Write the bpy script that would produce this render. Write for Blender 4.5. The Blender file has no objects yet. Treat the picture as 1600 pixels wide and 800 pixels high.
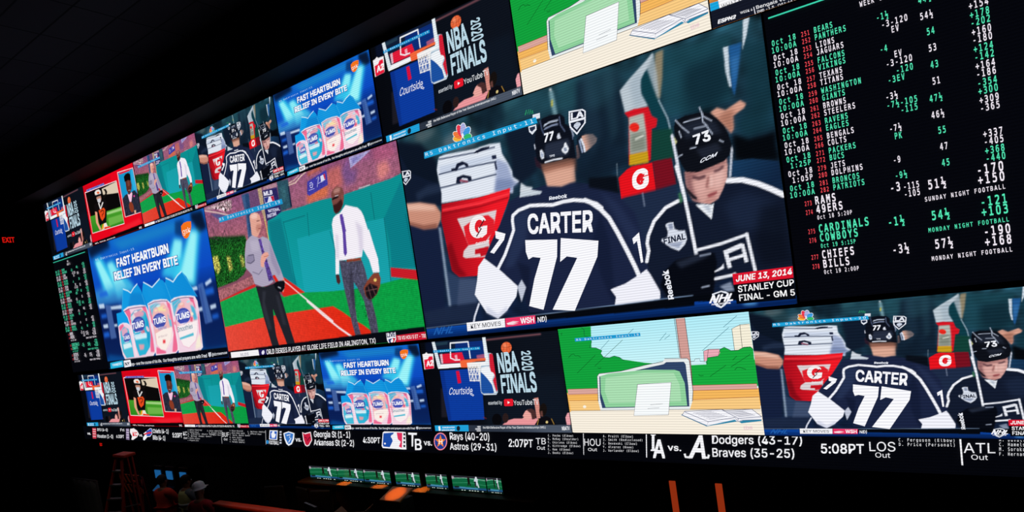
import bpy, bmesh, math, random
import numpy as np
from mathutils import Vector, Matrix
from mathutils.geometry import tessellate_polygon

C = bpy.context.scene.collection
SC = bpy.context.scene
R = math.radians

# ------------------------------------------------------------------ camera, world, lights, exposure
S, Z0 = 2.4, 2.6           # metres per small-screen width; height of the lowest screen row
cam_d = bpy.data.cameras.new('camera'); cam = bpy.data.objects.new('camera', cam_d); C.objects.link(cam)
cam_d.lens = 20.936; cam_d.sensor_width = 36; cam_d.shift_y = 82.789 / 1600
cam_d.clip_start = 0.05; cam_d.clip_end = 200
rx = (0.8339108494466978, -0.14674225415181266, -0.5320332752953818)
ry = (0.10001025505644152, 0.9882237072174181, -0.11580955650121463)
rz = (0.5427620510487374, 0.04336606207516814, 0.838766201394322)
ax = [Vector((r[0], -r[2], r[1])) for r in (rx, ry, rz)]
cam.matrix_world = Matrix(((ax[0].x, ax[1].x, ax[2].x, 7.5782554932623105 * S),
                           (ax[0].y, ax[1].y, ax[2].y, -2.861567537492624 * S),
                           (ax[0].z, ax[1].z, ax[2].z, Z0 + 0.8662031939822088 * S), (0, 0, 0, 1)))
SC.camera = cam
w = bpy.data.worlds.new('room_dark'); SC.world = w; w.use_nodes = True
w.node_tree.nodes['Background'].inputs[0].default_value = (.01, .012, .02, 1)
w.node_tree.nodes['Background'].inputs[1].default_value = .0
vs = SC.view_settings
vs.view_transform = 'Standard'; vs.look = 'None'; vs.exposure = 0; vs.gamma = 1; vs.use_curve_mapping = False

def spot(name, loc, to, power, col, size, blend=.6, rad=.03):
    d = bpy.data.lights.new(name, 'SPOT'); d.energy = power; d.color = col; d.spot_size = R(size); d.spot_blend = blend; d.shadow_soft_size = rad
    o = bpy.data.objects.new(name, d); C.objects.link(o); o.location = loc
    o.rotation_euler = (Vector(to) - Vector(loc)).to_track_quat('-Z', 'Y').to_euler(); return o

# ------------------------------------------------------------------ materials
def lin(c):
    if isinstance(c, str):
        c = c.lstrip('#')
        if len(c) == 3: c = ''.join(x * 2 for x in c)
        c = [int(c[i:i + 2], 16) / 255 for i in (0, 2, 4)]
    return tuple(x / 12.92 if x <= .04045 else ((x + .055) / 1.055) ** 2.4 for x in c)
def srgb(c):
    c = c.lstrip('#')
    if len(c) == 3: c = ''.join(x * 2 for x in c)
    return np.array([int(c[i:i + 2], 16) / 255 for i in (0, 2, 4)], dtype=np.float32)
MATS = {}
def mat(name, col, rough=.6, metal=0, emit=None, es=1, noise=0, scale=20, bump=0):
    if name in MATS: return MATS[name]
    m = bpy.data.materials.new(name); m.use_nodes = True; nt = m.node_tree; b = nt.nodes['Principled BSDF']
    b.inputs['Base Color'].default_value = (*lin(col), 1); b.inputs['Roughness'].default_value = rough; b.inputs['Metallic'].default_value = metal
    b.inputs['Specular IOR Level'].default_value = .3
    if emit: b.inputs['Emission Color'].default_value = (*lin(emit), 1); b.inputs['Emission Strength'].default_value = es
    if noise or bump:
        tc = nt.nodes.new('ShaderNodeTexCoord'); nz = nt.nodes.new('ShaderNodeTexNoise'); nz.inputs['Scale'].default_value = scale; nz.inputs['Detail'].default_value = 4
        nt.links.new(tc.outputs['Object'], nz.inputs['Vector'])
        if noise:
            rp = nt.nodes.new('ShaderNodeValToRGB'); a = np.array(lin(col))
            rp.color_ramp.elements[0].position = .3; rp.color_ramp.elements[1].position = .7
            rp.color_ramp.elements[0].color = (*(a * (1 - noise)), 1); rp.color_ramp.elements[1].color = (*np.minimum(a * (1 + noise), 1), 1)
            nt.links.new(nz.outputs['Fac'], rp.inputs['Fac']); nt.links.new(rp.outputs['Color'], b.inputs['Base Color'])
        if bump:
            bp = nt.nodes.new('ShaderNodeBump'); bp.inputs['Strength'].default_value = bump; bp.inputs['Distance'].default_value = .02
            nt.links.new(nz.outputs['Fac'], bp.inputs['Height']); nt.links.new(bp.outputs['Normal'], b.inputs['Normal'])
    MATS[name] = m; return m

def led_material():
    """A lit picture wall: the colour of each diode emits, in rows of lamps with a dark line between rows."""
    m = bpy.data.materials.new('led_face'); m.use_nodes = True; nt = m.node_tree; b = nt.nodes['Principled BSDF']
    b.inputs['Base Color'].default_value = (.004, .004, .005, 1); b.inputs['Roughness'].default_value = .55; b.inputs['Specular IOR Level'].default_value = .15
    at = nt.nodes.new('ShaderNodeAttribute'); at.attribute_name = 'Col'
    ge = nt.nodes.new('ShaderNodeNewGeometry'); sx = nt.nodes.new('ShaderNodeSeparateXYZ'); nt.links.new(ge.outputs['Position'], sx.inputs[0])
    mu = nt.nodes.new('ShaderNodeMath'); mu.operation = 'MULTIPLY'; mu.inputs[1].default_value = 2 * math.pi / .031; nt.links.new(sx.outputs['Z'], mu.inputs[0])
    sn = nt.nodes.new('ShaderNodeMath'); sn.operation = 'SINE'; nt.links.new(mu.outputs[0], sn.inputs[0])
    ma = nt.nodes.new('ShaderNodeMath'); ma.operation = 'MULTIPLY_ADD'; ma.inputs[1].default_value = .13; ma.inputs[2].default_value = .99; nt.links.new(sn.outputs[0], ma.inputs[0])
    nt.links.new(at.outputs['Color'], b.inputs['Emission Color']); nt.links.new(ma.outputs[0], b.inputs['Emission Strength'])
    return m
LED = led_material()
BLACK = mat('black_cabinet_metal', '#0a0a0c', .6)

# ------------------------------------------------------------------ helpers: objects
def tag(o, label=None, cat=None, group=None, kind=None):
    if label: o['label'] = label
    if cat: o['category'] = cat
    if group: o['group'] = group
    if kind: o['kind'] = kind
    return o
def empty(name, loc=(0, 0, 0), rz_=0, **k):
    o = bpy.data.objects.new(name, None); C.objects.link(o); o.location = loc; o.rotation_euler = (0, 0, rz_); o.empty_display_size = .2
    return tag(o, **k)
def obj(name, bm, m, parent=None, smooth=False, loc=None, rot=None):
    me = bpy.data.meshes.new(name)
    bm.normal_update(); bm.to_mesh(me); bm.free()
    for mm in (m if isinstance(m, (list, tuple)) else [m]): me.materials.append(mm)
    if smooth:
        for p_ in me.polygons: p_.use_smooth = True
    o = bpy.data.objects.new(name, me); C.objects.link(o)
    if parent: o.parent = parent
    if loc: o.location = loc
    if rot: o.rotation_euler = rot
    return o
def box(bm, a, b, bev=0, M=None):
    r = bmesh.ops.create_cube(bm, size=1)
    vs_ = r['verts']; sz = [b[i] - a[i] for i in range(3)]; ce = [(a[i] + b[i]) / 2 for i in range(3)]
    bmesh.ops.scale(bm, vec=sz, verts=vs_); bmesh.ops.translate(bm, vec=ce, verts=vs_)
    if bev:
        ed = list({e for v in vs_ for e in v.link_edges})
        q = bmesh.ops.bevel(bm, geom=ed, offset=bev, segments=2, affect='EDGES', profile=.5)
        vs_ = list({v for f in q['faces'] for v in f.verts} | {v for v in vs_ if v.is_valid})
    if M: bmesh.ops.transform(bm, matrix=M, verts=vs_)
    return bm
def bar(bm, p0, p1, w_, d_, up=(0, 0, 1), bev=0):
    p0, p1 = Vector(p0), Vector(p1); z = (p1 - p0); L = z.length; z.normalize()
    x = z.cross(Vector(up)); x = x.normalized() if x.length > 1e-4 else Vector((1, 0, 0)); y = z.cross(x)
    M = Matrix(((x.x, y.x, z.x, p0.x), (x.y, y.y, z.y, p0.y), (x.z, y.z, z.z, p0.z), (0, 0, 0, 1)))
    return box(bm, (-w_ / 2, -d_ / 2, 0), (w_ / 2, d_ / 2, L), bev, M)
def tube(bm, p0, p1, r0, r1=None, n=12):
    p0, p1 = Vector(p0), Vector(p1); d = p1 - p0; r1 = r0 if r1 is None else r1
    q = bmesh.ops.create_cone(bm, cap_ends=True, segments=n, radius1=r0, radius2=r1, depth=d.length)
    M = Matrix.Translation((p0 + p1) / 2) @ d.to_track_quat('Z', 'Y').to_matrix().to_4x4()
    bmesh.ops.transform(bm, matrix=M, verts=q['verts']); return bm
def lathe(bm, prof, n=20, M=None):
    rings = []
    for r_, z_ in prof:
        rings.append([bm.verts.new((r_ * math.cos(2 * math.pi * i / n), r_ * math.sin(2 * math.pi * i / n), z_)) for i in range(n)])
    for a, b in zip(rings, rings[1:]):
        for i in range(n): bm.faces.new((a[i], a[(i + 1) % n], b[(i + 1) % n], b[i]))
    bm.faces.new(list(reversed(rings[0]))); bm.faces.new(rings[-1])
    if M: bmesh.ops.transform(bm, matrix=M, verts=[v for q in rings for v in q])
    return bm
def B(): return bmesh.new()
def copy_tree(o, parent=None):
    c = o.copy(); C.objects.link(c)
    if parent: c.parent = parent
    for ch in list(o.children): copy_tree(ch, c)
    return c

# ------------------------------------------------------------------ helpers: the pictures the screens show
FD = {}
cur = None
def FEED(name, asp, nx, ny, fill):
    global cur
    yy, xx = np.meshgrid(np.arange(ny + 1), np.arange(nx + 1), indexing='ij')
    cur = dict(name=name, asp=asp, nx=nx, ny=ny, X=xx.astype(np.float32), Y=yy.astype(np.float32),
               img=np.ones((ny + 1, nx + 1, 3), np.float32) * srgb(fill), part=np.zeros((ny + 1, nx + 1), np.int16), names=[''], vec=[], labels=[])
    FD[name] = cur
def cells(a): return [(a[i] * cur['nx'] / 1000, a[i + 1] * cur['ny'] / 1000) for i in range(0, len(a), 2)]
def gauss(m, r):
    if r < .35: return m
    k = int(math.ceil(r * 2.5)); t = np.arange(-k, k + 1); g_ = np.exp(-t * t / (2 * r * r)); g_ /= g_.sum()
    m = np.apply_along_axis(lambda v: np.convolve(np.pad(v, k, mode='edge'), g_, mode='valid'), 0, m)
    return np.apply_along_axis(lambda v: np.convolve(np.pad(v, k, mode='edge'), g_, mode='valid'), 1, m).astype(np.float32)
def inside(pts, X, Y):
    c = np.zeros(X.shape, bool); n_ = len(pts)
    for i in range(n_):
        (x0, y0), (x1, y1) = pts[i], pts[(i + 1) % n_]
        if y0 == y1: continue
        t = ((y0 > Y) != (y1 > Y)) & (X < (x1 - x0) * (Y - y0) / (y1 - y0) + x0); c ^= t
    return c
def pmask(pts):
    m = np.zeros(cur['X'].shape, np.float32)
    x0 = max(0, int(min(q[0] for q in pts)) - 1); x1 = min(cur['nx'] + 1, int(max(q[0] for q in pts)) + 3)
    y0 = max(0, int(min(q[1] for q in pts)) - 1); y1 = min(cur['ny'] + 1, int(max(q[1] for q in pts)) + 3)
    if x1 <= x0 or y1 <= y0: return m
    X, Y = cur['X'][y0:y1, x0:x1], cur['Y'][y0:y1, x0:x1]; s_ = np.zeros(X.shape, np.float32)
    for ox in (-.33, 0, .33):
        for oy in (-.33, 0, .33): s_ += inside(pts, X + ox + 1e-3, Y + oy + 1e-3)
    m[y0:y1, x0:x1] = s_ / 9; return m
def smask(pts, w_):
    X, Y = cur['X'], cur['Y']; d = np.full(X.shape, 1e9, np.float32)
    for (ax_, ay), (bx, by) in zip(pts, pts[1:]):
        dx, dy = bx - ax_, by - ay; L = dx * dx + dy * dy + 1e-9
        t = np.clip(((X - ax_) * dx + (Y - ay) * dy) / L, 0, 1)
        d = np.minimum(d, np.hypot(X - ax_ - t * dx, Y - ay - t * dy))
    return np.clip(w_ / 2 - d + .5, 0, 1)
def lay(m, col, alpha, part):
    m = m * alpha
    cur['img'] = cur['img'] * (1 - m[..., None]) + (col if col.ndim == 3 else col[None, None]) * m[..., None]
    if part:
        if part not in cur['names']: cur['names'].append(part)
        cur['part'][m > .5] = cur['names'].index(part)
    elif alpha > .94: cur['part'][m > .5] = 0
def p(col, a, blur, alpha, part): lay(gauss(pmask(cells(a)), blur * cur['nx'] / 2000), srgb(col), alpha, part)
def s(col, w_, a, blur, alpha, part): lay(gauss(smask(cells(a), max(w_ * cur['nx'] / 1000, .9)), blur * cur['nx'] / 2000), srgb(col), alpha, part)
def g(c0, c1, a, ends, part):
    (x0, y0), (x1, y1) = cells(ends); dx, dy = x1 - x0, y1 - y0
    t = np.clip(((cur['X'] - x0) * dx + (cur['Y'] - y0) * dy) / (dx * dx + dy * dy), 0, 1)[..., None]
    lay(pmask(cells(a)), srgb(c0) * (1 - t) + srgb(c1) * t, 1, part)
def n(a, amp, scale, seed):
    rg = np.random.default_rng(seed); sh = cur['X'].shape; k = max(1, scale / 2)
    f = gauss(rg.standard_normal(sh).astype(np.float32), k / 2.5); f /= (f.std() + 1e-6)
    cur['img'] = np.clip(cur['img'] * (1 + amp * f * gauss(pmask(cells(a)), .8))[..., None], 0, 1)
def P(part, col, a): cur['vec'].append(('P', part, col, a))
def S_(part, col, w_, a): cur['vec'].append(('S', part, col, w_, a))
def T(part, col, txt, q, font, bold, slant): cur['vec'].append(('T', part, col, txt, q, font, bold, slant))
def LAB(bc, bq, tc, tq): cur['labels'].append((bc, bq, tc, tq))

_fc = bpy.data.curves.new('type', 'FONT'); _fo = bpy.data.objects.new('type', _fc); _fc.resolution_u = 3
TXT = {}
def glyphs(txt, bold, slant, font):
    k = (txt, bold, slant, font)
    if k not in TXT:
        _fc.font = FONTS[font]; _fc.body = txt; _fc.shear = slant
        me = _fo.to_mesh(); me.calc_loop_triangles()
        v = np.array([q.co[:2] for q in me.vertices], np.float32).reshape(-1, 2); t = [tuple(q.vertices) for q in me.loop_triangles]
        _fo.to_mesh_clear()
        if bold > 0:                                  # heavier face: the strokes widened on every side
            b = bold * .62; m_ = len(v)
            sh = [(-b, -b), (b, -b), (-b, b), (b, b)]; t = [tuple(i + m_ * q for i in f) for q in range(4) for f in t]
            v = np.concatenate([v + np.array(o_, np.float32) for o_ in sh])
        TXT[k] = (v, t)
    return TXT[k]
def bundled_font(fn):
    # lettering faces that ship inside Blender itself; the built-in face stands in where one is missing
    try: return bpy.data.fonts.load(bpy.utils.system_resource('DATAFILES', path='fonts') + '/' + fn)
    except Exception: return _fc.font
FONTS = {'s': bundled_font('Inter.woff2'), 'm': bundled_font('DejaVuSansMono.woff2')}
CAPS = {}
def cap_height(font):
    if font not in CAPS: CAPS[font] = glyphs('H', 0, 0, font)[0][:, 1].max()
    return CAPS[font]
def text_shape(txt, q, font, bold, slant):
    """Lettering laid into the quadrilateral bottom-left, bottom-right, top-left, top-right."""
    V_, F_ = [], []
    if font == 'm':                                   # fixed pitch: every character in a cell of its own
        parts = []; cw = 1 / len(txt)
        for i, ch in enumerate(txt):
            if ch == ' ': continue
            v, t = glyphs('O' if ch == '0' else ch, bold, slant, font); v = v.copy()      # open zeros, as the board draws them
            a, b = v[:, 0].min(), v[:, 0].max()
            half = min(.47, .47 * (b - a) / .56) * cw
            v[:, 0] = (i + .5) * cw + ((v[:, 0] - a) / (b - a) * 2 - 1) * half if b > a else v[:, 0]
            parts.append((v, t))
    else:
        v, t = glyphs(txt, bold, slant, font); v = v.copy(); a, b = v[:, 0].min(), v[:, 0].max(); v[:, 0] = (v[:, 0] - a) / (b - a); parts = [(v, t)]
    bl, br, tl, tr = [np.array(q[i:i + 2], np.float32) for i in (0, 2, 4, 6)]
    for v, t in parts:
        x, y = v[:, :1], v[:, 1:2] / cap_height(font)
        w_ = (bl * (1 - x) + br * x) * (1 - y) + (tl * (1 - x) + tr * x) * y
        o = len(V_); V_ += [tuple(r_) for r_ in w_.tolist()]; F_ += [tuple(i + o for i in f) for f in t]
    return V_, F_
def poly_shape(a):
    pts = [(a[i], a[i + 1]) for i in range(0, len(a), 2)]
    return pts, [tuple(t) for t in tessellate_polygon([[Vector((x, y, 0)) for x, y in pts]])]
def stroke_shape(w_, a, asp):
    pts = [Vector((a[i], a[i + 1] * asp)) for i in range(0, len(a), 2)]; L_, R_ = [], []
    for i, q in enumerate(pts):
        d = (pts[min(i + 1, len(pts) - 1)] - pts[max(i - 1, 0)]); d = d.normalized() if d.length > 1e-6 else Vector((1, 0)); m_ = Vector((-d.y, d.x)) * w_ / 2
        L_.append(q + m_); R_.append(q - m_)
    k = len(pts); V_ = [(q.x, q.y / asp) for q in L_ + R_]
    return V_, [(i, i + 1, k + i + 1, k + i) for i in range(k - 1)]
def clip01(V_, F_):
    """Cut lettering off at the edge of its screen."""
    v = np.array(V_)
    if v.min() >= 0 and v.max() <= 1000: return V_, F_
    bm = bmesh.new(); vv = [bm.verts.new((x, y, 0)) for x, y in V_]
    for f in F_:
        try: bm.faces.new([vv[i] for i in f])
        except ValueError: pass
    for co, no in (((0, 0, 0), (-1, 0, 0)), ((1000, 0, 0), (1, 0, 0)), ((0, 0, 0), (0, -1, 0)), ((0, 1000, 0), (0, 1, 0))):
        bmesh.ops.bisect_plane(bm, geom=bm.verts[:] + bm.edges[:] + bm.faces[:], plane_co=co, plane_no=no, clear_outer=True)
    bm.verts.index_update(); r_ = [tuple(q.co[:2]) for q in bm.verts], [tuple(q.index for q in f.verts) for f in bm.faces]; bm.free(); return r_
def led_mesh(name, verts, faces, cols, depth):
    """verts in thousandths of the screen -> a flat patch of lit diodes on the screen's face."""
    me = bpy.data.meshes.new(name)
    co = [(x / 1000 - .5, -d, 1 - y / 1000) for (x, y), d in zip(verts, depth)]
    me.from_pydata(co, [], faces); me.materials.append(LED)
    at = me.color_attributes.new('Col', 'FLOAT_COLOR', 'POINT')
    at.data.foreach_set('color', np.concatenate([np.array(cols, np.float32).reshape(-1, 3), np.ones((len(verts), 1), np.float32)], 1).ravel())
    me.update(); me.validate(); return me
def grid_mesh(name, fd, k):
    nx, ny = fd['nx'], fd['ny']; pc = fd['part'][:-1, :-1]; sel = np.argwhere(pc == k)
    if not len(sel): return None
    j, i = sel[:, 0], sel[:, 1]; W_ = nx + 1
    q = np.stack([(j + 1) * W_ + i, (j + 1) * W_ + i + 1, j * W_ + i + 1, j * W_ + i], 1)
    used, inv = np.unique(q, return_inverse=True); inv = inv.reshape(-1, 4)
    X = used % W_; Y = used // W_; c = fd['img'].reshape(-1, 3)[used]
    c = np.where(c <= .04045, c / 12.92, ((np.maximum(c, 0) + .055) / 1.055) ** 2.4).astype(np.float32)
    me = bpy.data.meshes.new(name); nv, nf = len(used), len(q)
    me.vertices.add(nv); me.loops.add(nf * 4); me.polygons.add(nf)
    me.vertices.foreach_set('co', np.stack([X / nx - .5, np.zeros(nv), 1 - Y / ny], 1).astype(np.float32).ravel())
    me.loops.foreach_set('vertex_index', inv.astype(np.int32).ravel())
    me.polygons.foreach_set('loop_start', np.arange(0, nf * 4, 4, dtype=np.int32))
    me.materials.append(LED)
    at = me.color_attributes.new('Col', 'FLOAT_COLOR', 'POINT'); at.data.foreach_set('color', np.concatenate([c, np.ones((nv, 1), np.float32)], 1).ravel())
    me.update(); me.validate(); return me
PART_LABEL = {}
def vec_meshes(fd, items, base=1):
    """Group the crisp shapes by part; each later shape lies a hair in front of the earlier ones."""
    out = {}; last = None; run_ = 0
    for k, it in enumerate(items):
        if it[0] == 'P': V_, F_ = poly_shape(it[3])
        elif it[0] == 'S': V_, F_ = stroke_shape(it[3], it[4], fd['asp'])
        else: V_, F_ = text_shape(*it[3:])
        V_, F_ = clip01(V_, F_)
        if not F_: continue
        nm = it[1]; own = (it[0] == 'T' and any(q in nm for q in ('text', 'lettering', 'numbers', 'headline'))) or nm in ('caption_box', 'jersey_lettering')
        if nm != last or own: run_ += 1
        last = nm + ('*' if own else '')
        o = out.setdefault((nm.split('#')[0], run_), ([], [], [], [])); b = len(o[0]); c = lin(it[2])
        o[0].extend(V_); o[1].extend(tuple(i + b for i in f) for f in F_); o[2].extend([c] * len(V_)); o[3].extend([.002 + .00012 * (k + base)] * len(V_))
    return [(q[0], led_mesh(q[0], *v)) for q, v in out.items()]
def build_feed(name):
    """The screen once, with its parts: cabinet > nothing, picture > figures and lettering."""
    fd = FD[name]; root = empty('video_screen')
    bm = B(); box(bm, (-.5, .004, 0), (.5, .16, 1)); obj('cabinet', bm, BLACK, root)
    pic = bpy.data.objects.new('picture', grid_mesh('picture', fd, 0)); C.objects.link(pic); pic.parent = root
    for k, nm in enumerate(fd['names']):
        nm = nm.split('#')[0]
        if k == 0: continue
        me = grid_mesh(nm, fd, k)
        if me: o = bpy.data.objects.new(nm, me); C.objects.link(o); o.parent = pic
    for nm, me in vec_meshes(fd, fd['vec']):
        o = bpy.data.objects.new(nm, me); C.objects.link(o); o.parent = pic
    return root
def input_label(fd, root, number):
    it = []
    for bc, bq, tc, tq in fd['labels']:
        if bc: it.append(('P', 'input_caption', bc, bq))
        it.append(('T', 'input_caption', tc, 'RS Daktronics Input-' + number, tq, 'm', .0, 0))
    for nm, me in vec_meshes(fd, it, 200):
        o = bpy.data.objects.new(nm, me); C.objects.link(o); o.parent = [c for c in root.children if c.name.startswith('picture')][0]

S = S_
FEED('hockey',0.5887,440,260,'#10202f')
g('#1b3c49','#101d36',[0, 0, 1000, 0, 1000, 1000, 0, 1000],[0, 0, 0, 900],'')
n([0, 0, 1000, 0, 1000, 1000, 0, 1000],0.16,22,3)
p('#27434c',[42.9, 2.2, 150.5, 7.6, 171.3, 77, 131.9, 166.7, 74, 252.8, 11.5, 103.2],14,0.7,'')
p('#56676c',[74.4, -3.4, 150.9, 4.1, 129.6, 36.2, 92.1, 50.7, 64.1, 30.9],14,0.7,'')
p('#0c1524',[-4.5, 1.4, 85.5, 55.5, 133.6, 152.1, 133.5, 228.4, 127.7, 302.9, -7.3, 255.3],12,1,'')
p('#101a2e',[-10.1, 30.8, 28.1, 173, 136.8, 275.5, 142.2, 369.1, 125.8, 369.8, -25.8, 300.4],4,1,'')
p('#2a3954',[38.1, 280, 88.5, 257.2, 134, 263.8, 133.2, 303.3, 75.2, 303.1, 41.7, 317.1],10,0.6,'')
p('#141f3c',[-27.6, 377.3, 116.1, 453.2, 72, 977.6, -10.1, 966.5],6,1,'')
p('#c98d78',[-5.4, 314.7, 48.6, 326.6, 104.1, 355.4, 119.8, 398.7, 116.2, 429.6, 99, 464.7, 48.8, 458, -1.8, 420.1],5,1,'bare_forearm')
p('#e6b9a6',[-1.3, 322.3, 47.9, 332.5, 99.5, 361.9, 104.7, 383.7, 44.1, 364.1, -1.4, 349.4],8,0.9,'bare_forearm')
p('#8c5648',[-1.8, 406.5, 50.9, 440.1, 101.3, 445.2, 96.3, 468, 48.5, 460, -0.4, 422.6],6,0.9,'bare_forearm')
p('#61727a',[165.8, 74.7, 197, 50.8, 272.6, 62.5, 282.5, 117.6, 263.4, 145.8, 164.7, 134.4],16,0.75,'')
p('#1f4552',[356.5, -40.4, 482.7, -44.6, 526.5, -28.3, 513.7, 104.3, 468.7, 96.5, 361.6, 102.5],16,0.8,'')
p('#0d1c29',[281.7, -20.1, 374.2, -17.6, 372.6, 93.4, 269.5, 90.2],20,0.7,'')
p('#2d5a66',[372.8, -4.4, 417.7, -10, 424.9, 14.2, 378.2, 40.1],12,0.6,'')
p('#101b2c',[361.6, 102.5, 468, 102.9, 446.5, 318.8, 388.8, 366.7, 369.2, 317.2, 374.3, 220.5],10,1,'')
p('#c9cfd2',[509.7, 5.9, 516.5, 6.1, 517.1, 22.9, 510.9, 16.5],3,1,'')
s('#7fa6b0',12,[514.6, 25, 517.4, 112.6],6,0.9,'')
s('#c8b840',5,[513.7, 57.7, 511.8, 76.8],3,0.9,'')
p('#23505c',[524.7, -9.5, 586, -10.1, 651.2, 5.6, 640.3, 126.2, 553.1, 109.8, 526.5, 110.3],14,0.6,'')
p('#2b3d5c',[104.4, 484.5, 100.6, 849.6, 208, 848.8, 210.1, 731, 149.6, 717.6, 108.9, 678.1],6,1,'')
p('#9fb0c4',[103, 463.9, 111.7, 468.5, 105.7, 852.5, 96.7, 850.9],5,0.8,'')
p('#41506e',[148.5, 727.3, 209.1, 740.6, 196.4, 856.6, 126.7, 854.2],6,0.8,'')
p('#1c2842',[100.4, 851.6, 207.8, 850.7, 177.1, 933, 8.8, 928.2, 0.3, 863.5],8,0.9,'')
p('#dde4ef',[138.1, 153.9, 143.7, 141, 164.2, 138.7, 262.5, 154.1, 315.4, 153.3, 347.8, 161.4, 349.3, 210.2, 362.9, 258.2, 371.5, 295.4, 370.7, 331.9, 364.7, 389.9, 132.9, 308.5, 129, 242, 128.5, 195.9],3,1,'towel_stack')
p('#dfe5f0',[139.8, 246.1, 126.9, 357, 260, 371.9, 358, 368.7, 389.1, 347.8, 372.4, 323.3],3,1,'towel_stack')
p('#8f9dc2',[328.5, 223.1, 360.5, 257.2, 370.7, 331.9, 364.7, 389.9, 307.8, 369.9, 320.5, 298.8],8,0.85,'towel_stack')
p('#7383ab',[320.9, 313.4, 362.2, 328.7, 388.2, 356.6, 354.6, 370.2, 308.3, 368.8],8,0.8,'towel_stack')
p('#bcc8de',[138.6, 184.6, 325.4, 204, 322.9, 228, 137.1, 222.2],6,0.7,'towel_stack')
s('#303c58',4,[142.3, 152.6, 260.7, 170.2, 328.7, 173.2],1,0.8,'towel_stack')
s('#303c58',4,[134.3, 221.1, 222, 224.6, 327.1, 236.9],1,0.9,'towel_stack')
s('#303c58',4,[129.9, 284.5, 225.8, 289.1, 321.2, 291.9],1,0.9,'towel_stack')
p('#161d33',[178.7, 211.5, 192.6, 213.2, 200.2, 195.3, 220, 192.7, 235.8, 209.3, 238.5, 223.7, 230.3, 224.2, 223.7, 209, 206.8, 211.3, 196.5, 228.2, 178.7, 221.3],1,1,'towel_stack')
p('#161d33',[187.5, 282.6, 193.3, 256.9, 216, 253.5, 241.5, 270.6, 241, 289.6, 231, 291.1, 227.4, 274.9, 211.7, 266.8, 202.6, 273.1, 203.5, 290.6],1,1,'towel_stack')
s('#8a3a50',6,[204, 275.9, 225.8, 289.1],2,0.9,'towel_stack')
p('#161d33',[260.3, 173.7, 269.4, 164.3, 288.6, 159.2, 314.3, 162.9, 310.8, 171.4, 292.4, 172.4, 273.4, 176.2],1,1,'towel_stack')
p('#1c2440',[316, 205.2, 331.1, 208.5, 329.4, 224.9, 316.2, 222.5],1,1,'towel_stack')
s('#1c2440',6,[323.9, 242.7, 324.8, 268.2],1,0.9,'towel_stack')
g('#a30d1c','#ee1a26',[127.2, 361, 259.9, 372.8, 358.3, 366, 351.3, 408, 314.2, 503.4, 277, 611.4, 232.1, 691.9, 210.7, 726.2, 149.6, 717.6, 127.4, 682.3, 122.1, 550, 116.8, 437.8],[111.9, 486.7, 295.1, 492.8],'drink_cooler')
p('#ff3a44',[127.7, 383.2, 257.7, 393.1, 355.2, 383.4, 351.8, 397, 256.3, 406, 124.4, 398.1],3,0.8,'drink_cooler')
p('#8d0c18',[124.2, 400.1, 255.9, 409.7, 350, 401.9, 348, 408.7, 254.8, 419, 121.4, 411.2],3,0.7,'drink_cooler')
p('#7c0a15',[121.3, 569.9, 131.1, 683.2, 150.1, 713.6, 178.8, 720.1, 155.1, 668.8, 140.8, 545.1],8,0.8,'drink_cooler')
p('#d9cfd2',[173, 445.3, 216.4, 447.1, 306.7, 447.3, 294.6, 497.4, 284.9, 537.2, 266.3, 570.2, 267.6, 608.9, 258, 646.9, 181, 635.3, 173.3, 625.4, 179.1, 600.2, 198.2, 578.6, 186.4, 508.5],2,1,'drink_cooler')
p('#e0202c',[191.6, 488.4, 243.6, 457.6, 278, 460.8, 294.3, 487.8, 290.2, 538.8, 267.3, 560.8, 258.5, 577.6, 198.2, 578.6, 191.7, 539.5],2,1,'drink_cooler')
p('#c31422',[217.7, 603.4, 264.4, 600.4, 259, 637.5, 233.5, 640.7, 232.2, 626.7, 215.2, 626.3],1,1,'drink_cooler')
p('#1a2340',[462.4, 390.9, 545.7, 409, 598.7, 437.8, 654.9, 495.5, 714.6, 601.7, 737.6, 709.9, 736.9, 807.1, 706.1, 882.1, 673.5, 908.8, 670.7, 941.8, 362.6, 924, 354.6, 875.6, 352.2, 771.8, 336.2, 801.3, 291.3, 720.3, 243.1, 655.7, 275.3, 582.3, 317.9, 499.8, 352.4, 422.3, 403, 398.4],2,1,'player_with_back_turned')
p('#2b3a5c',[354.9, 492.6, 408.1, 472.9, 381.4, 611.6, 332.4, 710.9, 305.4, 714, 337.3, 599.4],10,0.55,'player_with_back_turned')
p('#10172e',[347, 695.6, 382.9, 722.9, 364.5, 905.5, 353.7, 884.8, 354.5, 781.7],8,0.7,'player_with_back_turned')
p('#101830',[598.6, 552.4, 612, 682, 606, 917.4, 596.2, 915.5, 576.2, 799.8, 569, 654.3],8,0.6,'player_with_back_turned')
p('#2a3759',[606.1, 468.8, 645.2, 528.8, 682.7, 647.9, 695.3, 720, 675.6, 730.1, 650.1, 638.3],10,0.5,'player_with_back_turned')
s('#f2f3fa',9,[284.5, 707.2, 311.7, 653.8, 330, 606.8, 350.1, 551.6, 350.5, 509.9, 354.1, 487.7, 373.3, 470.8, 409.2, 461.5, 445.4, 470.8, 474.7, 480.5, 504.7, 476.4, 533.4, 479.1, 563.3, 491.9, 591.7, 514.3, 603.5, 535.2],0.6,1,'player_with_back_turned')
s('#f2f3fa',10.5,[563.5, 489.5, 577.6, 504.5, 599.8, 538.6, 618.5, 580.6, 634.9, 645.5, 652.3, 724, 665.8, 789.2, 672.8, 829.3],0.6,1,'player_with_back_turned')
p('#f0f1fa',[243.6, 651, 291.3, 720.3, 337.5, 801.6, 328.2, 847.1, 292.2, 904.5, 259.6, 936, 224.8, 902.9, 194.1, 811.5, 208.7, 750.3, 220.2, 684.2],1,1,'player_with_back_turned')
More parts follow.
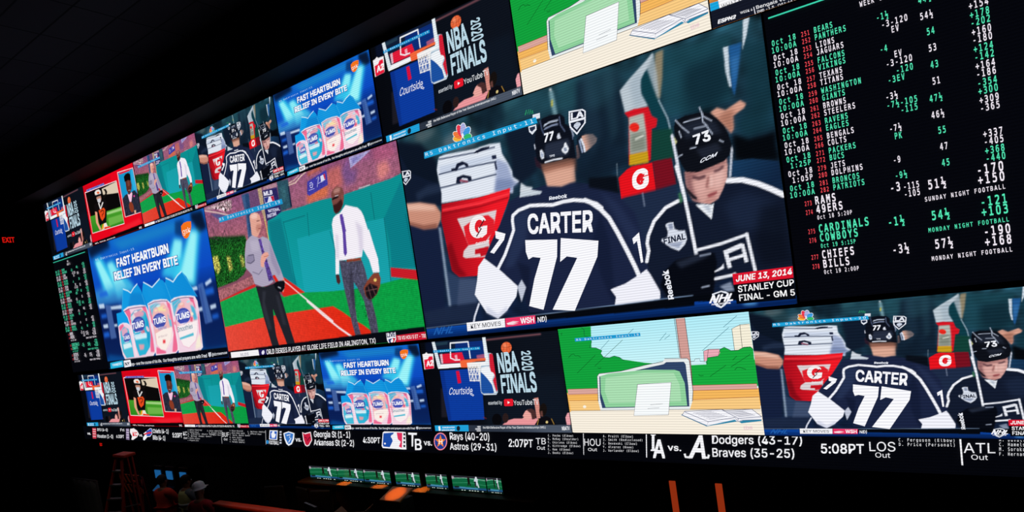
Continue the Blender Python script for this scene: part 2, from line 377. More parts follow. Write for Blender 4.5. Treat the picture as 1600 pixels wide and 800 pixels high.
p('#c8cce0',[228.1, 872.1, 261.6, 916.8, 294.4, 883.8, 293.6, 904.8, 259.4, 937.9, 223.4, 902.7],6,0.7,'player_with_back_turned')
s('#d8dcea',6,[203.4, 857.8, 182.8, 913.9, 176, 942.8],1,1,'player_with_back_turned')
p('#bfc5d6',[335.7, 806, 352.1, 773.7, 362.4, 811.5, 341.7, 875.1],2,1,'player_with_back_turned')
p('#eeeef8',[596.9, 868, 636.3, 852.4, 676.3, 822.4, 692.6, 807, 699.3, 826.1, 713.1, 838.3, 719.6, 881.4, 715.4, 931.5, 601.9, 935.7, 608.4, 901.9],1,1,'player_with_back_turned')
p('#c6d0da',[382.1, 416.7, 391.5, 374.3, 416, 393.9, 451.1, 413.6, 444, 423.6],2,1,'')
p('#cdd4dc',[386, 393.8, 392.4, 355.4, 407.3, 376.9, 425.5, 386.9, 419.5, 398.7],3,1,'')
p('#5c4038',[452.7, 280.1, 558.5, 306, 552.3, 372.9, 544.1, 343.2, 463.3, 338.9, 457.8, 323.2],5,1,'player_with_back_turned')
p('#d8a48f',[461.7, 331.5, 491.8, 329.5, 549.3, 335.3, 546.9, 407.3, 529.3, 407.5, 506.4, 413.3, 466.8, 397.7],4,1,'player_with_back_turned')
p('#a06a58',[461.4, 310.9, 550.8, 319.4, 550.5, 345.7, 509, 339.5, 462.9, 342.2],8,0.8,'player_with_back_turned')
p('#c58b7c',[560.3, 264, 570, 261.6, 566.3, 315.7, 558.6, 319.2],2,1,'player_with_back_turned')
p('#2a1a28',[442.7, 262.3, 457.2, 281.9, 457.8, 323.2, 443.3, 303.8],3,1,'player_with_back_turned')
p('#0d111c',[454.2, 171.4, 465.4, 139, 478.3, 115.8, 503.9, 111.7, 530.1, 120, 540.8, 136.9, 540, 164.2, 553.8, 185.6, 556.7, 209.9, 555.5, 314.7, 534.4, 306.2, 507.7, 305.5, 460.1, 300.1, 448.2, 278.3, 447.6, 223.2],1,1,'player_with_back_turned')
p('#2b3448',[479.3, 223, 542, 226.5, 546.2, 251.4, 535.7, 293.4, 478, 283.4, 471, 260.2],5,0.8,'player_with_back_turned')
s('#b9c6dc',3.2,[482, 148.5, 496.6, 139.7, 521.3, 141.1],0.5,1,'player_with_back_turned')
s('#7f8dac',3,[481.6, 161.8, 504.1, 156.5, 519.6, 158.9],0.5,1,'player_with_back_turned')
s('#54607e',3,[526.8, 130.4, 526.8, 163.5, 536.2, 194.2],0.5,1,'player_with_back_turned')
p('#e6eaf2',[530.6, 240.9, 535.2, 240.6, 537.1, 252.1, 540.7, 268.8, 535.8, 281.4, 529.4, 285.6, 521.5, 273.2, 520.2, 262.5, 526.9, 256.2],0.6,1,'player_with_back_turned')
p('#dfe4ee',[460.9, 241.3, 466.5, 241.3, 471.1, 258.8, 469.8, 279.6, 462.5, 281.3, 459.3, 265.5],0.6,1,'player_with_back_turned')
p('#8a98b4',[462.9, 249.6, 467.8, 260.3, 467.4, 271.7, 462.6, 272.7],1,0.8,'player_with_back_turned')
p('#707c98',[529.1, 257.2, 533.8, 262.6, 535.2, 272.1, 530.2, 276.9, 525.9, 267.1],1,0.8,'player_with_back_turned')
s('#e6eaf4',4,[471.1, 297, 495.1, 295.7, 518.2, 299.6],0.5,1,'player_with_back_turned')
p('#d5dae8',[516, 196, 520.7, 194.7, 521.9, 206, 523.8, 217.6, 514.7, 217, 512.4, 209.2],0.6,1,'player_with_back_turned')
s('#4a5878',3,[473.3, 124.3, 474.6, 159.4, 479.2, 184.4],0.6,1,'player_with_back_turned')
s('#596888',2.4,[551.4, 188.2, 555.5, 206.8, 554.4, 234.2],0.6,1,'player_with_back_turned')
s('#c2cbdc',2.4,[484, 143.6, 503.1, 139.2, 518.7, 144.1],0.5,1,'player_with_back_turned')
s('#8c98b4',2.2,[485.6, 158.6, 501.5, 155.5, 518.7, 155.4],0.5,1,'player_with_back_turned')
s('#aab4ca',3,[554.3, 189.1, 557.6, 223.4],0.5,1,'player_with_back_turned')
s('#c8cede',3,[447.7, 213, 448.3, 230.3],0.5,1,'player_with_back_turned')
p('#d9a593',[578.3, 232.5, 591.2, 231.6, 607.5, 237.5, 616.8, 258.9, 612.6, 273.2, 596.5, 289, 582.9, 298.3, 577.5, 264.7],3,1,'coach_hand#1')
p('#101a28',[564.7, 239.6, 574.5, 227.5, 584.5, 235.2, 580.1, 305, 567.7, 299.9],2,1,'')
s('#dfe6f4',5,[575.9, 244.5, 580.2, 272.4, 581, 295.6],1,1,'')
s('#9fb0d0',4,[571.2, 249, 574.5, 296.2],1,1,'')
p('#0f1c2c',[583.9, 12.7, 691.4, 21, 692.3, 110, 692.9, 226.6, 685.3, 388.6, 644.1, 407.5, 545.6, 421],14,0.8,'')
p('#101a28',[564.7, 239.6, 574.5, 227.5, 584.5, 235.2, 580.1, 305, 567.7, 299.9],2,1,'')
p('#dca894',[578.3, 232.5, 591.2, 231.6, 607.5, 237.5, 616.8, 258.9, 612.6, 273.2, 596.5, 289, 582.9, 298.3, 577.5, 264.7],2,1,'coach_hand#1')
s('#dfe6f4',5,[575.9, 244.5, 580.2, 272.4, 581, 295.6],1,1,'')
s('#9fb0d0',4,[571.2, 249, 574.5, 296.2],1,1,'')
p('#1d3346',[599.1, -0.5, 627.3, -6.6, 628.8, 127, 630.9, 254.3, 597, 325.1, 585.9, 191.8],14,0.6,'')
p('#22404f',[652.5, 13.9, 674.8, 12, 675.8, 149.8, 670.6, 257.9, 650.1, 290.6, 650.3, 137.5],12,0.5,'')
s('#6d7f8c',3,[656.6, 377.2, 650.2, 480],1,0.7,'')
p('#27505e',[603.6, 1.8, 692.6, 8, 689.9, 88.3, 635.6, 151.3, 600.6, 134.5],20,0.45,'')
p('#1a4552',[795.9, 12.1, 940.1, 32.3, 923.3, 257.6, 857.5, 257.3, 787.8, 256.9, 778.1, 179.7],10,0.8,'')
p('#0d2430',[832.1, 96.8, 922.1, 83.4, 925.1, 233.6, 894.2, 262.2, 835, 253],20,0.7,'')
p('#12333f',[958, 73.2, 1003.9, 93.8, 999.5, 391.5, 940.8, 402.4, 923.5, 351.2, 956.3, 286],14,0.8,'')
p('#b9c5ce',[687.6, 104.2, 712.7, 72.9, 758.6, 24.1, 773.2, 5.8, 776.5, 14.2, 764.8, 47.3, 753.3, 62.3, 741.6, 88.1, 737, 112.5, 738.3, 146.6, 749.3, 193.5, 692.9, 192.3],3,1,'coach_shirt')
p('#93a5b4',[711.5, 85.9, 743.5, 55.7, 738.6, 113.3, 745.1, 183.5, 715.6, 186.1],10,0.5,'coach_shirt')
p('#0e3b46',[753.3, 62.3, 762.2, 78.9, 774.2, 177.8, 786.7, 269.7, 792.7, 318.6, 781.5, 333.5, 754.5, 268.2, 749.3, 193.5, 737.3, 139.4, 740.8, 87.7],4,1,'')
p('#8b8068',[780.1, 9.7, 798.3, 6.9, 788.2, 105.9, 777.4, 178.1, 770.9, 169.5, 768.9, 95.7],4,1,'')
p('#a3b0b8',[756.4, 49.4, 775.7, 13.8, 777.7, 87.2, 774.7, 191.3, 765.7, 133.8],4,0.85,'coach_shirt')
s('#a9bcc8',4,[773.7, 184.1, 787.8, 256.9, 792.2, 324.9],1.5,0.7,'')
p('#c6d2dc',[920.9, 70.4, 932.3, 70.7, 927.7, 160.6, 928.7, 213.7, 923.5, 208, 920.2, 156.6],2,1,'coach_shirt_and_tie')
p('#1f568f',[932.3, 70.7, 958, 73.2, 947.4, 146.6, 938.2, 209.3, 931.3, 246, 928, 213.4],3,1,'coach_shirt_and_tie')
p('#3b77b0',[934, 114.7, 950, 111.3, 939.7, 179.3, 931.9, 199.9],8,0.6,'coach_shirt_and_tie')
p('#c8d4de',[966.3, -1, 979, -2.2, 969.1, 55, 957.9, 100],2,1,'')
p('#d49c88',[878.9, 279, 893.7, 268.3, 909.8, 285.4, 941.1, 265.1, 951.7, 282.6, 946.9, 295.1, 923.5, 312.5, 921.6, 356.6, 915.5, 371.4, 906.2, 343.4, 890.7, 307.9],3,1,'coach_hand#2')
p('#8d5746',[890.9, 304.8, 910.3, 288.8, 927.9, 290.9, 923.5, 312.5, 921.6, 356.6, 914.9, 369.9, 906.2, 343.4],8,0.6,'coach_hand#2')
p('#05080d',[918.2, 373.8, 947.6, 405.3, 998.7, 403.2, 998.6, 500.1, 914.9, 466.7],8,1,'')
g('#173a5c','#102440',[909.5, 467.6, 949.5, 474.3, 998.4, 503.1, 999.6, 604, 950.6, 555.5, 900.3, 517.9],[909.7, 464.6, 976.4, 577.3],'')
p('#123f36',[746.9, 285, 794.3, 299.5, 791.2, 410.5, 737.4, 399],4,1,'bottle_carrier')
p('#d11623',[691.6, 191.7, 715.5, 188.1, 748.2, 195.7, 753.4, 232.9, 765, 249.7, 760.3, 277.5, 749.5, 279.4, 737.3, 395.5, 685.1, 391.9, 700.2, 216.3],2,1,'bottle_carrier')
p('#aeb4ac',[700.5, 213, 736.3, 214.2, 736.2, 280.2, 732.4, 359.7, 690.3, 356.1],3,1,'bottle_carrier')
p('#6d7568',[699.3, 277.4, 732.7, 282, 731.7, 352.6, 692.1, 349.9],8,0.7,'bottle_carrier')
p('#e6281e',[721.8, 261.6, 720.8, 266.6, 718.8, 270.6, 716, 273.2, 712.6, 274.2, 709, 273.5, 705.5, 271.1, 702.5, 267.2, 700.3, 262.3, 699, 256.8, 698.9, 251.2, 700, 246.2, 702, 242.2, 704.9, 239.6, 708.3, 238.6, 711.9, 239.4, 715.4, 241.8, 718.3, 245.7, 720.5, 250.6, 721.7, 256.1],2,1,'bottle_carrier')
p('#c49a1c',[689.6, 354.4, 733.7, 358.9, 731.8, 401.5, 686, 395.8],2,1,'bottle_carrier')
s('#d8dad0',5,[709.9, 302.5, 727.3, 296.5],2,0.8,'bottle_carrier')
p('#e4131d',[656, 432.8, 679.7, 407.6, 692.1, 401.1, 740.1, 405.1, 740, 514.6, 656, 515.5],1,1,'bottle_carrier')
p('#75101f',[740.4, 401.5, 784.5, 404.6, 787.2, 505.1, 740, 514.6],2,1,'bottle_carrier')
p('#0a0f18',[581.6, 405, 654.3, 424.6, 653.2, 493.1, 606.8, 461.2, 578.1, 443.1],5,1,'')
p('#1d2a44',[656, 515.5, 787, 507.2, 788.5, 569.6, 746.4, 599.8, 708.7, 670.7, 698.6, 736.1, 683.8, 579.7],6,1,'')
s('#8f9ab0',4,[708.2, 512.3, 708.7, 561.4],2,0.6,'')
p('#121a2d',[695.1, 777.1, 698, 720.7, 708.7, 670.7, 731.4, 617.4, 756.6, 584.6, 786.5, 567.4, 817.4, 582.9, 825, 592.7, 853.1, 658.9, 861.6, 601.4, 895.8, 530.8, 925.7, 539.1, 961.4, 570.6, 999.3, 617.6, 1001.1, 869, 885.7, 869.8, 843.2, 896.2, 830.7, 951.6, 727.5, 939.8, 700.1, 827.8],2,1,'player_leaning_forward')
p('#1e2b45',[880.8, 614.8, 922.7, 580.6, 979.2, 634.1, 985.7, 750.5, 935.4, 722.3, 897.4, 711.1],16,0.6,'player_leaning_forward')
p('#080c16',[956.5, 640, 992.5, 652, 1000.2, 855.3, 941.2, 854.7, 932, 769.5],16,0.6,'player_leaning_forward')
s('#f0f1f8',8,[696, 777.3, 704, 737.5, 702.9, 706.8, 708.1, 678, 726.1, 627, 756.6, 584.6, 786.4, 568.9],0.6,1,'player_leaning_forward')
s('#f0f1f8',11,[895.7, 532.1, 925.6, 540.4, 954.3, 564.6, 978.4, 592.2, 999.8, 619.8],0.6,1,'player_leaning_forward')
p('#cf9c94',[809.6, 467.4, 844.3, 474.3, 872.4, 467.3, 899.4, 452, 900.2, 480.3, 896, 520.3, 885.1, 558.1, 872.8, 589.5, 853.5, 603.1, 835, 593.7, 818.9, 578.6, 810.6, 542.3, 808.2, 509],2,1,'player_leaning_forward')
p('#7c5054',[809.6, 467.4, 829.1, 468.5, 821.8, 513.9, 825.2, 558.2, 835, 593.7, 818.9, 578.6, 810.6, 542.3, 808.2, 509],6,0.75,'player_leaning_forward')
p('#9d6a68',[809.6, 467.4, 872.4, 467.3, 899.4, 452, 899.2, 469.5, 871.1, 484.6, 830.5, 490.4, 810.4, 485.5],6,0.75,'player_leaning_forward')
p('#e2b6ae',[872.2, 490.3, 889.4, 481.3, 891.5, 513.4, 881.5, 546.3, 869, 552.3, 866.9, 519.9],8,0.8,'player_leaning_forward')
p('#dba9a2',[829.3, 506, 850.9, 508.7, 851.1, 545.9, 837.4, 562.4, 826.9, 537.3],8,0.7,'player_leaning_forward')
s('#4f3038',7,[827.1, 494.4, 837.4, 502.6, 849.1, 500],3,0.85,'player_leaning_forward')
s('#4f3038',6,[873.2, 489.6, 881.5, 487.6, 889.5, 480.3],3,0.8,'player_leaning_forward')
p('#8f5a58',[856.3, 502.7, 860.1, 501.5, 856.9, 526.8, 852.9, 538.6, 857.4, 543.9, 850.6, 544.7, 849.5, 534.7],3,0.8,'player_leaning_forward')
p('#e8c0b8',[861.5, 499.4, 866.4, 498.6, 866.4, 530.3, 863.7, 542.5, 858.2, 542.1],4,0.8,'player_leaning_forward')
p('#8c3f44',[849.3, 569.2, 859, 563.6, 871.4, 561, 872, 568.1, 864.1, 575.9, 853.1, 579.6],2.5,0.85,'player_leaning_forward')
p('#b87a74',[848.4, 581.1, 870.1, 578, 865.9, 593.5, 853.1, 600.8, 841.2, 594.7],4,0.6,'player_leaning_forward')
p('#12131b',[806.3, 524.5, 811.5, 531.8, 821.5, 556.9, 828.1, 569.9, 827.4, 578.3, 818.5, 570.9, 810.2, 547.5],2,0.9,'player_leaning_forward')
p('#e8ecf2',[823.1, 595.7, 837.3, 596.8, 857.1, 606.9, 862.4, 601.6, 853.1, 659.6],1,1,'player_leaning_forward')
p('#8f9cb0',[837, 600.3, 852.8, 609.1, 852.8, 641],4,0.6,'player_leaning_forward')
s('#c8ccd8',5,[907.1, 387.8, 912.4, 427.9, 907, 476.1, 902.1, 518.6],1.5,0.9,'player_leaning_forward')
p('#0d1018',[797.9, 327.4, 799, 295, 804.6, 274.6, 826.4, 265.1, 856.6, 268.4, 878, 281.1, 890.9, 304.8, 903.1, 335.7, 909.9, 370.2, 913.4, 409.4, 906.5, 444.3, 893.7, 461.3, 867.2, 470.1, 836.3, 479.5, 812.1, 468.9, 803.4, 435.2, 798.5, 393.6],1,1,'player_leaning_forward')
p('#252c3c',[816.1, 296.2, 854.8, 291.3, 886.4, 315.4, 897.3, 364.6, 858, 347.3, 819.6, 350],8,0.7,'player_leaning_forward')
p('#2a3142',[839, 397.3, 884.4, 390.7, 893.1, 419.8, 851.2, 434.7],6,0.6,'player_leaning_forward')
s('#b3bdd0',2.6,[804, 272.3, 815.6, 302.5, 829, 329.3],0.5,1,'player_leaning_forward')
s('#b3bdd0',2.6,[821.4, 288.8, 836.2, 287.2, 857, 287.8],0.5,1,'player_leaning_forward')
s('#b3bdd0',2.6,[841.9, 320.8, 865.6, 321.9],0.5,1,'player_leaning_forward')
s('#b3bdd0',2.6,[862, 272.2, 861.4, 303.9, 869.2, 323.5],0.5,1,'player_leaning_forward')
s('#b3bdd0',2.6,[858.1, 249.9, 863.5, 285.7, 879.6, 309.1],0.5,1,'player_leaning_forward')
s('#b3bdd0',2.6,[808.7, 315.8, 811.8, 340.1],0.5,1,'player_leaning_forward')
s('#b3bdd0',2.6,[799.4, 407.2, 808.4, 403],0.5,1,'player_leaning_forward')
s('#b3bdd0',2.6,[828.2, 387.6, 839.7, 387.9],0.5,1,'player_leaning_forward')
s('#b3bdd0',2.6,[890.4, 383.8, 897.3, 393.1],0.5,1,'player_leaning_forward')
s('#b3bdd0',2.6,[869, 326.6, 877.8, 356],0.5,1,'player_leaning_forward')
p('#c8c890',[789.2, 336.9, 795.8, 329.8, 801.9, 352.2, 794.8, 365.7, 789.9, 353.7],2,1,'')
s('#d5d9e6',6.5,[792.2, 324.9, 795.9, 425.6, 799, 539.5],0.6,1,'hockey_stick')
s('#eceef6',7.5,[792.4, 440.3, 800.3, 530.1, 806, 662.4, 810.4, 779.9],0.6,1,'hockey_stick')
p('#3d7a50',[788.7, 540.5, 794.4, 538.9, 796.9, 572.4, 789.7, 580.9],3,0.9,'')
p('#070a13',[719.9, 877.7, 737.2, 821.2, 762, 789.8, 793.1, 782.8, 827.6, 775.6, 849.8, 782.8, 852.3, 819.2, 841.7, 888.6, 832.7, 951.9, 736.7, 937.7],3,1,'player_leaning_forward')
p('#303a50',[761.4, 797, 810.4, 779.9, 843.5, 784.8, 825.8, 798.3, 772.6, 822],6,0.6,'player_leaning_forward')
s('#8b96ac',4,[818.4, 785.6, 840.2, 783.9],1.5,0.9,'player_leaning_forward')
s('#9aa4b8',4,[813.4, 904.5, 828.3, 901.7],1.5,0.9,'player_leaning_forward')
p('#d5dbe8',[750.5, 647.8, 758.5, 642.8, 769.4, 644, 769.9, 669.9, 779.6, 680.1, 792.5, 681.7, 794.9, 716, 788.2, 736, 773.5, 755.7, 757.2, 740.3, 743.3, 719.4, 736.7, 707.1, 738.1, 700.1, 751, 696.2, 754.4, 676.4],1,1,'player_leaning_forward')
p('#7e89a4',[756.8, 647.5, 767.3, 648.5, 767.4, 669.1, 758.5, 670.2],2,0.8,'player_leaning_forward')
p('#8c97b2',[748.8, 723.1, 784.9, 722, 773.6, 744.6, 758.6, 733.2],2,0.8,'player_leaning_forward')
s('#e8eaf2',6.5,[812.5, 763, 866.3, 753, 919.9, 735],0.5,1,'player_leaning_forward')
s('#e8eaf2',6.5,[920, 733, 923.9, 802, 927.4, 865.3],0.5,1,'player_leaning_forward')
s('#e8eaf2',6.5,[844.6, 878.4, 881.5, 872.4, 885.7, 869.8],0.5,1,'player_leaning_forward')
p('#e8eaf2',[868.3, 780.5, 876.5, 778.4, 881.6, 844.8, 873, 847],0.6,1,'player_leaning_forward')
p('#e8eaf2',[868.3, 780.5, 905.4, 762.3, 912.1, 766.9, 916.8, 831.5, 908.8, 834.4, 906.1, 779.9, 872, 795.6],0.6,1,'player_leaning_forward')
p('#e8eaf2',[877.4, 809.8, 911.3, 800.1, 912, 811.5, 878.1, 821.3],0.6,1,'player_leaning_forward')
p('#e8eaf2',[844.7, 849.7, 860.9, 835.6, 865.8, 823.9, 865.4, 845.2, 844.3, 854.6],0.6,1,'player_leaning_forward')
p('#9aa6bc',[850.5, 908.5, 875.7, 895.9, 881, 932.6, 864.9, 932.9],3,0.8,'')
p('#05080f',[0, 944, 1000, 929, 1000, 1000, 0, 1000],1.5,1,'')
g('#0f4fb8','#061f55',[792.3, 955.4, 998.8, 981.7, 997.4, 1003.1, 788.6, 1002.8],[894.6, 963.5, 891, 1012.5],'')
g('#0c3a86','#041a48',[0, 962, 1000, 972, 1000, 1000, 0, 1000],[500, 960, 500, 1000],'')
g('#0d4aa8','#06245c',[0, 950, 150, 948, 150, 1000, 0, 1000],[0, 945, 0, 1000],'')
s('#7c96b8',2,[0, 945, 400, 939, 790, 930],0.6,0.9,'')
p('#6fc0ff',[924.2, 985.2, 923.3, 986.8, 921.1, 988.2, 917.7, 989.1, 913.3, 989.5, 908.6, 989.4, 903.8, 988.7, 899.5, 987.5, 896.1, 986, 893.9, 984.2, 893.2, 982.4, 894.1, 980.7, 896.4, 979.4, 899.9, 978.4, 904.3, 978, 909.1, 978.2, 913.8, 978.9, 918.1, 980.1, 921.4, 981.6, 923.5, 983.4],6,0.8,'')
T('jersey_lettering','#f6f6fc','CARTER',[392.4, 577.8, 572.6, 621.3, 397.3, 498.6, 581.2, 539.8],'s',0.035,0)
P('jersey_lettering','#f6f6fc',[380.8, 604.9, 473.6, 628.1, 466.1, 699.5, 404.8, 919.9, 363.5, 896, 391.1, 780.3, 418.5, 693, 395.7, 683.6, 382.3, 691.3, 377.5, 656.7])
P('jersey_lettering','#f6f6fc',[484, 624.8, 583.7, 664, 575.2, 727.1, 493.6, 939.5, 431.7, 923.6, 521.2, 718.8, 493.4, 705.6, 472.6, 724.5])
P('jersey_lettering','#f6f6fc',[292.9, 538.6, 323.6, 559.8, 316.2, 586, 278.2, 638.6, 266.1, 629.7, 302, 580.2, 290.8, 571.3])
P('jersey_lettering','#f6f6fc',[669.1, 679.2, 687.3, 659.2, 687.6, 777.5, 681.8, 779.2, 679.4, 691.3, 670.5, 701.8])
T('jersey_lettering','#e8ecf6','Reebok',[466.8, 457.4, 517.7, 462.4, 466.9, 443.2, 518.5, 447.8],'s',0.03,0.15)
T('jersey_lettering','#f0f2fa','77',[477.4, 214.1, 505, 212.5, 478.8, 180.9, 506.2, 180.9],'s',0.05,0.1)
T('jersey_lettering','#f2f4fa','73',[838.6, 377.7, 873.8, 375.3, 836.2, 345.5, 871.7, 339.3],'s',0.04,0)
T('jersey_lettering','#e6eaf4','CCM',[844.4, 448.8, 882.1, 435.6, 846.6, 435.4, 884.1, 423.7],'s',0.03,0.3)
T('jersey_lettering','#dfe4ef','TPS',[484.9, 282.8, 499.9, 283.5, 485.3, 274.2, 500.3, 274.9],'s',0.02,0)
T('jersey_lettering','#1b2338','FINAL',[741.8, 721.2, 792, 715.1, 741.8, 698.9, 792.4, 693.3],'s',0.04,0)
T('jersey_lettering','#eef0f8','Reebok',[747.2, 935.7, 743.2, 819.9, 735.2, 936, 727.9, 823.8],'s',0.03,0)
P('shield_badge#1','#e8ebf4',[-3.1, 154.6, 27.9, 159.4, 34.4, 167.7, 30.4, 200.2, 7.1, 226.5, -6.3, 200.6, -6.9, 185.1])
P('shield_badge#1','#141c30',[-0.5, 159.5, 26.2, 163.1, 31.1, 168.9, 29.3, 184, -3.4, 182.4])
P('shield_badge#1','#141c30',[-2.9, 188.6, 28.6, 190.1, 26.8, 199.1, 7.8, 220.4, -2.9, 199.4])
T('shield_badge#1','#e8ebf4','LA',[-1.2, 180.3, 27.7, 181.6, 1, 162.8, 29.7, 165.7],'s',0.05,0)
P('shield_badge#1','#c6cede',[4.6, 195.5, 11.4, 191.5, 18.5, 195.2, 19, 201.4, 8.8, 212.8, 2.5, 201.4])
P('shield_badge#2','#e8ebf4',[554.2, 120.8, 590.6, 128.1, 598.2, 139.9, 594, 185.7, 567, 222.9, 551, 186.1, 550.1, 164.1])
P('shield_badge#2','#141c30',[557.3, 127.8, 588.6, 133.2, 594.4, 141.5, 592.5, 162.8, 554.2, 160.2])
P('shield_badge#2','#141c30',[554.9, 169.1, 591.7, 171.4, 589.8, 184.1, 567.8, 214.2, 555, 184.4])
T('shield_badge#2','#e8ebf4','LA',[556.8, 157.3, 590.6, 159.4, 559.1, 132.4, 592.7, 137],'s',0.05,0)
P('shield_badge#2','#c6cede',[563.7, 178.9, 571.7, 173.3, 580, 178.6, 580.7, 187.4, 568.8, 203.4, 561.4, 187.3])
P('shield_badge#3','#dfe4ee',[438.3, 131.5, 461.3, 132.4, 460.6, 153.8, 446.4, 169.3, 438.4, 154.2])
P('shield_badge#4','#dfe4ee',[455.4, 88.9, 476.2, 90.6, 474.6, 111.4, 453.3, 109.7])
P('shield_badge#5','#26304a',[441.1, 136.9, 457.6, 137.5, 457, 148.1, 446.6, 157.1, 441.8, 148.8])
P('cooler_logo','#f4eef0',[267.5, 517.1, 263.7, 529.5, 258.2, 540.1, 251.6, 548.3, 244.1, 553.4, 236.2, 555.1, 228.6, 553.2, 221.8, 547.9, 216.2, 539.4, 212.2, 528.4, 210.1, 515.6, 210.1, 502, 212.1, 488.4, 216.1, 475.8, 221.7, 465.2, 228.5, 457.2, 236.1, 452.3, 243.9, 450.9, 251.4, 453, 258.1, 458.5, 263.6, 467, 267.4, 477.8, 269.4, 490.4, 269.5, 503.8])
P('cooler_logo','#e0202c',[256.1, 508.6, 253.5, 517.1, 249.8, 524.1, 245.5, 529, 240.9, 531.2, 236.5, 530.5, 232.7, 527, 230, 521, 228.5, 513.2, 228.4, 504.2, 229.8, 495, 232.5, 486.4, 236.2, 479.4, 240.5, 474.7, 245.1, 472.5, 249.5, 473.3, 253.2, 476.8, 255.9, 482.8, 257.4, 490.6, 257.4, 499.5])
P('cooler_logo','#e0202c',[247.9, 483, 277.1, 482.5, 273, 507, 247.1, 503])
P('cooler_logo','#f4eef0',[239.7, 506.6, 270.4, 506.2, 265, 542.9, 246.8, 557, 239.3, 535.5])
S('cooler_logo','#4a1820',3.4,[262.3, 478.8, 243.3, 511.6, 250.1, 513.6, 229.7, 546.3])
T('cooler_logo','#f4eef0','Gatorade',[223.9, 585.6, 269.3, 580.6, 223.8, 573.9, 269.8, 569.2],'s',0.02,0)
T('carrier_logo','#f6f2f4','G',[686, 491.3, 726.1, 489.2, 689.9, 426.3, 729.3, 420.9],'s',0.05,0)
P('carrier_logo','#e0202c',[713.4, 440.7, 720.1, 440.5, 713.8, 455.9, 718.4, 460.4, 704, 481.2, 707.9, 464.8, 704, 460.6])
P('peacock_logo','#eef2f4',[216.9, 71.9, 222, 75.1, 226.3, 79.7, 229.2, 85.2, 230.5, 90.8, 229.9, 96, 227.5, 100.1, 223.7, 102.6, 218.8, 103.3, 213.5, 101.9, 208.4, 98.8, 204.1, 94.2, 201.1, 88.7, 199.8, 83, 200.4, 77.8, 202.8, 73.7, 206.7, 71.1, 211.6, 70.6])
P('peacock_logo','#eef2f4',[225, 61.9, 229.1, 69.1, 231.8, 76.7, 232.7, 83.6, 231.9, 89.1, 229.2, 92.5, 225.2, 93.4, 220.2, 91.7, 214.9, 87.6, 209.9, 81.5, 205.7, 74.3, 203, 66.7, 202.1, 59.7, 203, 54.2, 205.6, 50.8, 209.7, 49.9, 214.7, 51.7, 220, 55.9])
P('peacock_logo','#eef2f4',[239.2, 56.5, 240, 67.4, 239.4, 77, 237.4, 84.2, 234.3, 88.1, 230.5, 88.2, 226.3, 84.6, 222.4, 77.5, 219.2, 68, 217, 57, 216.2, 46, 216.8, 36.3, 218.8, 29.1, 221.9, 25.3, 225.8, 25.2, 229.9, 29, 233.8, 36, 237, 45.6])
P('peacock_logo','#eef2f4',[249.4, 61.7, 247.3, 72.3, 244.1, 81.1, 240.2, 86.9, 236.1, 89, 232.2, 87.2, 229.1, 81.6, 227.1, 73, 226.5, 62.4, 227.3, 51, 229.4, 40.4, 232.6, 31.6, 236.5, 25.9, 240.6, 23.9, 244.5, 25.8, 247.5, 31.3, 249.5, 39.9, 250.2, 50.4])
P('peacock_logo','#eef2f4',[257.4, 82.6, 252.5, 88.7, 247.2, 92.6, 241.9, 94, 237.5, 92.6, 234.4, 88.6, 233.1, 82.5, 233.6, 75, 236, 67, 239.9, 59.5, 244.8, 53.5, 250.2, 49.6, 255.4, 48.3, 259.8, 49.7, 262.8, 53.7, 264.1, 59.8, 263.6, 67.3, 261.3, 75.2])
P('peacock_logo','#eef2f4',[252.9, 108.2, 247.9, 107.9, 243.2, 105.7, 239.3, 102, 236.7, 97.1, 235.7, 91.7, 236.5, 86.4, 239, 81.8, 242.7, 78.6, 247.4, 77.1, 252.4, 77.5, 257.1, 79.7, 260.9, 83.4, 263.5, 88.2, 264.4, 93.6, 263.7, 98.9, 261.3, 103.4, 257.6, 106.6])
P('peacock_logo','#f2b23e',[216.6, 74.3, 221.3, 77.2, 225.2, 81.2, 228, 85.9, 229.1, 90.7, 228.7, 95, 226.6, 98.4, 223.1, 100.4, 218.7, 100.8, 213.8, 99.5, 209.1, 96.7, 205.1, 92.7, 202.4, 88, 201.2, 83.1, 201.7, 78.8, 203.8, 75.4, 207.3, 73.4, 211.8, 73])
P('peacock_logo','#ee7a3c',[223.8, 63.5, 227.6, 70.1, 230.1, 76.8, 231.2, 82.9, 230.5, 87.7, 228.3, 90.6, 224.8, 91.2, 220.4, 89.4, 215.7, 85.5, 211.1, 80, 207.3, 73.4, 204.7, 66.6, 203.7, 60.4, 204.3, 55.6, 206.5, 52.7, 210.1, 52.1, 214.5, 54, 219.3, 57.9])
P('peacock_logo','#e8384e',[237.4, 56.5, 238.2, 66.5, 237.8, 75.3, 236.2, 81.9, 233.6, 85.4, 230.4, 85.5, 226.9, 82.2, 223.5, 75.7, 220.7, 67, 218.8, 57, 218, 46.9, 218.4, 38.1, 220, 31.5, 222.6, 28, 225.8, 27.9, 229.3, 31.3, 232.7, 37.8, 235.5, 46.5])
P('peacock_logo','#a9aede',[247.6, 60.9, 245.7, 70.6, 243, 78.7, 239.6, 84.1, 236.1, 86.1, 232.9, 84.6, 230.3, 79.7, 228.7, 71.9, 228.3, 62.3, 229.1, 51.9, 231, 42.1, 233.8, 34.1, 237.1, 28.7, 240.6, 26.7, 243.8, 28.3, 246.4, 33.3, 247.9, 41, 248.4, 50.6])
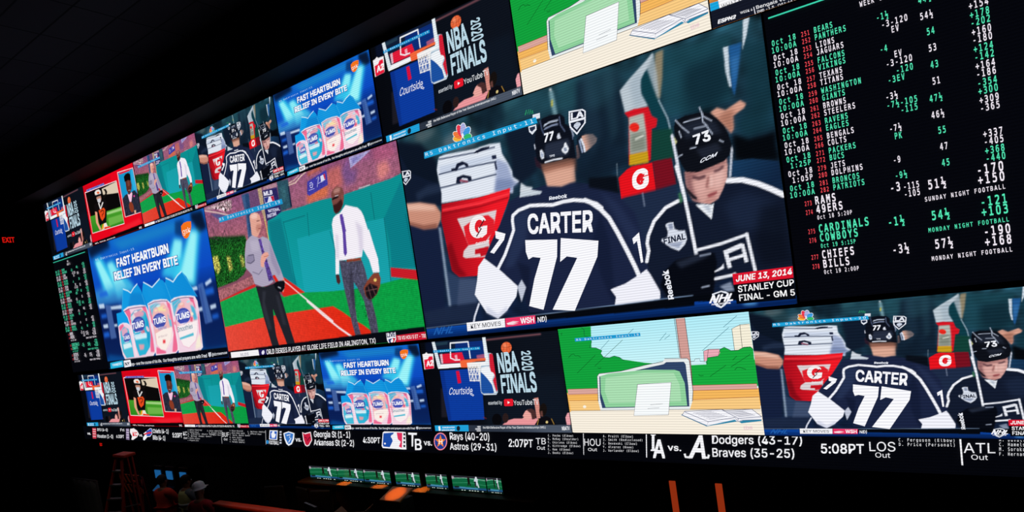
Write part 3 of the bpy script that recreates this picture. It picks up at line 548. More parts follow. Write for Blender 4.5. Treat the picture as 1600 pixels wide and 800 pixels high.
P('peacock_logo','#3f9ae0',[256, 80.8, 251.6, 86.4, 246.8, 90.1, 242.2, 91.6, 238.3, 90.6, 235.8, 87.3, 234.7, 81.9, 235.4, 75.3, 237.7, 68.2, 241.3, 61.4, 245.8, 55.8, 250.6, 52.1, 255.2, 50.7, 258.9, 51.7, 261.5, 55.1, 262.5, 60.4, 261.8, 66.9, 259.6, 74])
P('peacock_logo','#35b66a',[252.5, 105.7, 247.9, 105.5, 243.6, 103.7, 240.1, 100.6, 237.8, 96.5, 237, 92, 237.8, 87.5, 240.1, 83.7, 243.6, 80.9, 247.8, 79.6, 252.4, 79.9, 256.7, 81.6, 260.1, 84.8, 262.4, 88.8, 263.2, 93.3, 262.4, 97.8, 260.2, 101.6, 256.7, 104.3])
P('peacock_logo','#eef2f4',[231.9, 90.4, 235.5, 91.9, 238.8, 78.4, 235.3, 68.7, 230.7, 76.1])
S('scribble','#2fb86a',2,[434.4, 80.4, 440.2, 61.3, 441.1, 80.1, 446.7, 62.3, 446.6, 82.7, 452.1, 64.9, 452.2, 83.3, 457.2, 70.7, 456.8, 84.1])
P('caption_box','#f2f2f6',[152.2, 939.3, 281.9, 938.5, 279.7, 978.8, 150.6, 980.4])
T('caption_text','#181c28','KEY MOVES',[164.3, 969.2, 267.1, 969.2, 165.9, 948.4, 267.7, 950.8],'s',0.005,0)
P('caption_box','#e83464',[283.9, 938.8, 378.3, 939.7, 375.9, 976.7, 281.1, 979])
P('caption_box','#f4d8de',[286.3, 961.4, 307.1, 954.9, 326.5, 959.8, 306, 966.3, 324.4, 967.1, 305.4, 971.9, 288.8, 969.5])
T('caption_text','#f8f8fc','WSH',[330.1, 969.9, 372.7, 970.6, 331.3, 945.3, 373.8, 946.4],'s',0.03,0)
T('caption_text','#f4f4f8','ND)',[383.3, 972.2, 409.8, 970.7, 384.3, 950, 411.3, 948.7],'s',0.015,0)
T('caption_text','#1d5aa8','NHL',[25.1, 981.1, 98.7, 980.5, 32.2, 947.4, 105.5, 947.6],'s',0.03,0.3)
P('caption_box','#d8142c',[881, 868.7, 1000.1, 868.1, 998.8, 908.8, 880.8, 908.4])
P('caption_box','#06080e',[880.8, 908.4, 998.8, 908.8, 998.5, 981.7, 881.9, 979.7])
T('caption_text','#fafafc','JUNE 13, 2014',[886.7, 898.3, 997.5, 895.1, 886.7, 877.1, 997.8, 874.9],'s',0.03,0.2)
T('caption_text','#fafafc','STANLEY CUP',[888.2, 937.5, 998.5, 934.4, 888.7, 914.3, 998.8, 914.2],'s',0.02,0)
T('caption_text','#fafafc','FINAL - GM 5',[888.6, 969.5, 997.9, 969.4, 888.7, 946.8, 997.9, 948.4],'s',0.02,0)
P('network_logo','#dfe4ee',[832.9, 933.1, 842.8, 928.5, 853.4, 924.2, 862, 928.8, 868.6, 937.2, 865.7, 965.3, 858.2, 979.7, 848.4, 989.5, 838.4, 980.5, 833.2, 962.2])
P('network_logo','#0c1220',[836, 936.6, 853, 929.8, 865.2, 939.4, 862.6, 963.3, 849, 982.4, 837.3, 962.9])
T('network_logo','#f6f6fc','NHL',[824.6, 965.7, 875.4, 964.9, 828.4, 938, 878.9, 939.3],'s',0.04,0.3)
T('network_logo','#f6f6fc','NETWORK',[829.3, 975.3, 870.2, 975.4, 829.8, 968.8, 870.7, 969.1],'s',0.02,0)
LAB('#1d9fd6',[96.4, 101, 465.6, 103.8, 468, 130.7, 94.5, 131.8],'#e8f6ff',[97.4, 122.2, 461.2, 124.2, 96.9, 106.6, 460.1, 107.4])
FEED('baseball',0.58057,380,220,'#874c62')
g('#8a5078','#a8626c',[0, 0, 1000, 0, 1000, 400, 0, 400],[0, 0, 0, 300],'')
n([0, 0, 1000, 0, 1000, 400, 0, 400],0.06,5,5)
p('#3c5a86',[240.2, 3.5, 283.4, 4.1, 275, 188.8, 275, 277.4, 238.3, 281.9, 247.6, 135.8],4,1,'')
p('#22406a',[261.3, 7.3, 286.2, 8.7, 277.2, 174.8, 249.9, 255.4],4,0.8,'')
p('#6b4870',[286.8, 5.3, 337.3, -2.1, 338.5, 143.1, 281.7, 146.7],3,1,'')
p('#b9a07e',[337, -0.7, 359.5, 1.7, 358.3, 113.5, 362.3, 201.3, 347.5, 199.6, 338.4, 121.4],1.5,1,'')
p('#2a2560',[361.6, 18.3, 440.8, 27.1, 442.7, 113.6, 445.2, 174.3, 405.3, 193.4, 357.9, 202.8, 357, 113.1],1.5,1,'banner#1')
p('#2b4f5e',[445.7, -4.9, 505.5, 5.1, 503.8, 92.9, 501.4, 168.3, 481, 168.5, 444.5, 174.1, 442.7, 113.6],3,1,'')
p('#3d6f7a',[459.2, 35.2, 484.7, 37.5, 482.9, 113.4, 462.5, 120.3],6,0.6,'')
p('#14233c',[498.6, 42.6, 504.6, 44.8, 504.2, 162.3, 495.8, 163],1.5,1,'')
p('#c7a9a2',[375.7, -6, 444.2, 5.1, 440.6, 28.4, 363.6, 19],3,0.6,'')
p('#a3647a',[504.2, 14.7, 761.3, 33.9, 1011.8, 61.9, 1000, 158.4, 892.2, 160, 755.9, 154.1, 685.9, 174.9, 506.6, 167.8],6,0.35,'')
p('#e0703c',[587.3, 122.5, 626.1, 102.7, 650.3, 98.2, 695, 108, 680.8, 168.7, 580.3, 170.9],14,0.75,'')
p('#d26a55',[694.6, 29.2, 762.5, 23.7, 758.8, 131.5, 700.6, 149.4, 691.3, 93.5],16,0.6,'')
p('#e88a80',[911.9, 83.4, 952.5, 75.4, 959.9, 132.8, 931.4, 164.5, 907.7, 155.5],14,0.75,'')
p('#c05a78',[902.5, -0.3, 981.6, -2.7, 991.3, 73.2, 903.8, 67.9],16,0.5,'')
p('#5d4a94',[758.4, 54.1, 803.4, 2, 799.6, 70.2, 831.5, 70.1, 811.9, 138.4, 768.4, 141.5],14,0.5,'')
p('#c7633c',[604, 7.3, 664.5, -2.3, 673.7, 14.5, 601.3, 26.4],8,0.8,'')
p('#3d3aa0',[597.1, 55.1, 689.2, 27.1, 694.6, 29.2, 690.7, 106.4, 597.7, 134.2, 587.3, 122.5],2,1,'banner#2')
p('#a8a2d0',[800.9, 1, 897.1, 2.4, 846.6, 35.4, 801.1, 59.4],1.5,1,'banner#3')
p('#7470b8',[810.2, 11.1, 865.2, 11.9, 813.8, 44.2],5,0.7,'banner#4')
s('#e6c9b8',4,[505.4, 39.6, 539.5, 38.4, 569.7, 14.3, 596, 0.8],0.8,1,'')
s('#e6c9b8',3,[505.9, 28, 534.4, 22.8, 561.9, 4.6],0.8,1,'')
n([0, 0, 1000, 0, 1000, 300, 0, 330],0.07,2.4,8)
p('#b9a8a2',[-9.6, 10.1, 104.4, 1.7, 142.9, 3.4, 179.4, 12.2, 170.4, 65.7, 130.6, 75.5, 75.2, 34.2, 28.4, 26.6],4,0.7,'')
n([23.3, 9.2, 181.2, 1.5, 177.5, 68.1, 130.6, 75.5],0.4,3,9)
p('#4a4f88',[32.2, 51.2, 99.3, 76.8, 141.5, 101.9, 88.7, 115.9],4,0.8,'')
s('#e0c8bc',5,[-10.9, 17.5, 71.4, 56.2, 170.3, 111.1],1.5,0.9,'')
p('#17501c',[-20.1, 199.4, 45.8, 204, 119.3, 232.9, 221.2, 253.1, 227.9, 278.9, 208, 333.5, 199.7, 452.3, 175.9, 484.7, 126.2, 512, -53.7, 541.2],3,1,'')
p('#123a18',[-19, 193.3, 222.1, 247.3, 219.7, 284.1, -18.9, 249],8,0.8,'')
p('#c8b456',[0.4, 325.6, 36.5, 327, 41.4, 414.7, 15.6, 448.2, -3.7, 396],6,0.8,'')
p('#c8b456',[89.5, 340.6, 114.2, 354.7, 116.5, 432.5, 90.5, 449.7],6,0.75,'')
p('#b8a850',[171.2, 354.1, 191.5, 367, 195, 436, 172.3, 438.2],6,0.7,'')
n([-20.1, 199.4, 45.8, 204, 119.3, 232.9, 221.2, 253.1, 227.9, 278.9, 208, 333.5, 199.7, 452.3, 175.9, 484.7, 126.2, 512, -53.7, 541.2],0.42,2.4,4)
s('#3c2c38',3,[-18.5, 199.8, 36.2, 213, 29.4, 136.5],1.5,0.8,'')
s('#3c2c38',3,[81.6, 226, 104.7, 182.4, 111.4, 234.5],1.5,0.8,'')
s('#3c2c38',3,[20.8, 208.6, 53.3, 229.6, 34.4, 153.7],1.5,0.8,'')
g('#0c8f90','#12a3ac',[363.6, 201.7, 405.3, 193.4, 444.5, 174.1, 542.5, 178.6, 643.6, 174.3, 740.8, 183.2, 848.8, 177.2, 954.8, 173.3, 1004.1, 162, 1004.4, 198, 1009, 547.8, 1015.9, 646.1, 944.7, 845.8, 792.6, 852.2, 508.1, 841.3, 383.5, 640.7, 322.2, 510.7],[599.2, 207.7, 461.8, 727.4],'')
p('#0a7884',[907.2, 357.1, 995.1, 198.5, 1005.1, 310.1, 1007.9, 636.2, 906.3, 618.1, 913.9, 501.7],4,0.8,'')
p('#20a9b8',[501.1, 349.7, 696.7, 343.2, 907.2, 357.1, 894.1, 684.2, 760.8, 687.8, 494.9, 674.8],1.5,0.55,'')
p('#0b6f7c',[366.8, 207.6, 436.2, 208, 452.5, 531.3, 467.2, 648.1, 356.7, 509.1],8,0.7,'')
s('#0a5660',1.6,[445.6, 232.1, 451.7, 346.9, 457.2, 603.4],0.6,0.8,'')
s('#0a5660',1.6,[666.6, 354.1, 674.7, 436.3, 666.2, 648],0.6,0.8,'')
s('#0a5660',1.6,[907.2, 357.1, 904.3, 499.1, 894.1, 684.2],0.6,0.8,'')
s('#0a5660',1.6,[572.8, 223.9, 564.1, 351.1],0.6,0.8,'')
s('#0a5660',1.6,[869.9, 214, 867.6, 350.9],0.6,0.8,'')
s('#0a5660',1.6,[993.5, 366.4, 998.8, 634],0.6,0.8,'')
s('#0a5660',1.6,[447.7, 235.6, 559.2, 233.2],0.6,0.8,'')
s('#d8e8e8',3,[823, 174.1, 849.2, 174.2, 870, 172.4],1,0.8,'')
p('#a5646c',[-2.5, 551.3, 113.1, 529.7, 229.6, 500.4, 240.9, 519.5, 231.6, 555.1, 127.7, 579.2, -0.3, 618.7],1.5,1,'')
n([-2.5, 551.3, 229.6, 500.4, 231.6, 555.1, -0.3, 618.7],0.1,4,6)
s('#7d4a58',2.4,[0.4, 543.9, 230, 497.5],0.8,1,'')
p('#d02824',[-0.3, 618.7, 127.1, 583, 231.6, 555.1, 236.3, 571.1, 125, 595.7, 4.1, 625.9],1,1,'')
g('#14a04a','#0c9c42',[0.9, 625.4, 124.6, 597.9, 239.2, 575.5, 328.2, 590.4, 378, 662.5, 497.8, 661.1, 634.7, 681.8, 790.2, 693.8, 968.5, 675.6, 1056.7, 713.4, 1072.8, 961.3, 811, 1145.1, 5.9, 794],[147.3, 552.4, 827.2, 1016.9],'')
n([0.9, 625.4, 124.6, 597.9, 239.2, 575.5, 328.2, 590.4, 378, 662.5, 497.8, 661.1, 634.7, 681.8, 790.2, 693.8, 968.5, 675.6, 1056.7, 713.4, 1072.8, 961.3, 811, 1145.1, 5.9, 794],0.03,4,7)
p('#da261e',[337.8, 527.9, 358.9, 524, 401.4, 551.7, 457.2, 613.9, 497.2, 661, 437.2, 661.9, 384.3, 665.2, 361.1, 597.3],1,1,'')
p('#c81c28',[901.6, 612.2, 1006.1, 649.4, 1005.1, 700, 945.8, 677.1, 898.9, 660],1.2,1,'')
g('#e44838','#df2a16',[4.3, 793.8, 244.1, 769.8, 369.1, 765.1, 523.3, 764.2, 623.4, 763.9, 623.2, 763.8, 665.2, 804.5, 706, 851.5, 745.3, 886.7, 782.4, 930.6, 784.2, 998.8, 650, 1000, 0, 1000],[50, 900, 650, 800],'')
n([4.3, 793.8, 244.1, 769.8, 369.1, 765.1, 523.3, 764.2, 623.4, 763.9, 623.2, 763.8, 665.2, 804.5, 706, 851.5, 745.3, 886.7, 782.4, 930.6, 784.2, 998.8, 650, 1000, 0, 1000],0.025,4,7)
s('#f4e6ea',5.2,[474.4, 670.6, 527.2, 736.9, 611.8, 848],0.6,1,'')
s('#f4e6ea',3.6,[358.3, 527.5, 420.6, 599, 474.4, 670.6],0.6,1,'')
s('#f4e6ea',6.6,[501.7, 713, 569.9, 806.8, 636.7, 890.4, 696, 954.3],0.6,1,'')
s('#e8d860',3.2,[348.3, 189.7, 351.9, 241.5, 353, 312.8],0.6,1,'')
s('#f0e0c8',3,[354.7, 472.1, 359.6, 527.8],0.6,1,'')
p('#20222a',[236.5, 569.6, 287.3, 585.5, 338.5, 576.4, 363.3, 626.9, 369.9, 671.9, 380.6, 768.4, 390.7, 864.6, 403.9, 960.8, 361, 961, 341.6, 857.6, 312.6, 726, 307.1, 793.3, 306.9, 897.3, 315.5, 962.4, 274.5, 959.2, 263.9, 869.2, 253.6, 777.4, 245.8, 678.2],1,1,'man_in_grey_shirt')
p('#3b3e4a',[269.7, 607.9, 290.1, 612.1, 273.1, 675.8, 287.9, 850, 267.4, 847.1, 253.6, 709.7],6,0.5,'man_in_grey_shirt')
p('#3b3e4a',[340.3, 644.2, 355.7, 654.6, 372.3, 832.7, 352.6, 829.8],6,0.4,'man_in_grey_shirt')
p('#aca3bb',[223, 286.6, 248.1, 266, 267.2, 258.9, 301.5, 288.7, 323.2, 283.9, 344.6, 301, 358.3, 323, 368.7, 387.4, 380.3, 451.8, 390.9, 504.9, 399.5, 557.3, 400.6, 572, 387.8, 590.9, 368.3, 564.9, 354.1, 525.4, 342.3, 522.7, 338.4, 565.7, 311.6, 578.3, 272.7, 581.3, 232.1, 553.9, 225.5, 496, 193.8, 443.3, 203.3, 362.5],1,1,'man_in_grey_shirt')
p('#867e9c',[212.7, 372.4, 252.1, 375.2, 252.1, 419.9, 222, 427.5, 203.2, 407.8],4,0.8,'man_in_grey_shirt')
p('#8d84a4',[352.8, 314.2, 370.3, 420.4, 388.8, 518.8, 372.6, 536.8, 346.4, 443.4],6,0.6,'man_in_grey_shirt')
p('#c0b8cc',[244.1, 291, 293, 297.3, 289.7, 362.8, 247.5, 359],8,0.6,'man_in_grey_shirt')
s('#3a3850',3,[223.2, 375.1, 253.3, 376.9, 253.3, 412.7, 229.6, 425.6, 209.4, 415.3],0.8,0.8,'man_in_grey_shirt')
s('#5a5470',3,[232.8, 480.1, 265.1, 502.5, 290.1, 478.6],1,0.7,'man_in_grey_shirt')
p('#57408e',[295.3, 292.1, 310.9, 295.1, 316.5, 369.9, 333.2, 484, 343.2, 552.1, 315, 556.9, 306.5, 433.5, 300.9, 358.4],1.2,1,'man_in_grey_shirt')
n([295.3, 292.1, 310.9, 295.1, 333.2, 484, 343.2, 552.1, 315, 556.9, 306.5, 433.5],0.2,3,2)
p('#e2a493',[266.2, 145.4, 277, 131.9, 298.6, 130.1, 316.6, 140.4, 326.2, 159.5, 326.6, 182.9, 328.6, 205.4, 320, 224.6, 317.3, 242, 307.8, 257.5, 292.5, 278.8, 276.1, 270.4, 262.1, 255.2, 264.7, 207.8],1,1,'man_in_grey_shirt')
p('#f4ccc0',[271.6, 143.5, 298, 133.6, 313.6, 146, 306.4, 169.2, 278.9, 164.2],5,0.8,'man_in_grey_shirt')
p('#b87668',[300.9, 204.1, 324.8, 207.8, 316.5, 238.1, 296.4, 254.2, 290.8, 223.1],5,0.7,'man_in_grey_shirt')
s('#5c3434',3,[304, 184.6, 319.1, 186.4],0.8,0.9,'man_in_grey_shirt')
s('#8a3c3c',3,[307, 231.6, 319.4, 233.2],0.8,0.9,'man_in_grey_shirt')
p('#e8a595',[297.3, 394.3, 314.9, 380.5, 336.7, 382.5, 338.7, 405, 321.4, 418.8, 306.8, 440.9, 299.6, 468.6, 285.6, 459.3, 286.3, 428.4],1,1,'man_in_grey_shirt')
s('#a86050',2.5,[311, 405.2, 335.4, 404.1],0.8,0.8,'man_in_grey_shirt')
p('#d89888',[390.2, 560, 401.7, 559, 398.7, 605.2, 385, 638.5, 379.6, 630.2],1,1,'man_in_grey_shirt')
p('#0e0f16',[338.5, 576.4, 358.9, 567.7, 395.6, 568.4, 402.3, 580.7, 395.1, 615.3, 375.3, 636.6, 355.5, 625.3, 343.1, 604.5],1,1,'man_in_grey_shirt')
s('#c8ccd8',4,[361.9, 601.1, 373.8, 610.8],1,0.9,'man_in_grey_shirt')
p('#4b4a5f',[687.5, 518.4, 736.6, 540.4, 787.7, 547.1, 794.4, 593.4, 799.4, 663.4, 802.5, 758.8, 809.7, 854.9, 810.1, 960.3, 778.4, 961.4, 774.4, 866.6, 768.9, 761.1, 749.8, 687.6, 736.4, 651.5, 732.3, 692.7, 726.4, 770.8, 724.9, 858.9, 732.1, 948.3, 707.4, 952.2, 699.5, 872.7, 695.2, 782.9, 690.1, 693, 687.2, 603.5],1,1,'man_in_white_shirt')
n([687.5, 518.4, 787.7, 547.1, 802.5, 758.8, 810.1, 960.3, 778.4, 961.4, 736.4, 651.5, 732.1, 948.3, 707.4, 952.2],0.11,3,3)
p('#2e2c3c',[734.9, 553.1, 736.6, 649.8, 727.8, 771.1, 714.7, 786.4, 712, 679.7],6,0.6,'man_in_white_shirt')
p('#70424a',[705.3, 940.4, 733.8, 935.3, 735.4, 962, 706.4, 960.1],2,1,'man_in_white_shirt')
p('#f3eef6',[678.9, 326.7, 689.6, 290.4, 702.6, 278.1, 726.1, 270.6, 754.2, 238.3, 775.3, 251.8, 805.1, 269.5, 817.9, 292.8, 824.8, 320.4, 834.4, 399.5, 838.1, 392.1, 846.6, 470.5, 856.5, 553.3, 854.9, 624.7, 826.9, 623.3, 819.4, 552.4, 799.7, 487.5, 790.2, 527.9, 738.1, 529.4, 687.1, 521.9, 677.2, 594.1, 660.5, 593.8, 676.3, 467.7, 678.7, 362, 681.1, 300.9],1,1,'man_in_white_shirt')
p('#cfc6dc',[785.9, 333.6, 812.3, 375.9, 801.7, 483.7, 782.5, 521.6, 788.7, 420.2],8,0.7,'man_in_white_shirt')
p('#d4ccdf',[688.5, 373.7, 701.8, 386.4, 688, 515, 674.5, 502.7],5,0.6,'man_in_white_shirt')
p('#5b3fa0',[722.1, 279.7, 734.3, 279.7, 735.3, 304.8, 739.2, 377.7, 725.9, 373.8, 721.2, 326.5],1,1,'man_in_white_shirt')
p('#5b3fa0',[723.1, 296.6, 737.1, 296.7, 735.2, 387.4, 727.7, 491.8, 717.5, 506.7, 712.7, 487.8, 722.4, 383.6],1,1,'man_in_white_shirt')
p('#8c3c28',[721, 525.1, 784.8, 530.8, 785.6, 546.5, 720.6, 539],1,1,'man_in_white_shirt')
p('#7a4640',[699.3, 158.8, 707.3, 142, 721.2, 130.7, 737.8, 132.2, 751.5, 144.9, 755.9, 169.1, 752.8, 200.3, 745.4, 230.1, 734.1, 252.3, 719.3, 267.1, 705.4, 270.4, 698.6, 253.8, 698.3, 227.3, 696.9, 200.6],1,1,'man_in_white_shirt')
p('#c08e84',[709.6, 146, 727.7, 136.3, 743.6, 142.1, 738, 162.7, 712.8, 163.5],5,0.8,'man_in_white_shirt')
p('#38191a',[699.2, 221.1, 719.3, 218, 741.3, 199.6, 743.3, 229.4, 732.5, 251.8, 718.2, 266.7, 705.6, 269.1, 698.6, 253.8],3,1,'man_in_white_shirt')
p('#1a0e14',[698.6, 184.7, 716.2, 179.7, 731.1, 181.1, 727.6, 190.2, 712.9, 191.6, 700, 195.1],1,1,'man_in_white_shirt')
s('#d8c8cc',2.4,[714.8, 177.3, 729.3, 177.8],0.6,0.9,'man_in_white_shirt')
p('#8a5048',[744.3, 177.9, 751.1, 180.3, 746.2, 204.5, 739.9, 205.6],2,1,'man_in_white_shirt')
p('#4a2428',[660.2, 595.6, 676.7, 597.5, 677.4, 636.9, 669.4, 651.2, 659.8, 637.6],1,1,'man_in_white_shirt')
p('#6a302c',[829, 623, 851.1, 628.1, 852.1, 657.9, 834.3, 662.5],2,1,'man_in_white_shirt')
p('#84402f',[775.7, 692.9, 796.5, 658.5, 826.5, 626.6, 849.1, 627.6, 855.4, 658.7, 846.8, 699.2, 828.1, 738, 808.5, 755.6, 792.4, 760.3, 779.2, 737],1,1,'man_in_white_shirt')
p('#1a1218',[782.6, 694.4, 806.5, 673.5, 836.8, 697.1, 831.2, 730.1, 808.5, 755.6, 790.6, 758.3, 781.8, 733.2],3,1,'man_in_white_shirt')
s('#8d5a58',2,[796.1, 688.6, 802.2, 750.1],0.6,0.8,'man_in_white_shirt')
s('#8d5a58',2,[810.9, 683.1, 821.4, 736.7],0.6,0.8,'man_in_white_shirt')
s('#8d5a58',2,[782.5, 711.7, 831.8, 708.9],0.6,0.8,'man_in_white_shirt')
p('#f0d070',[837.7, 663.2, 837, 665.7, 835.8, 667.8, 834.1, 669.3, 832, 670.1, 829.9, 670.1, 827.9, 669.2, 826.2, 667.6, 824.9, 665.4, 824.2, 662.9, 824.2, 660.3, 824.9, 657.8, 826.2, 655.7, 827.9, 654.2, 829.9, 653.4, 832, 653.5, 834.1, 654.3, 835.8, 655.9, 837, 658.1, 837.7, 660.6],1,1,'man_in_white_shirt')
p('#080a12',[0, 955, 1000, 935, 1000, 1000, 0, 1000],0.5,1,'')
T('banner_text','#e8e6f6','MLB',[366.4, 53, 413.9, 59.8, 367.3, 30.3, 414.9, 36.7],'s',0.05,0)
P('banner_text','#d8dcf0',[365, 61.9, 417.7, 69.6, 418.1, 101.6, 365.8, 100.2])
P('banner_text','#2a2f80',[366, 64.3, 391.3, 67.4, 380.1, 95.8, 367.8, 96.6])
P('banner_text','#c02040',[401.2, 68.8, 417.5, 71, 417.8, 99.4, 407.7, 100.2])
T('banner_text','#d6d2ec','NATIONAL',[377.5, 155.8, 439.7, 163.3, 374.7, 139.1, 437.5, 147.1],'s',0.04,0)
T('banner_text','#d6d2ec','PASTIME',[367.2, 187, 417.5, 183, 367.6, 167, 417.6, 165.3],'s',0.04,0)
P('banner_text','#d8dcf0',[662.9, 49.9, 685.9, 42.3, 685.4, 74.9, 662.9, 83])
P('banner_text','#c03050',[676.9, 45.3, 685.9, 42.3, 685.4, 74.9, 680.6, 76.4])
S('banner_text','#b8b8e0',2,[643.4, 55.8, 654.6, 46.7, 641, 101.4])
S('banner_text','#b8b8e0',2,[656.5, 54.1, 647.6, 83.9, 682.6, 73.9])
S('banner_text','#c8c8f0',3,[608.3, 69.3, 616.5, 65.7, 622.5, 78, 618.5, 93.3, 609.6, 93.3, 606.9, 78.9, 617.5, 79.5])
S('banner_text','#a8a8e0',2,[598.9, 105, 627.2, 103.1])
P('caption_box','#f4f2f4',[14.7, 963.3, 188.8, 964.1, 189.8, 1003.4, 13.2, 1005.7])
T('caption_text','#b8b4bc','NLDS',[74.4, 994.9, 126.3, 993.9, 75.9, 976.1, 127.8, 975.3],'s',0.03,0)
P('caption_box','#241c58',[191.6, 965.1, 239.2, 964.3, 237.5, 1002.1, 190.7, 1002.7])
P('caption_box','#e8e6f4',[223.3, 987.2, 220.5, 992.6, 216.7, 996.3, 212.5, 997.8, 209, 996.6, 206.6, 993, 206, 987.8, 207.2, 981.9, 210, 976.5, 213.9, 972.7, 218, 971.3, 221.5, 972.5, 223.9, 976.1, 224.5, 981.3])
T('caption_text','#f4f2f6','ORLD [SERIES PLAYED AT GLOBE LIFE FIELD IN ARLINGTON, TX)',[234.8, 999, 791.4, 993.4, 236.6, 968.8, 792.7, 967.4],'s',0.012,0)
P('live_badge','#eceaf2',[842, 947.4, 881.3, 946, 880.5, 984.8, 871.9, 1000.7, 857.1, 1011.7, 846.1, 1001.9, 841.5, 984.2])
T('live_badge','#20264e','LIVE',[843.3, 969.8, 878.5, 968.5, 844.1, 947.7, 879.1, 947.4],'s',0.05,0)
P('live_badge','#20306e',[847.2, 982.3, 862.7, 977.5, 857.8, 1005.8, 849.3, 998])
P('live_badge','#c8202e',[865.5, 976.1, 878, 977.7, 870.3, 997.1, 860.4, 1006.2])
P('live_badge','#f4f4f8',[855.9, 988.5, 865.2, 978.6, 868.1, 987.5, 864.1, 998.1, 856.6, 998.9])
P('caption_box','#c81c34',[883, 964.8, 1005.2, 960.7, 1003.2, 1003.6, 876.8, 1003.9])
T('caption_text','#f8f2f4','TB VS HOU 5 ET - TBS',[886.6, 989, 1001.7, 990.4, 887.6, 970.5, 1002.6, 972.5],'s',0.015,0)
LAB('#1c96cf',[89.6, 96.8, 463.7, 103.9, 465.6, 134, 90.4, 128.8],'#dceffa',[90.6, 118.8, 455.3, 124.9, 90.2, 102.4, 454, 107.6])
FEED('advert',0.5814,340,200,'#0a3aa8')
g('#0f66cc','#0c46c0',[0, 0, 1000, 0, 1000, 1000, 0, 1000],[0, 0, 0, 420],'')
g('#0b46b8','#081c58',[0, 380, 1000, 380, 1000, 1000, 0, 1000],[0, 380, 0, 640],'')
g('#081f60','#0a4f96',[0, 740, 1000, 740, 1000, 1000, 0, 1000],[0, 740, 0, 960],'')
p('#1d86c8',[238.6, 14.6, 624.8, 20.6, 786.2, 24.6, 793.6, 89.2, 611, 90.6, 318.2, 96.1],30,0.85,'')
p('#071632',[-4.3, -0.6, 205.5, -4.7, 218.7, 49.3, 15.7, 88.7],24,0.95,'')
p('#08152e',[904.9, 0.8, 985.1, 9.8, 998.7, 133.1, 933.3, 148, 919.1, 74.5, 903.2, 60.9],16,0.95,'')
p('#0a2348',[786.2, 24.6, 853, 27.8, 822.3, 142, 770.3, 109.1],14,0.6,'')
p('#3ad0f0',[41.9, 109, 95.1, 420.4, 259.1, 390.9, 114.8, 100.4],24,0.9,'')
p('#9cf6fa',[54.6, 127.4, 111.8, 376.9, 197.1, 363, 98.5, 122.5],14,0.9,'')
p('#3ad0f0',[153.1, 169.3, 206.2, 450.8, 381.5, 407.3, 221.6, 156.3],24,0.85,'')
p('#9cf6fa',[164.2, 170.6, 204.8, 398.8, 305.2, 382.4, 211, 165.1],16,0.8,'')
p('#3ad0f0',[756.9, 135.7, 610.9, 365.8, 758.6, 425.3, 816.8, 163.6],24,0.85,'')
p('#9cf6fa',[759.1, 143.2, 710.1, 260.2, 783.4, 287.2, 813.1, 164.7],16,0.85,'')
p('#3ad0f0',[889, 102, 687.6, 424.4, 855, 495.2, 951.4, 134.2],24,0.88,'')
p('#a6f8fa',[885, 121.5, 744.1, 419.2, 843.6, 456.7, 928.7, 141.5],18,0.9,'')
p('#4aaede',[-46.6, 360.6, 116.6, 341.3, 302.2, 340.3, 376.8, 376.1, 258.2, 491.8, -20.2, 482.9],30,0.6,'')
p('#0a1c50',[-7.3, 485.2, 207.1, 502.7, 183.1, 672.7, 163.6, 938.5, -7.1, 901.1],20,0.85,'')
p('#0a1f55',[874.5, 526.3, 1010.2, 468.4, 1000.4, 930.6, 839.5, 930.2],20,0.85,'')
p('#0b4a90',[23.2, 882.8, 427.5, 963.3, 814.9, 963.6, 1001.8, 922.2, 1006, 948.6, 17.7, 967.5],16,0.8,'')
p('#cfe2f6',[10.6, 465.1, 65.1, 468.7, 67.1, 506.7, 13, 501.5],6,0.9,'')
p('#cfe2f6',[18.7, 635.9, 67.3, 634.7, 67.7, 668.4, 21.3, 665.9],6,0.9,'')
p('#cfe2f6',[923.6, 482.1, 967.7, 460.6, 972.1, 485.7, 928.2, 506.7],6,0.9,'')
p('#cfe2f6',[932.1, 638.2, 973, 632.6, 973.5, 660.4, 933.3, 667.3],6,0.9,'')
p('#cfe2f6',[824.3, 493.7, 863.8, 493.1, 866.8, 517.6, 827.3, 518.5],6,0.9,'')
p('#cfe2f6',[119.5, 502.4, 230.3, 508.9, 229.9, 539.3, 120.2, 528.5],6,0.9,'')
p('#cfe2f6',[844.7, 640.3, 877.7, 637.3, 877.6, 663.8, 845.5, 667.2],6,0.9,'')
p('#cfe2f6',[125.7, 648.7, 157.7, 646.3, 159, 669.2, 127.5, 669.7],6,0.9,'')
p('#1f66d8',[37, 377.2, 110, 371.1, 125.8, 415.6, 35.4, 413.8],12,0.9,'')
p('#1f66d8',[911.4, 525, 974.9, 520.8, 976.1, 564.1, 912.7, 569],12,0.9,'')
p('#1f66d8',[934, 704.1, 979.2, 698.6, 978.4, 728.7, 933.1, 734.5],12,0.9,'')
p('#1f66d8',[11, 700.6, 63.9, 697.3, 67.5, 739.8, 8.2, 742.7],12,0.9,'')
p('#1f66d8',[17.4, 553, 70.2, 551.3, 76, 583.6, 16.9, 584.7],12,0.9,'')
p('#4f6fae',[75.4, 481, 127.1, 496.5, 129.8, 758.3, 73.1, 761.6],6,0.8,'')
p('#4a70b4',[870.7, 485.7, 909.1, 476.4, 931.5, 749.2, 877.6, 756.8],6,0.85,'')
p('#2a4890',[877.6, 509.2, 892.4, 503.5, 898.7, 751.2, 882, 753],5,0.6,'')
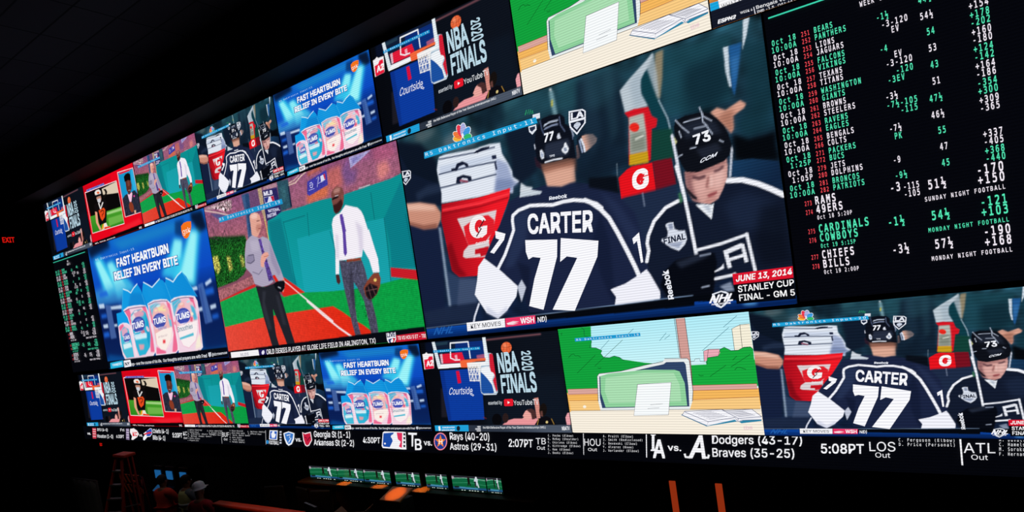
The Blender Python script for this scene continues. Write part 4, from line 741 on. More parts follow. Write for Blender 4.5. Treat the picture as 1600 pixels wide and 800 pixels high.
g('#149ce4','#0f8cd8',[168.4, 567.6, 218.6, 563.8, 242.8, 478.8, 268.1, 388.1, 310.5, 413.7, 332.2, 434, 365.4, 403.2, 401.3, 379.4, 423.8, 425, 431.1, 455.7, 443.8, 409.7, 458.4, 376.1, 494.4, 406, 522.7, 428.2, 559.5, 405.6, 593.6, 382.9, 618.6, 399.6, 632.1, 421.2, 645.2, 385.1, 673.7, 407.1, 695.8, 423.9, 737.2, 389.3, 772.1, 370.2, 801, 412.7, 825, 489.5, 854.2, 562.1, 718.7, 540.4, 650.3, 582.9, 575.4, 541, 506.2, 566.4, 473.9, 618.6, 312.2, 631.6, 280.5, 727.3, 164.9, 711.3, 163.3, 649.2],[236.9, 477.7, 823.5, 498],'carton')
p('#0d6fc0',[332.2, 434, 431.1, 455.7, 455, 547.6, 280.6, 556.2],14,0.5,'carton')
p('#1a9ae0',[468.6, 424.6, 600.1, 414.3, 622.7, 512.5, 494.3, 516.3],16,0.6,'carton')
s('#e4f6fc',5,[269.8, 391.4, 310.5, 413.7, 332.2, 434, 365.4, 403.2, 401.3, 379.4],0.8,1,'carton')
s('#e4f6fc',5,[457.9, 378.9, 494.4, 406, 522.4, 430, 559.5, 405.6, 593.6, 382.9],0.8,1,'carton')
s('#e4f6fc',5,[644.5, 388.6, 673.5, 408, 695.1, 427.4, 737.2, 389.3, 772.1, 370.2],0.8,1,'carton')
s('#58c0ea',2.5,[269.8, 391.4, 228.2, 547.1],0.8,0.8,'carton')
s('#58c0ea',2.5,[427, 464.6, 442.4, 555],0.8,0.8,'carton')
s('#58c0ea',2.5,[632.1, 421.2, 657.2, 547],0.8,0.8,'carton')
s('#58c0ea',2.5,[772.1, 370.2, 825, 489.5, 854.2, 562.1],0.8,0.8,'carton')
p('#f2d4e4',[165.8, 672.2, 186.2, 657.8, 214.5, 651.8, 247.2, 657.8, 270.3, 673.4, 282.5, 717.5, 283.2, 828.5, 281.9, 937.5, 235.6, 943.3, 178, 939.9, 162.5, 897, 155.5, 813.4],1,1,'tablet_bottle#1')
p('#ee5a86',[167.6, 675.6, 211.5, 654.4, 218.7, 677.9, 174.5, 712.6],5,0.85,'tablet_bottle#1')
p('#45bcd8',[174.5, 712.6, 218.7, 677.9, 255.6, 703.6, 264.1, 806, 262.7, 927.5, 190.2, 928.7, 166.8, 876.7, 164.6, 793.8],2,1,'tablet_bottle#1')
p('#f0a8c0',[188.6, 704.3, 229.5, 684.6, 247.7, 712.6, 227.7, 750.5, 184, 755],4,0.9,'tablet_bottle#1')
p('#e8f4f8',[179.6, 816.2, 251.5, 809.5, 261.7, 846.2, 180.7, 857.6],4,0.9,'tablet_bottle#1')
s('#fbf2f8',4.5,[165.8, 672.2, 186.2, 657.8, 214.5, 651.8, 247.2, 657.8, 270.3, 673.4, 282.5, 717.5, 283.2, 828.5, 281.9, 937.5, 235.6, 943.3, 178, 939.9, 162.5, 897, 155.5, 813.4, 165.8, 672.2],0.8,0.9,'tablet_bottle#1')
s('#f0b4cc',2.5,[174.5, 712.6, 218.7, 677.9, 255.6, 703.6, 264.1, 806, 262.7, 927.5, 190.2, 928.7, 166.8, 876.7, 164.6, 793.8, 174.5, 712.6],0.8,0.8,'tablet_bottle#1')
p('#f2d4e4',[240.1, 554.3, 284.6, 536.8, 343.4, 537.3, 399.8, 542.5, 442.4, 555, 456.3, 596.3, 462.7, 674.9, 459.7, 800.7, 455.1, 907.4, 427.4, 935.8, 364.9, 939.5, 286.9, 936, 284.9, 848.9, 282.5, 717.5, 268.3, 614.5],1,1,'tablet_bottle#2')
p('#ee5a86',[408.9, 553.9, 441.4, 559.7, 457.9, 810.2, 449.8, 906.8, 417.2, 903.3, 444.4, 711],5,0.85,'tablet_bottle#2')
p('#ee5a86',[246.1, 560.3, 293.7, 550.4, 304.8, 610.4, 277.1, 686.5, 268.3, 614.5],5,0.85,'tablet_bottle#2')
p('#2fb4d6',[297.7, 599.2, 336.5, 570.8, 394.6, 568.1, 432.9, 602, 444.7, 681.8, 439.8, 778.6, 419.4, 864.3, 369.2, 918.1, 310.4, 924.2, 296.4, 850.2, 292, 728.9],2,1,'tablet_bottle#2')
p('#f4a0b4',[314.5, 592, 382.1, 573.7, 422, 600.2, 405.4, 626.8, 334.8, 635.2],8,0.9,'tablet_bottle#2')
p('#f8e0e4',[299.1, 609.5, 325.9, 593.9, 336.8, 625.6, 304.1, 670.4],5,0.9,'tablet_bottle#2')
p('#e86a80',[361.9, 728.6, 396.1, 728.5, 394.8, 762.8, 360.6, 763.2],6,0.9,'tablet_bottle#2')
p('#f2a0a8',[323.2, 833.2, 373.7, 839.2, 360.3, 877.4, 325.5, 878.6],6,0.9,'tablet_bottle#2')
p('#e8f6fa',[297.4, 759.8, 413.2, 755.5, 411, 794.5, 301.8, 795.5],5,0.9,'tablet_bottle#2')
p('#1c9cc8',[431, 611.4, 443.4, 671.9, 437.9, 788.2, 414, 863.6, 403.6, 803.4],6,0.9,'tablet_bottle#2')
s('#fbf2f8',4.5,[240.1, 554.3, 284.6, 536.8, 343.4, 537.3, 399.8, 542.5, 442.4, 555, 456.3, 596.3, 462.7, 674.9, 459.7, 800.7, 455.1, 907.4, 427.4, 935.8, 364.9, 939.5, 286.9, 936, 284.9, 848.9, 282.5, 717.5, 268.3, 614.5, 240.1, 554.3],0.8,0.9,'tablet_bottle#2')
s('#f0b4cc',2.5,[297.7, 599.2, 336.5, 570.8, 394.6, 568.1, 432.9, 602, 444.7, 681.8, 439.8, 778.6, 419.4, 864.3, 369.2, 918.1, 310.4, 924.2, 296.4, 850.2, 292, 728.9, 297.7, 599.2],0.8,0.8,'tablet_bottle#2')
p('#f2d4e4',[462.4, 544.1, 513.8, 527.6, 577.2, 531.9, 622.2, 542.3, 647.1, 573, 654.9, 639.5, 653.6, 769.6, 646.6, 909, 616.9, 932.1, 541.9, 931.9, 458.5, 929.2, 463.2, 810.9, 466.2, 685.1],1,1,'tablet_bottle#3')
p('#ee5a86',[615.8, 548.6, 642.2, 572.1, 646.6, 871.5, 636.2, 926.6, 596.1, 922.3, 632.3, 785.4],5,0.85,'tablet_bottle#3')
p('#ee5a86',[473.4, 870.4, 545.7, 912.2, 542.7, 928.1, 462.5, 925.7],5,0.85,'tablet_bottle#3')
p('#ee5a86',[469.2, 559.8, 484.5, 620.4, 480.3, 696.9, 466.2, 685.1],5,0.85,'tablet_bottle#3')
p('#f0b8b8',[479.5, 590.6, 529.8, 556.3, 593, 558.4, 625.3, 606.4, 629.7, 691.4, 625.8, 765.7, 603.5, 828.6, 547, 905.6, 506.7, 893.5, 477.1, 851.4, 477.9, 764.3, 480.6, 668],2,1,'tablet_bottle#3')
p('#58c0dc',[474.5, 560.7, 531.6, 547.1, 571.8, 559.3, 502.5, 585, 480.8, 639.1],6,0.9,'tablet_bottle#3')
p('#f8e8a8',[535.6, 581.2, 598.7, 583, 601.8, 621.1, 540.5, 610.7],8,0.9,'tablet_bottle#3')
p('#fdf4ec',[485.5, 770.2, 556.6, 746.5, 625.1, 742.2, 623.9, 803, 600, 847.1, 548.7, 907.7, 506.7, 893.5, 481.5, 856.8],2,0.9,'tablet_bottle#3')
p('#e8303a',[536.1, 824.9, 557.1, 825.6, 552.3, 850.8, 531.2, 850.2],4,0.9,'tablet_bottle#3')
p('#62c4de',[608.4, 641, 631.4, 682.3, 631, 738.4, 611, 735.4],5,0.9,'tablet_bottle#3')
s('#fbf2f8',4.5,[462.4, 544.1, 513.8, 527.6, 577.2, 531.9, 622.2, 542.3, 647.1, 573, 654.9, 639.5, 653.6, 769.6, 646.6, 909, 616.9, 932.1, 541.9, 931.9, 458.5, 929.2, 463.2, 810.9, 466.2, 685.1, 462.4, 544.1],0.8,0.9,'tablet_bottle#3')
s('#f0b4cc',2.5,[479.5, 590.6, 529.8, 556.3, 593, 558.4, 625.3, 606.4, 629.7, 691.4, 625.8, 765.7, 603.5, 828.6, 547, 905.6, 506.7, 893.5, 477.1, 851.4, 477.9, 764.3, 480.6, 668, 479.5, 590.6],0.8,0.8,'tablet_bottle#3')
p('#f2d4e4',[652.5, 555.4, 683.7, 541, 738.6, 539.6, 804.5, 549.7, 835.6, 561.1, 848, 596.4, 845.5, 698.4, 837, 813.3, 830.8, 911.3, 802.7, 937, 723.8, 937.7, 647.1, 933.4, 653.5, 834.9, 656.2, 686.2],1,1,'tablet_bottle#4')
p('#ee5a86',[794, 554.9, 823.1, 562.3, 830.3, 642.3, 813.6, 630.4, 799.9, 601],5,0.85,'tablet_bottle#4')
p('#ee5a86',[851.6, 628.2, 840.3, 769.1, 827.5, 892.9, 822.8, 856.4, 834.9, 705.6],5,0.85,'tablet_bottle#4')
p('#ee5a86',[657.9, 677.2, 665.8, 715.6, 660.3, 798.5, 655.6, 769.9],5,0.85,'tablet_bottle#4')
p('#f0c0cc',[668.3, 595.4, 713.8, 566.9, 773, 564.4, 814.5, 599.2, 827.1, 686.5, 818.9, 783.9, 790.8, 861.4, 729.5, 907, 689.1, 885.8, 666.7, 818, 667.5, 706.6],2,1,'tablet_bottle#4')
p('#3cb6d8',[658.7, 565.9, 717.1, 549.2, 732.9, 570.5, 684.4, 616.8, 657.9, 677.2],6,0.9,'tablet_bottle#4')
p('#f4b0a8',[700, 587.3, 750.2, 582.8, 753.1, 619.7, 703.8, 620.2],8,0.9,'tablet_bottle#4')
p('#fbf4f4',[670.5, 744.2, 761.9, 730.3, 828.1, 722.4, 815.5, 792.4, 787.6, 862.8, 731.7, 905.5, 689.1, 885.8, 668.7, 818.3],2,0.9,'tablet_bottle#4')
p('#3cb6d8',[793.7, 608.8, 822.8, 632, 829.7, 713.7, 802.4, 718.4],6,0.9,'tablet_bottle#4')
p('#e05070',[779.3, 687.6, 798.2, 699.7, 786.1, 729.4, 771.8, 718.2],5,0.9,'tablet_bottle#4')
p('#f8f0d8',[797, 853.1, 832.5, 812.7, 824.4, 910.5, 774.8, 923.1],8,0.9,'tablet_bottle#4')
p('#48b8d0',[669.9, 827.7, 782.1, 804, 781.3, 823.9, 672.3, 842],2,0.9,'tablet_bottle#4')
s('#fbf2f8',4.5,[652.5, 555.4, 683.7, 541, 738.6, 539.6, 804.5, 549.7, 835.6, 561.1, 848, 596.4, 845.5, 698.4, 837, 813.3, 830.8, 911.3, 802.7, 937, 723.8, 937.7, 647.1, 933.4, 653.5, 834.9, 656.2, 686.2, 652.5, 555.4],0.8,0.9,'tablet_bottle#4')
s('#f0b4cc',2.5,[668.3, 595.4, 713.8, 566.9, 773, 564.4, 814.5, 599.2, 827.1, 686.5, 818.9, 783.9, 790.8, 861.4, 729.5, 907, 689.1, 885.8, 666.7, 818, 667.5, 706.6, 668.3, 595.4],0.8,0.8,'tablet_bottle#4')
s('#3a2f62',3,[242.7, 564.8, 293.7, 550.4, 374.9, 552.8, 441.4, 559.7],0.8,0.85,'tablet_bottle#2')
s('#3a2f62',3,[465.7, 549.5, 522.5, 538.8, 585.6, 542.9, 625.4, 552.2],0.8,0.85,'tablet_bottle#3')
s('#3a2f62',3,[654.1, 563.2, 707.2, 549.1, 775.1, 553, 824.9, 568],0.8,0.85,'tablet_bottle#4')
p('#3b4aa6',[405.1, 697.8, 395.7, 714.7, 382, 728.6, 365.2, 738, 347, 742.1, 329.2, 740.3, 313.4, 732.8, 301.4, 720.3, 294.3, 704.1, 292.9, 685.6, 297.3, 666.9, 307.1, 649.8, 321.2, 635.9, 338.2, 626.8, 356.5, 623.2, 374.1, 625.3, 389.5, 633, 401.1, 645.5, 407.9, 661.5, 409.3, 679.5],1,1,'tablet_bottle#2')
p('#f4ecf8',[380, 734.5, 378.2, 735.6, 372.7, 736.8, 364, 738.2, 353, 739.4, 340.7, 740.6, 328.4, 741.4, 317.1, 741.8, 308.1, 741.9, 302.3, 741.5, 300.3, 740.8, 302.2, 739.7, 307.8, 738.4, 316.7, 737.1, 327.9, 735.8, 340.2, 734.7, 352.5, 733.9, 363.6, 733.4, 372.4, 733.4, 378, 733.8],1,1,'tablet_bottle#2')
p('#8090d8',[384.9, 647.2, 383.7, 649.7, 379.5, 652.1, 372.8, 654.2, 364.3, 655.9, 354.7, 656.8, 345, 657, 336.2, 656.5, 329.1, 655.2, 324.4, 653.3, 322.7, 650.9, 324, 648.4, 328.3, 646, 335.1, 643.8, 343.7, 642.2, 353.3, 641.2, 363, 641.1, 371.7, 641.7, 378.7, 643, 383.2, 644.9],4,0.7,'tablet_bottle#2')
p('#4450aa',[586.6, 696.7, 578.1, 712.4, 565.3, 725.1, 549.5, 733.6, 532.2, 737.1, 515.1, 735.1, 499.9, 727.8, 488, 715.9, 480.8, 700.5, 479, 683.2, 482.8, 665.7, 491.7, 649.8, 504.9, 637.1, 520.9, 628.8, 538.3, 625.7, 555.2, 628.1, 570.1, 635.6, 581.5, 647.5, 588.4, 662.6, 590.2, 679.6],1,1,'tablet_bottle#3')
p('#f4ecf8',[563.3, 729.6, 561.6, 730.6, 556.2, 731.8, 547.9, 733.1, 537.3, 734.4, 525.5, 735.5, 513.6, 736.3, 502.8, 736.7, 494.1, 736.8, 488.5, 736.5, 486.5, 735.7, 488.4, 734.7, 493.8, 733.5, 502.4, 732.2, 513.1, 730.9, 525, 729.8, 536.8, 729, 547.5, 728.6, 556, 728.5, 561.4, 728.9],1,1,'tablet_bottle#3')
p('#8090d8',[566.9, 648.3, 565.6, 650.6, 561.6, 653, 555.2, 655.1, 547, 656.7, 537.7, 657.6, 528.4, 657.9, 519.9, 657.3, 513.1, 656.1, 508.6, 654.3, 506.9, 652, 508.2, 649.6, 512.3, 647.2, 518.9, 645.1, 527.2, 643.6, 536.4, 642.6, 545.7, 642.4, 554.1, 643, 560.9, 644.2, 565.3, 646],4,0.7,'tablet_bottle#3')
p('#3b4ab0',[778.6, 693.3, 770.3, 709.3, 757.7, 722.3, 742.1, 731, 725, 734.5, 708.1, 732.4, 692.9, 724.9, 681.2, 712.6, 674, 696.8, 672.1, 679.1, 675.7, 661.2, 684.4, 644.9, 697.4, 632, 713.3, 623.5, 730.4, 620.5, 747.2, 622.9, 762, 630.7, 773.3, 642.9, 780.3, 658.5, 782.1, 675.8],1,1,'tablet_bottle#4')
p('#f4ecf8',[755.7, 726.8, 754, 727.7, 748.7, 728.9, 740.4, 730.2, 729.9, 731.5, 718.2, 732.6, 706.4, 733.4, 695.7, 733.9, 687.2, 734.1, 681.6, 733.7, 679.6, 733.1, 681.5, 732.1, 686.9, 730.9, 695.4, 729.5, 706, 728.3, 717.8, 727.2, 729.5, 726.3, 740.1, 725.9, 748.4, 725.8, 753.8, 726.1],1,1,'tablet_bottle#4')
p('#8090d8',[759.2, 643.6, 758, 645.9, 754, 648.2, 747.6, 650.2, 739.5, 651.8, 730.3, 652.7, 721.1, 653, 712.7, 652.5, 705.9, 651.3, 701.5, 649.6, 699.8, 647.5, 701.1, 645.1, 705.2, 642.8, 711.7, 640.8, 719.9, 639.3, 729.1, 638.3, 738.3, 638.1, 746.6, 638.6, 753.3, 639.8, 757.6, 641.5],4,0.7,'tablet_bottle#4')
p('#4a5cb0',[258.1, 776, 252.1, 786.8, 243.6, 795.8, 233.4, 802.1, 222.5, 805, 211.9, 804.3, 202.7, 800, 195.9, 792.4, 192, 782.5, 191.6, 771, 194.5, 759.3, 200.7, 748.4, 209.3, 739.4, 219.6, 733.3, 230.5, 730.5, 241, 731.4, 250, 735.8, 256.7, 743.3, 260.5, 753.2, 261, 764.4],1,1,'tablet_bottle#1')
p('#f4ecf8',[242.6, 800.4, 241.5, 801.4, 238.3, 802.6, 233.2, 803.7, 226.7, 804.7, 219.5, 805.5, 212.2, 806, 205.6, 806.2, 200.3, 806, 196.8, 805.4, 195.6, 804.6, 196.7, 803.6, 200, 802.4, 205.1, 801.3, 211.7, 800.3, 218.9, 799.5, 226.2, 799, 232.7, 798.8, 237.9, 799, 241.3, 799.6],1,1,'tablet_bottle#1')
p('#8090d8',[244.5, 744.9, 243.8, 747.5, 241.4, 749.9, 237.5, 752, 232.5, 753.5, 226.9, 754.4, 221.1, 754.4, 215.9, 753.7, 211.7, 752.2, 208.8, 750.2, 207.7, 747.8, 208.4, 745.2, 210.8, 742.8, 214.7, 740.7, 219.8, 739.2, 225.4, 738.4, 231.2, 738.3, 236.4, 739.1, 240.6, 740.5, 243.4, 742.5],4,0.7,'tablet_bottle#1')
p('#f8e4ec',[363.4, 579.2, 363.2, 581.7, 361.2, 584.3, 357.8, 586.7, 353.1, 588.6, 347.8, 590, 342.2, 590.6, 336.9, 590.4, 332.5, 589.4, 329.4, 587.7, 327.9, 585.5, 328.1, 583, 330.1, 580.4, 333.6, 578, 338.3, 576, 343.7, 574.7, 349.3, 574.1, 354.5, 574.3, 358.9, 575.3, 361.9, 577],2,0.9,'tablet_bottle#2')
p('#f6c4a8',[412.8, 578.6, 412.6, 580.8, 410.9, 583, 407.9, 585.1, 404, 586.8, 399.4, 588, 394.6, 588.5, 390.1, 588.3, 386.3, 587.5, 383.7, 586, 382.4, 584.1, 382.6, 581.9, 384.2, 579.6, 387.2, 577.6, 391.2, 575.9, 395.9, 574.7, 400.7, 574.2, 405.1, 574.4, 408.9, 575.2, 411.5, 576.7],2,0.9,'tablet_bottle#2')
p('#b8e8f0',[309.8, 628.1, 310.7, 632.9, 310.5, 637.5, 309.4, 641.3, 307.5, 643.9, 304.9, 645.2, 301.9, 645, 298.8, 643.3, 295.9, 640.2, 293.5, 636.2, 291.7, 631.5, 290.9, 626.6, 291, 622.1, 292.1, 618.3, 294, 615.6, 296.6, 614.4, 299.6, 614.6, 302.8, 616.3, 305.7, 619.4, 308.1, 623.4],2,0.9,'tablet_bottle#2')
p('#f8d0dc',[435.1, 725.4, 436.4, 732.4, 436.6, 739, 435.5, 744.5, 433.4, 748.3, 430.3, 750.1, 426.7, 749.7, 422.9, 747.2, 419.2, 742.7, 416, 736.8, 413.6, 729.9, 412.3, 722.9, 412.2, 716.2, 413.3, 710.8, 415.4, 706.9, 418.5, 705.1, 422.1, 705.6, 425.9, 708.1, 429.6, 712.6, 432.8, 718.5],2,0.9,'tablet_bottle#2')
p('#c8f0f4',[566, 570.5, 565.7, 572.9, 563.7, 575.4, 560, 577.8, 555.2, 579.8, 549.6, 581.2, 543.9, 581.9, 538.5, 581.8, 534, 580.9, 530.8, 579.4, 529.3, 577.2, 529.6, 574.8, 531.7, 572.3, 535.4, 569.9, 540.3, 567.9, 545.9, 566.5, 551.6, 565.8, 557, 565.9, 561.4, 566.8, 564.6, 568.4],2,0.9,'tablet_bottle#3')
p('#f4b0b8',[603, 593.4, 603, 595.8, 601.8, 598.1, 599.6, 600.3, 596.5, 601.9, 592.9, 603, 589.1, 603.4, 585.5, 603, 582.4, 601.9, 580.2, 600.2, 579, 598, 579, 595.7, 580.2, 593.3, 582.5, 591.2, 585.6, 589.5, 589.2, 588.5, 593, 588.1, 596.6, 588.5, 599.7, 589.6, 601.9, 591.3],2,0.9,'tablet_bottle#3')
p('#fae0b8',[533, 600.1, 533.1, 602.8, 531.9, 605.5, 529.7, 607.8, 526.5, 609.6, 522.8, 610.8, 518.9, 611.1, 515.1, 610.6, 511.9, 609.3, 509.5, 607.3, 508.3, 604.8, 508.2, 602.1, 509.4, 599.5, 511.6, 597.1, 514.8, 595.3, 518.5, 594.2, 522.5, 593.9, 526.2, 594.4, 529.4, 595.7, 531.8, 597.7],2,0.9,'tablet_bottle#3')
p('#f0a0b4',[632.1, 669.7, 633, 675.4, 633, 680.7, 632.1, 685, 630.3, 688.1, 627.8, 689.6, 624.8, 689.3, 621.7, 687.3, 618.7, 683.7, 616.1, 678.9, 614.3, 673.5, 613.3, 667.8, 613.3, 662.5, 614.2, 658.1, 616.1, 655, 618.6, 653.6, 621.6, 653.9, 624.7, 656, 627.7, 659.5, 630.2, 664.3],2,0.9,'tablet_bottle#3')
p('#f8d8c8',[743.8, 589.6, 743.7, 592.2, 742.1, 594.8, 739.2, 597.2, 735.3, 599.2, 730.7, 600.5, 726, 601, 721.5, 600.7, 717.7, 599.6, 715, 597.8, 713.6, 595.5, 713.8, 592.9, 715.4, 590.2, 718.3, 587.8, 722.2, 585.9, 726.8, 584.6, 731.5, 584.1, 736, 584.4, 739.8, 585.5, 742.4, 587.3],2,0.9,'tablet_bottle#4')
p('#b0e4ee',[798.5, 581.6, 798.3, 583.9, 796.7, 586.2, 793.8, 588.4, 790, 590.2, 785.5, 591.5, 780.9, 592, 776.5, 591.8, 772.9, 590.9, 770.3, 589.4, 769, 587.4, 769.2, 585.1, 770.9, 582.7, 773.7, 580.5, 777.6, 578.7, 782.1, 577.5, 786.7, 577, 791, 577.2, 794.7, 578.1, 797.2, 579.6],2,0.9,'tablet_bottle#4')
p('#f0909c',[660.9, 716.6, 661.5, 720.5, 661.3, 724.3, 660.3, 727.4, 658.6, 729.7, 656.3, 730.8, 653.8, 730.7, 651.1, 729.4, 648.7, 727.1, 646.7, 723.8, 645.3, 720, 644.7, 716.1, 645, 712.4, 646, 709.2, 647.7, 707, 650, 705.8, 652.5, 705.9, 655.2, 707.2, 657.6, 709.6, 659.6, 712.8],2,0.9,'tablet_bottle#4')
p('#fbe8d0',[805.6, 670.4, 806.1, 674.3, 805.6, 677.9, 804.2, 681, 802.1, 683.3, 799.4, 684.5, 796.5, 684.5, 793.5, 683.4, 790.8, 681.1, 788.7, 678, 787.3, 674.4, 786.8, 670.5, 787.3, 666.9, 788.6, 663.7, 790.8, 661.5, 793.5, 660.3, 796.4, 660.3, 799.4, 661.4, 802.1, 663.7, 804.2, 666.8],2,0.9,'tablet_bottle#4')
p('#070a14',[0, 938, 1000, 930, 1000, 1000, 0, 1000],0.8,1,'')
T('headline','#1d3d94','FAST HEARTBURN',[246.3, 217.4, 708.8, 223.2, 250.4, 153.1, 709.3, 157.7],'s',0.07,0)
T('headline','#1d3d94','RELIEF IN EVERY BITE',[202.3, 312.5, 762.5, 317.4, 205.1, 248.2, 764.1, 256.5],'s',0.07,0)
T('headline','#f4f8ff','FAST HEARTBURN',[251.6, 215.7, 703.7, 218.2, 254.8, 155.3, 704.3, 157.3],'s',0.045,0)
T('headline','#f4f8ff','RELIEF IN EVERY BITE',[209.1, 309.9, 757.5, 312.6, 212, 250.8, 758.3, 256],'s',0.045,0)
T('bottle_lettering','#f8f8ff','TUMS',[293, 712.9, 398, 702.2, 295.4, 667.1, 399.2, 657.2],'s',0.04,0)
T('bottle_lettering','#f8f8ff','TUMS',[483.4, 703.2, 587.4, 696.1, 485.9, 663, 589.7, 656.8],'s',0.04,0)
T('bottle_lettering','#f8f8ff','TUMS',[670.8, 699.7, 775.6, 692.5, 672.4, 659.1, 777, 652.9],'s',0.04,0)
T('bottle_lettering','#f8f8ff','TUMS',[190.4, 782.6, 253.2, 778.3, 192.4, 756.1, 255.1, 752.1],'s',0.03,0)
T('bottle_lettering','#c8e4f4','Smoothies',[287.2, 780.6, 400.6, 773.4, 290.2, 748.8, 402, 744.1],'s',0.02,0.2)
T('bottle_lettering','#8890c8','Assorted',[512.9, 751.8, 584.1, 745.7, 513.8, 730.8, 585.1, 724.1],'s',0.02,0.2)
T('bottle_lettering','#7b96a8','Smoothies',[664.7, 786.1, 785.1, 771.8, 665.2, 750.8, 784.9, 741],'s',0.02,0.2)
T('bottle_lettering','#c0a8b0','antacid',[501.9, 808.1, 579.7, 801, 503.5, 789, 580.9, 784.1],'s',0.0,0.2)
P('maker_logo','#f4741c',[826.5, 68, 848.4, 52.7, 877, 51.1, 901.7, 58.7, 897.2, 93.9, 883.3, 128.9, 865.6, 154.4, 849.2, 161.2, 834.7, 152.6, 824.7, 129.4, 822.8, 97.9])
T('maker_logo','#fbf0e8','gsk',[829.7, 128.2, 887.9, 124.2, 827.7, 92.3, 886.9, 89],'s',0.0,0)
P('caption_box','#25b3dc',[23.7, 952, 153, 941.7, 149.5, 993.3, 18.1, 1001.6])
T('caption_text','#f2fbff','YANKEES',[40.5, 982.2, 135.9, 975.5, 42, 963.2, 137.3, 956.9],'s',0.02,0)
P('caption_box','#f4f4f8',[159.4, 946.4, 223.4, 944.1, 224.7, 995.5, 156.3, 1002.2])
T('caption_text','#20283c','NY',[165.3, 988.4, 212.6, 984.2, 167.3, 961.7, 212.9, 959.6],'s',0.04,0)
T('caption_text','#eef0f6','ings- over the course of his life.  Our thoughts and prayers are with Fred',[218.4, 990.9, 851.9, 985.3, 218.3, 968.3, 852.4, 962.1],'s',0.012,0)
P('caption_text','#c8ccd6',[864.6, 955.3, 885.9, 953.1, 882.3, 979.4, 870.9, 987.2, 863.4, 977.5])
T('caption_text','#dfe3ea','@dcrmeanuse',[887.6, 979.9, 994.6, 975, 889.2, 960.5, 995.8, 957.8],'s',0.012,0.15)
LAB(None,None,'#c8ecff',[69.2, 123.1, 441.5, 129, 69, 106.4, 440.2, 113.2])
FEED('finals',0.57044,320,190,'#0e1420')
g('#06080e','#0d121c',[0, 0, 1000, 0, 1000, 1000, 0, 1000],[0, 0, 800, 0],'')
p('#101a28',[472.1, 425.3, 985.6, 429.9, 988.8, 906.4, 419.6, 927],30,0.5,'')
s('#8c545c',10,[513.3, 32.2, 675.6, 26.5, 891.2, 21.9],6,0.85,'')
p('#0a1430',[42, 2.9, 106.1, -6.2, 127.8, 131.6, 40.9, 122.4],14,0.7,'')
p('#2a2630',[114.8, 520.6, 157.7, 522.7, 134, 844.6, 84.5, 844.5],8,0.6,'')
p('#f4f0f2',[6.9, 129.1, 27.9, 124.5, 42.5, 108.9, 53.1, 127.1, 97.9, 131.8, 86.9, 294, 4.9, 301.1],1,1,'side_sign')
p('#e81a3a',[15, 191.8, 46.1, 187.9, 59.6, 158.5, 87.4, 157.9, 84.4, 293.8, 10.4, 298.1],1.5,1,'side_sign')
p('#0c3a9c',[128.6, 321.1, 288.1, 322.1, 440.3, 322.9, 437, 439.2, 436.4, 552.7, 418.8, 869.8, 136.9, 885.5, 129.8, 640.3],1.5,1,'hoop_stand')
p('#0a2c80',[128.1, 326.2, 161.4, 325.4, 163.8, 709.1, 160.1, 885.4, 136.9, 885.5, 129.8, 640.3],6,0.7,'hoop_stand')
p('#d6103a',[256.7, 337.8, 281.8, 336.5, 285, 469.3, 257.2, 474.3],1,1,'hoop_stand')
p('#c9d4e0',[428.4, 200.6, 446, 194.3, 532, 169.6, 547.5, 179.2, 546.3, 581.8, 532.7, 608.4, 441.8, 608.1, 424, 584.6],0.6,1,'league_logo')
p('#a9bfd0',[434, 186, 453.4, 174.1, 525.7, 164.7, 525.5, 280.5, 533.7, 369.8, 545.3, 404.7, 526.5, 451.2, 530.6, 502.7, 543.8, 578.5, 533.9, 595.1, 433.4, 591, 421.6, 566.1, 440.2, 367.9],1,1,'league_logo')
p('#1c50a0',[443.1, 362.9, 464.4, 388.7, 485.7, 434.8, 512.3, 498.2, 517.5, 584.2, 507.2, 592.3, 436.1, 589.3, 426.5, 566.3],0.6,1,'league_logo')
p('#d01f34',[524.3, 178.2, 543.2, 176.7, 550.4, 197.9, 548.1, 401.4, 544.7, 558.1, 536.9, 578.1, 528.2, 502.6, 523.9, 454.4, 542, 414.7, 537.9, 387.2, 519, 365.2, 515.3, 310.2],0.6,1,'league_logo')
p('#eef2f6',[450.4, 316.8, 487.1, 307.8, 512.9, 310, 517, 361.7, 534.2, 376.7, 541.1, 400.9, 527.1, 423.9, 516.6, 457.4, 520.9, 505.5, 533.8, 584.9, 521.9, 587.7, 512, 501.7, 485.7, 434.8, 462, 388.5, 445.5, 363.1],0.6,1,'league_logo')
p('#101c34',[99.4, -1.9, 516.4, 2.4, 508.3, 291.7, 121.5, 296.8],1,1,'backboard')
p('#0d2f7c',[284.3, 32.7, 490.9, 34.1, 493.8, 218.4, 264.2, 215.6],4,0.9,'backboard')
p('#2c4f5c',[122.6, 12.8, 226.8, 12.3, 223.5, 41.8, 131.1, 47.6],5,0.6,'backboard')
p('#e01c38',[146.2, 143.7, 272.7, 138.7, 325.6, 139.4, 336.4, 222.5, 296.1, 248.4, 154, 248.9],2,1,'backboard')
p('#f0b8c4',[264.9, 166, 284.4, 161.4, 285.3, 217.7, 266.2, 219.1],2,0.9,'backboard')
p('#d8dce4',[151.3, 142.5, 170, 139.4, 166.6, 246.7, 149.2, 248.5],3,0.8,'backboard')
p('#c8607c',[430.3, 183, 498.5, 174, 498.5, 226.8, 431.4, 225.2],4,0.8,'backboard')
p('#f1f4f6',[119.9, 256, 318.9, 255.4, 509.9, 255.1, 512.4, 295.3, 314.1, 299.4, 120.7, 303.6],1,1,'backboard')
p('#e6eef2',[492.2, 0.8, 516.6, 0.8, 515, 290.7, 488, 294.8],1,1,'backboard')
p('#dbe4ea',[99, 1.4, 124, 1.1, 144.5, 268.3, 116.5, 296.4],1,1,'backboard')
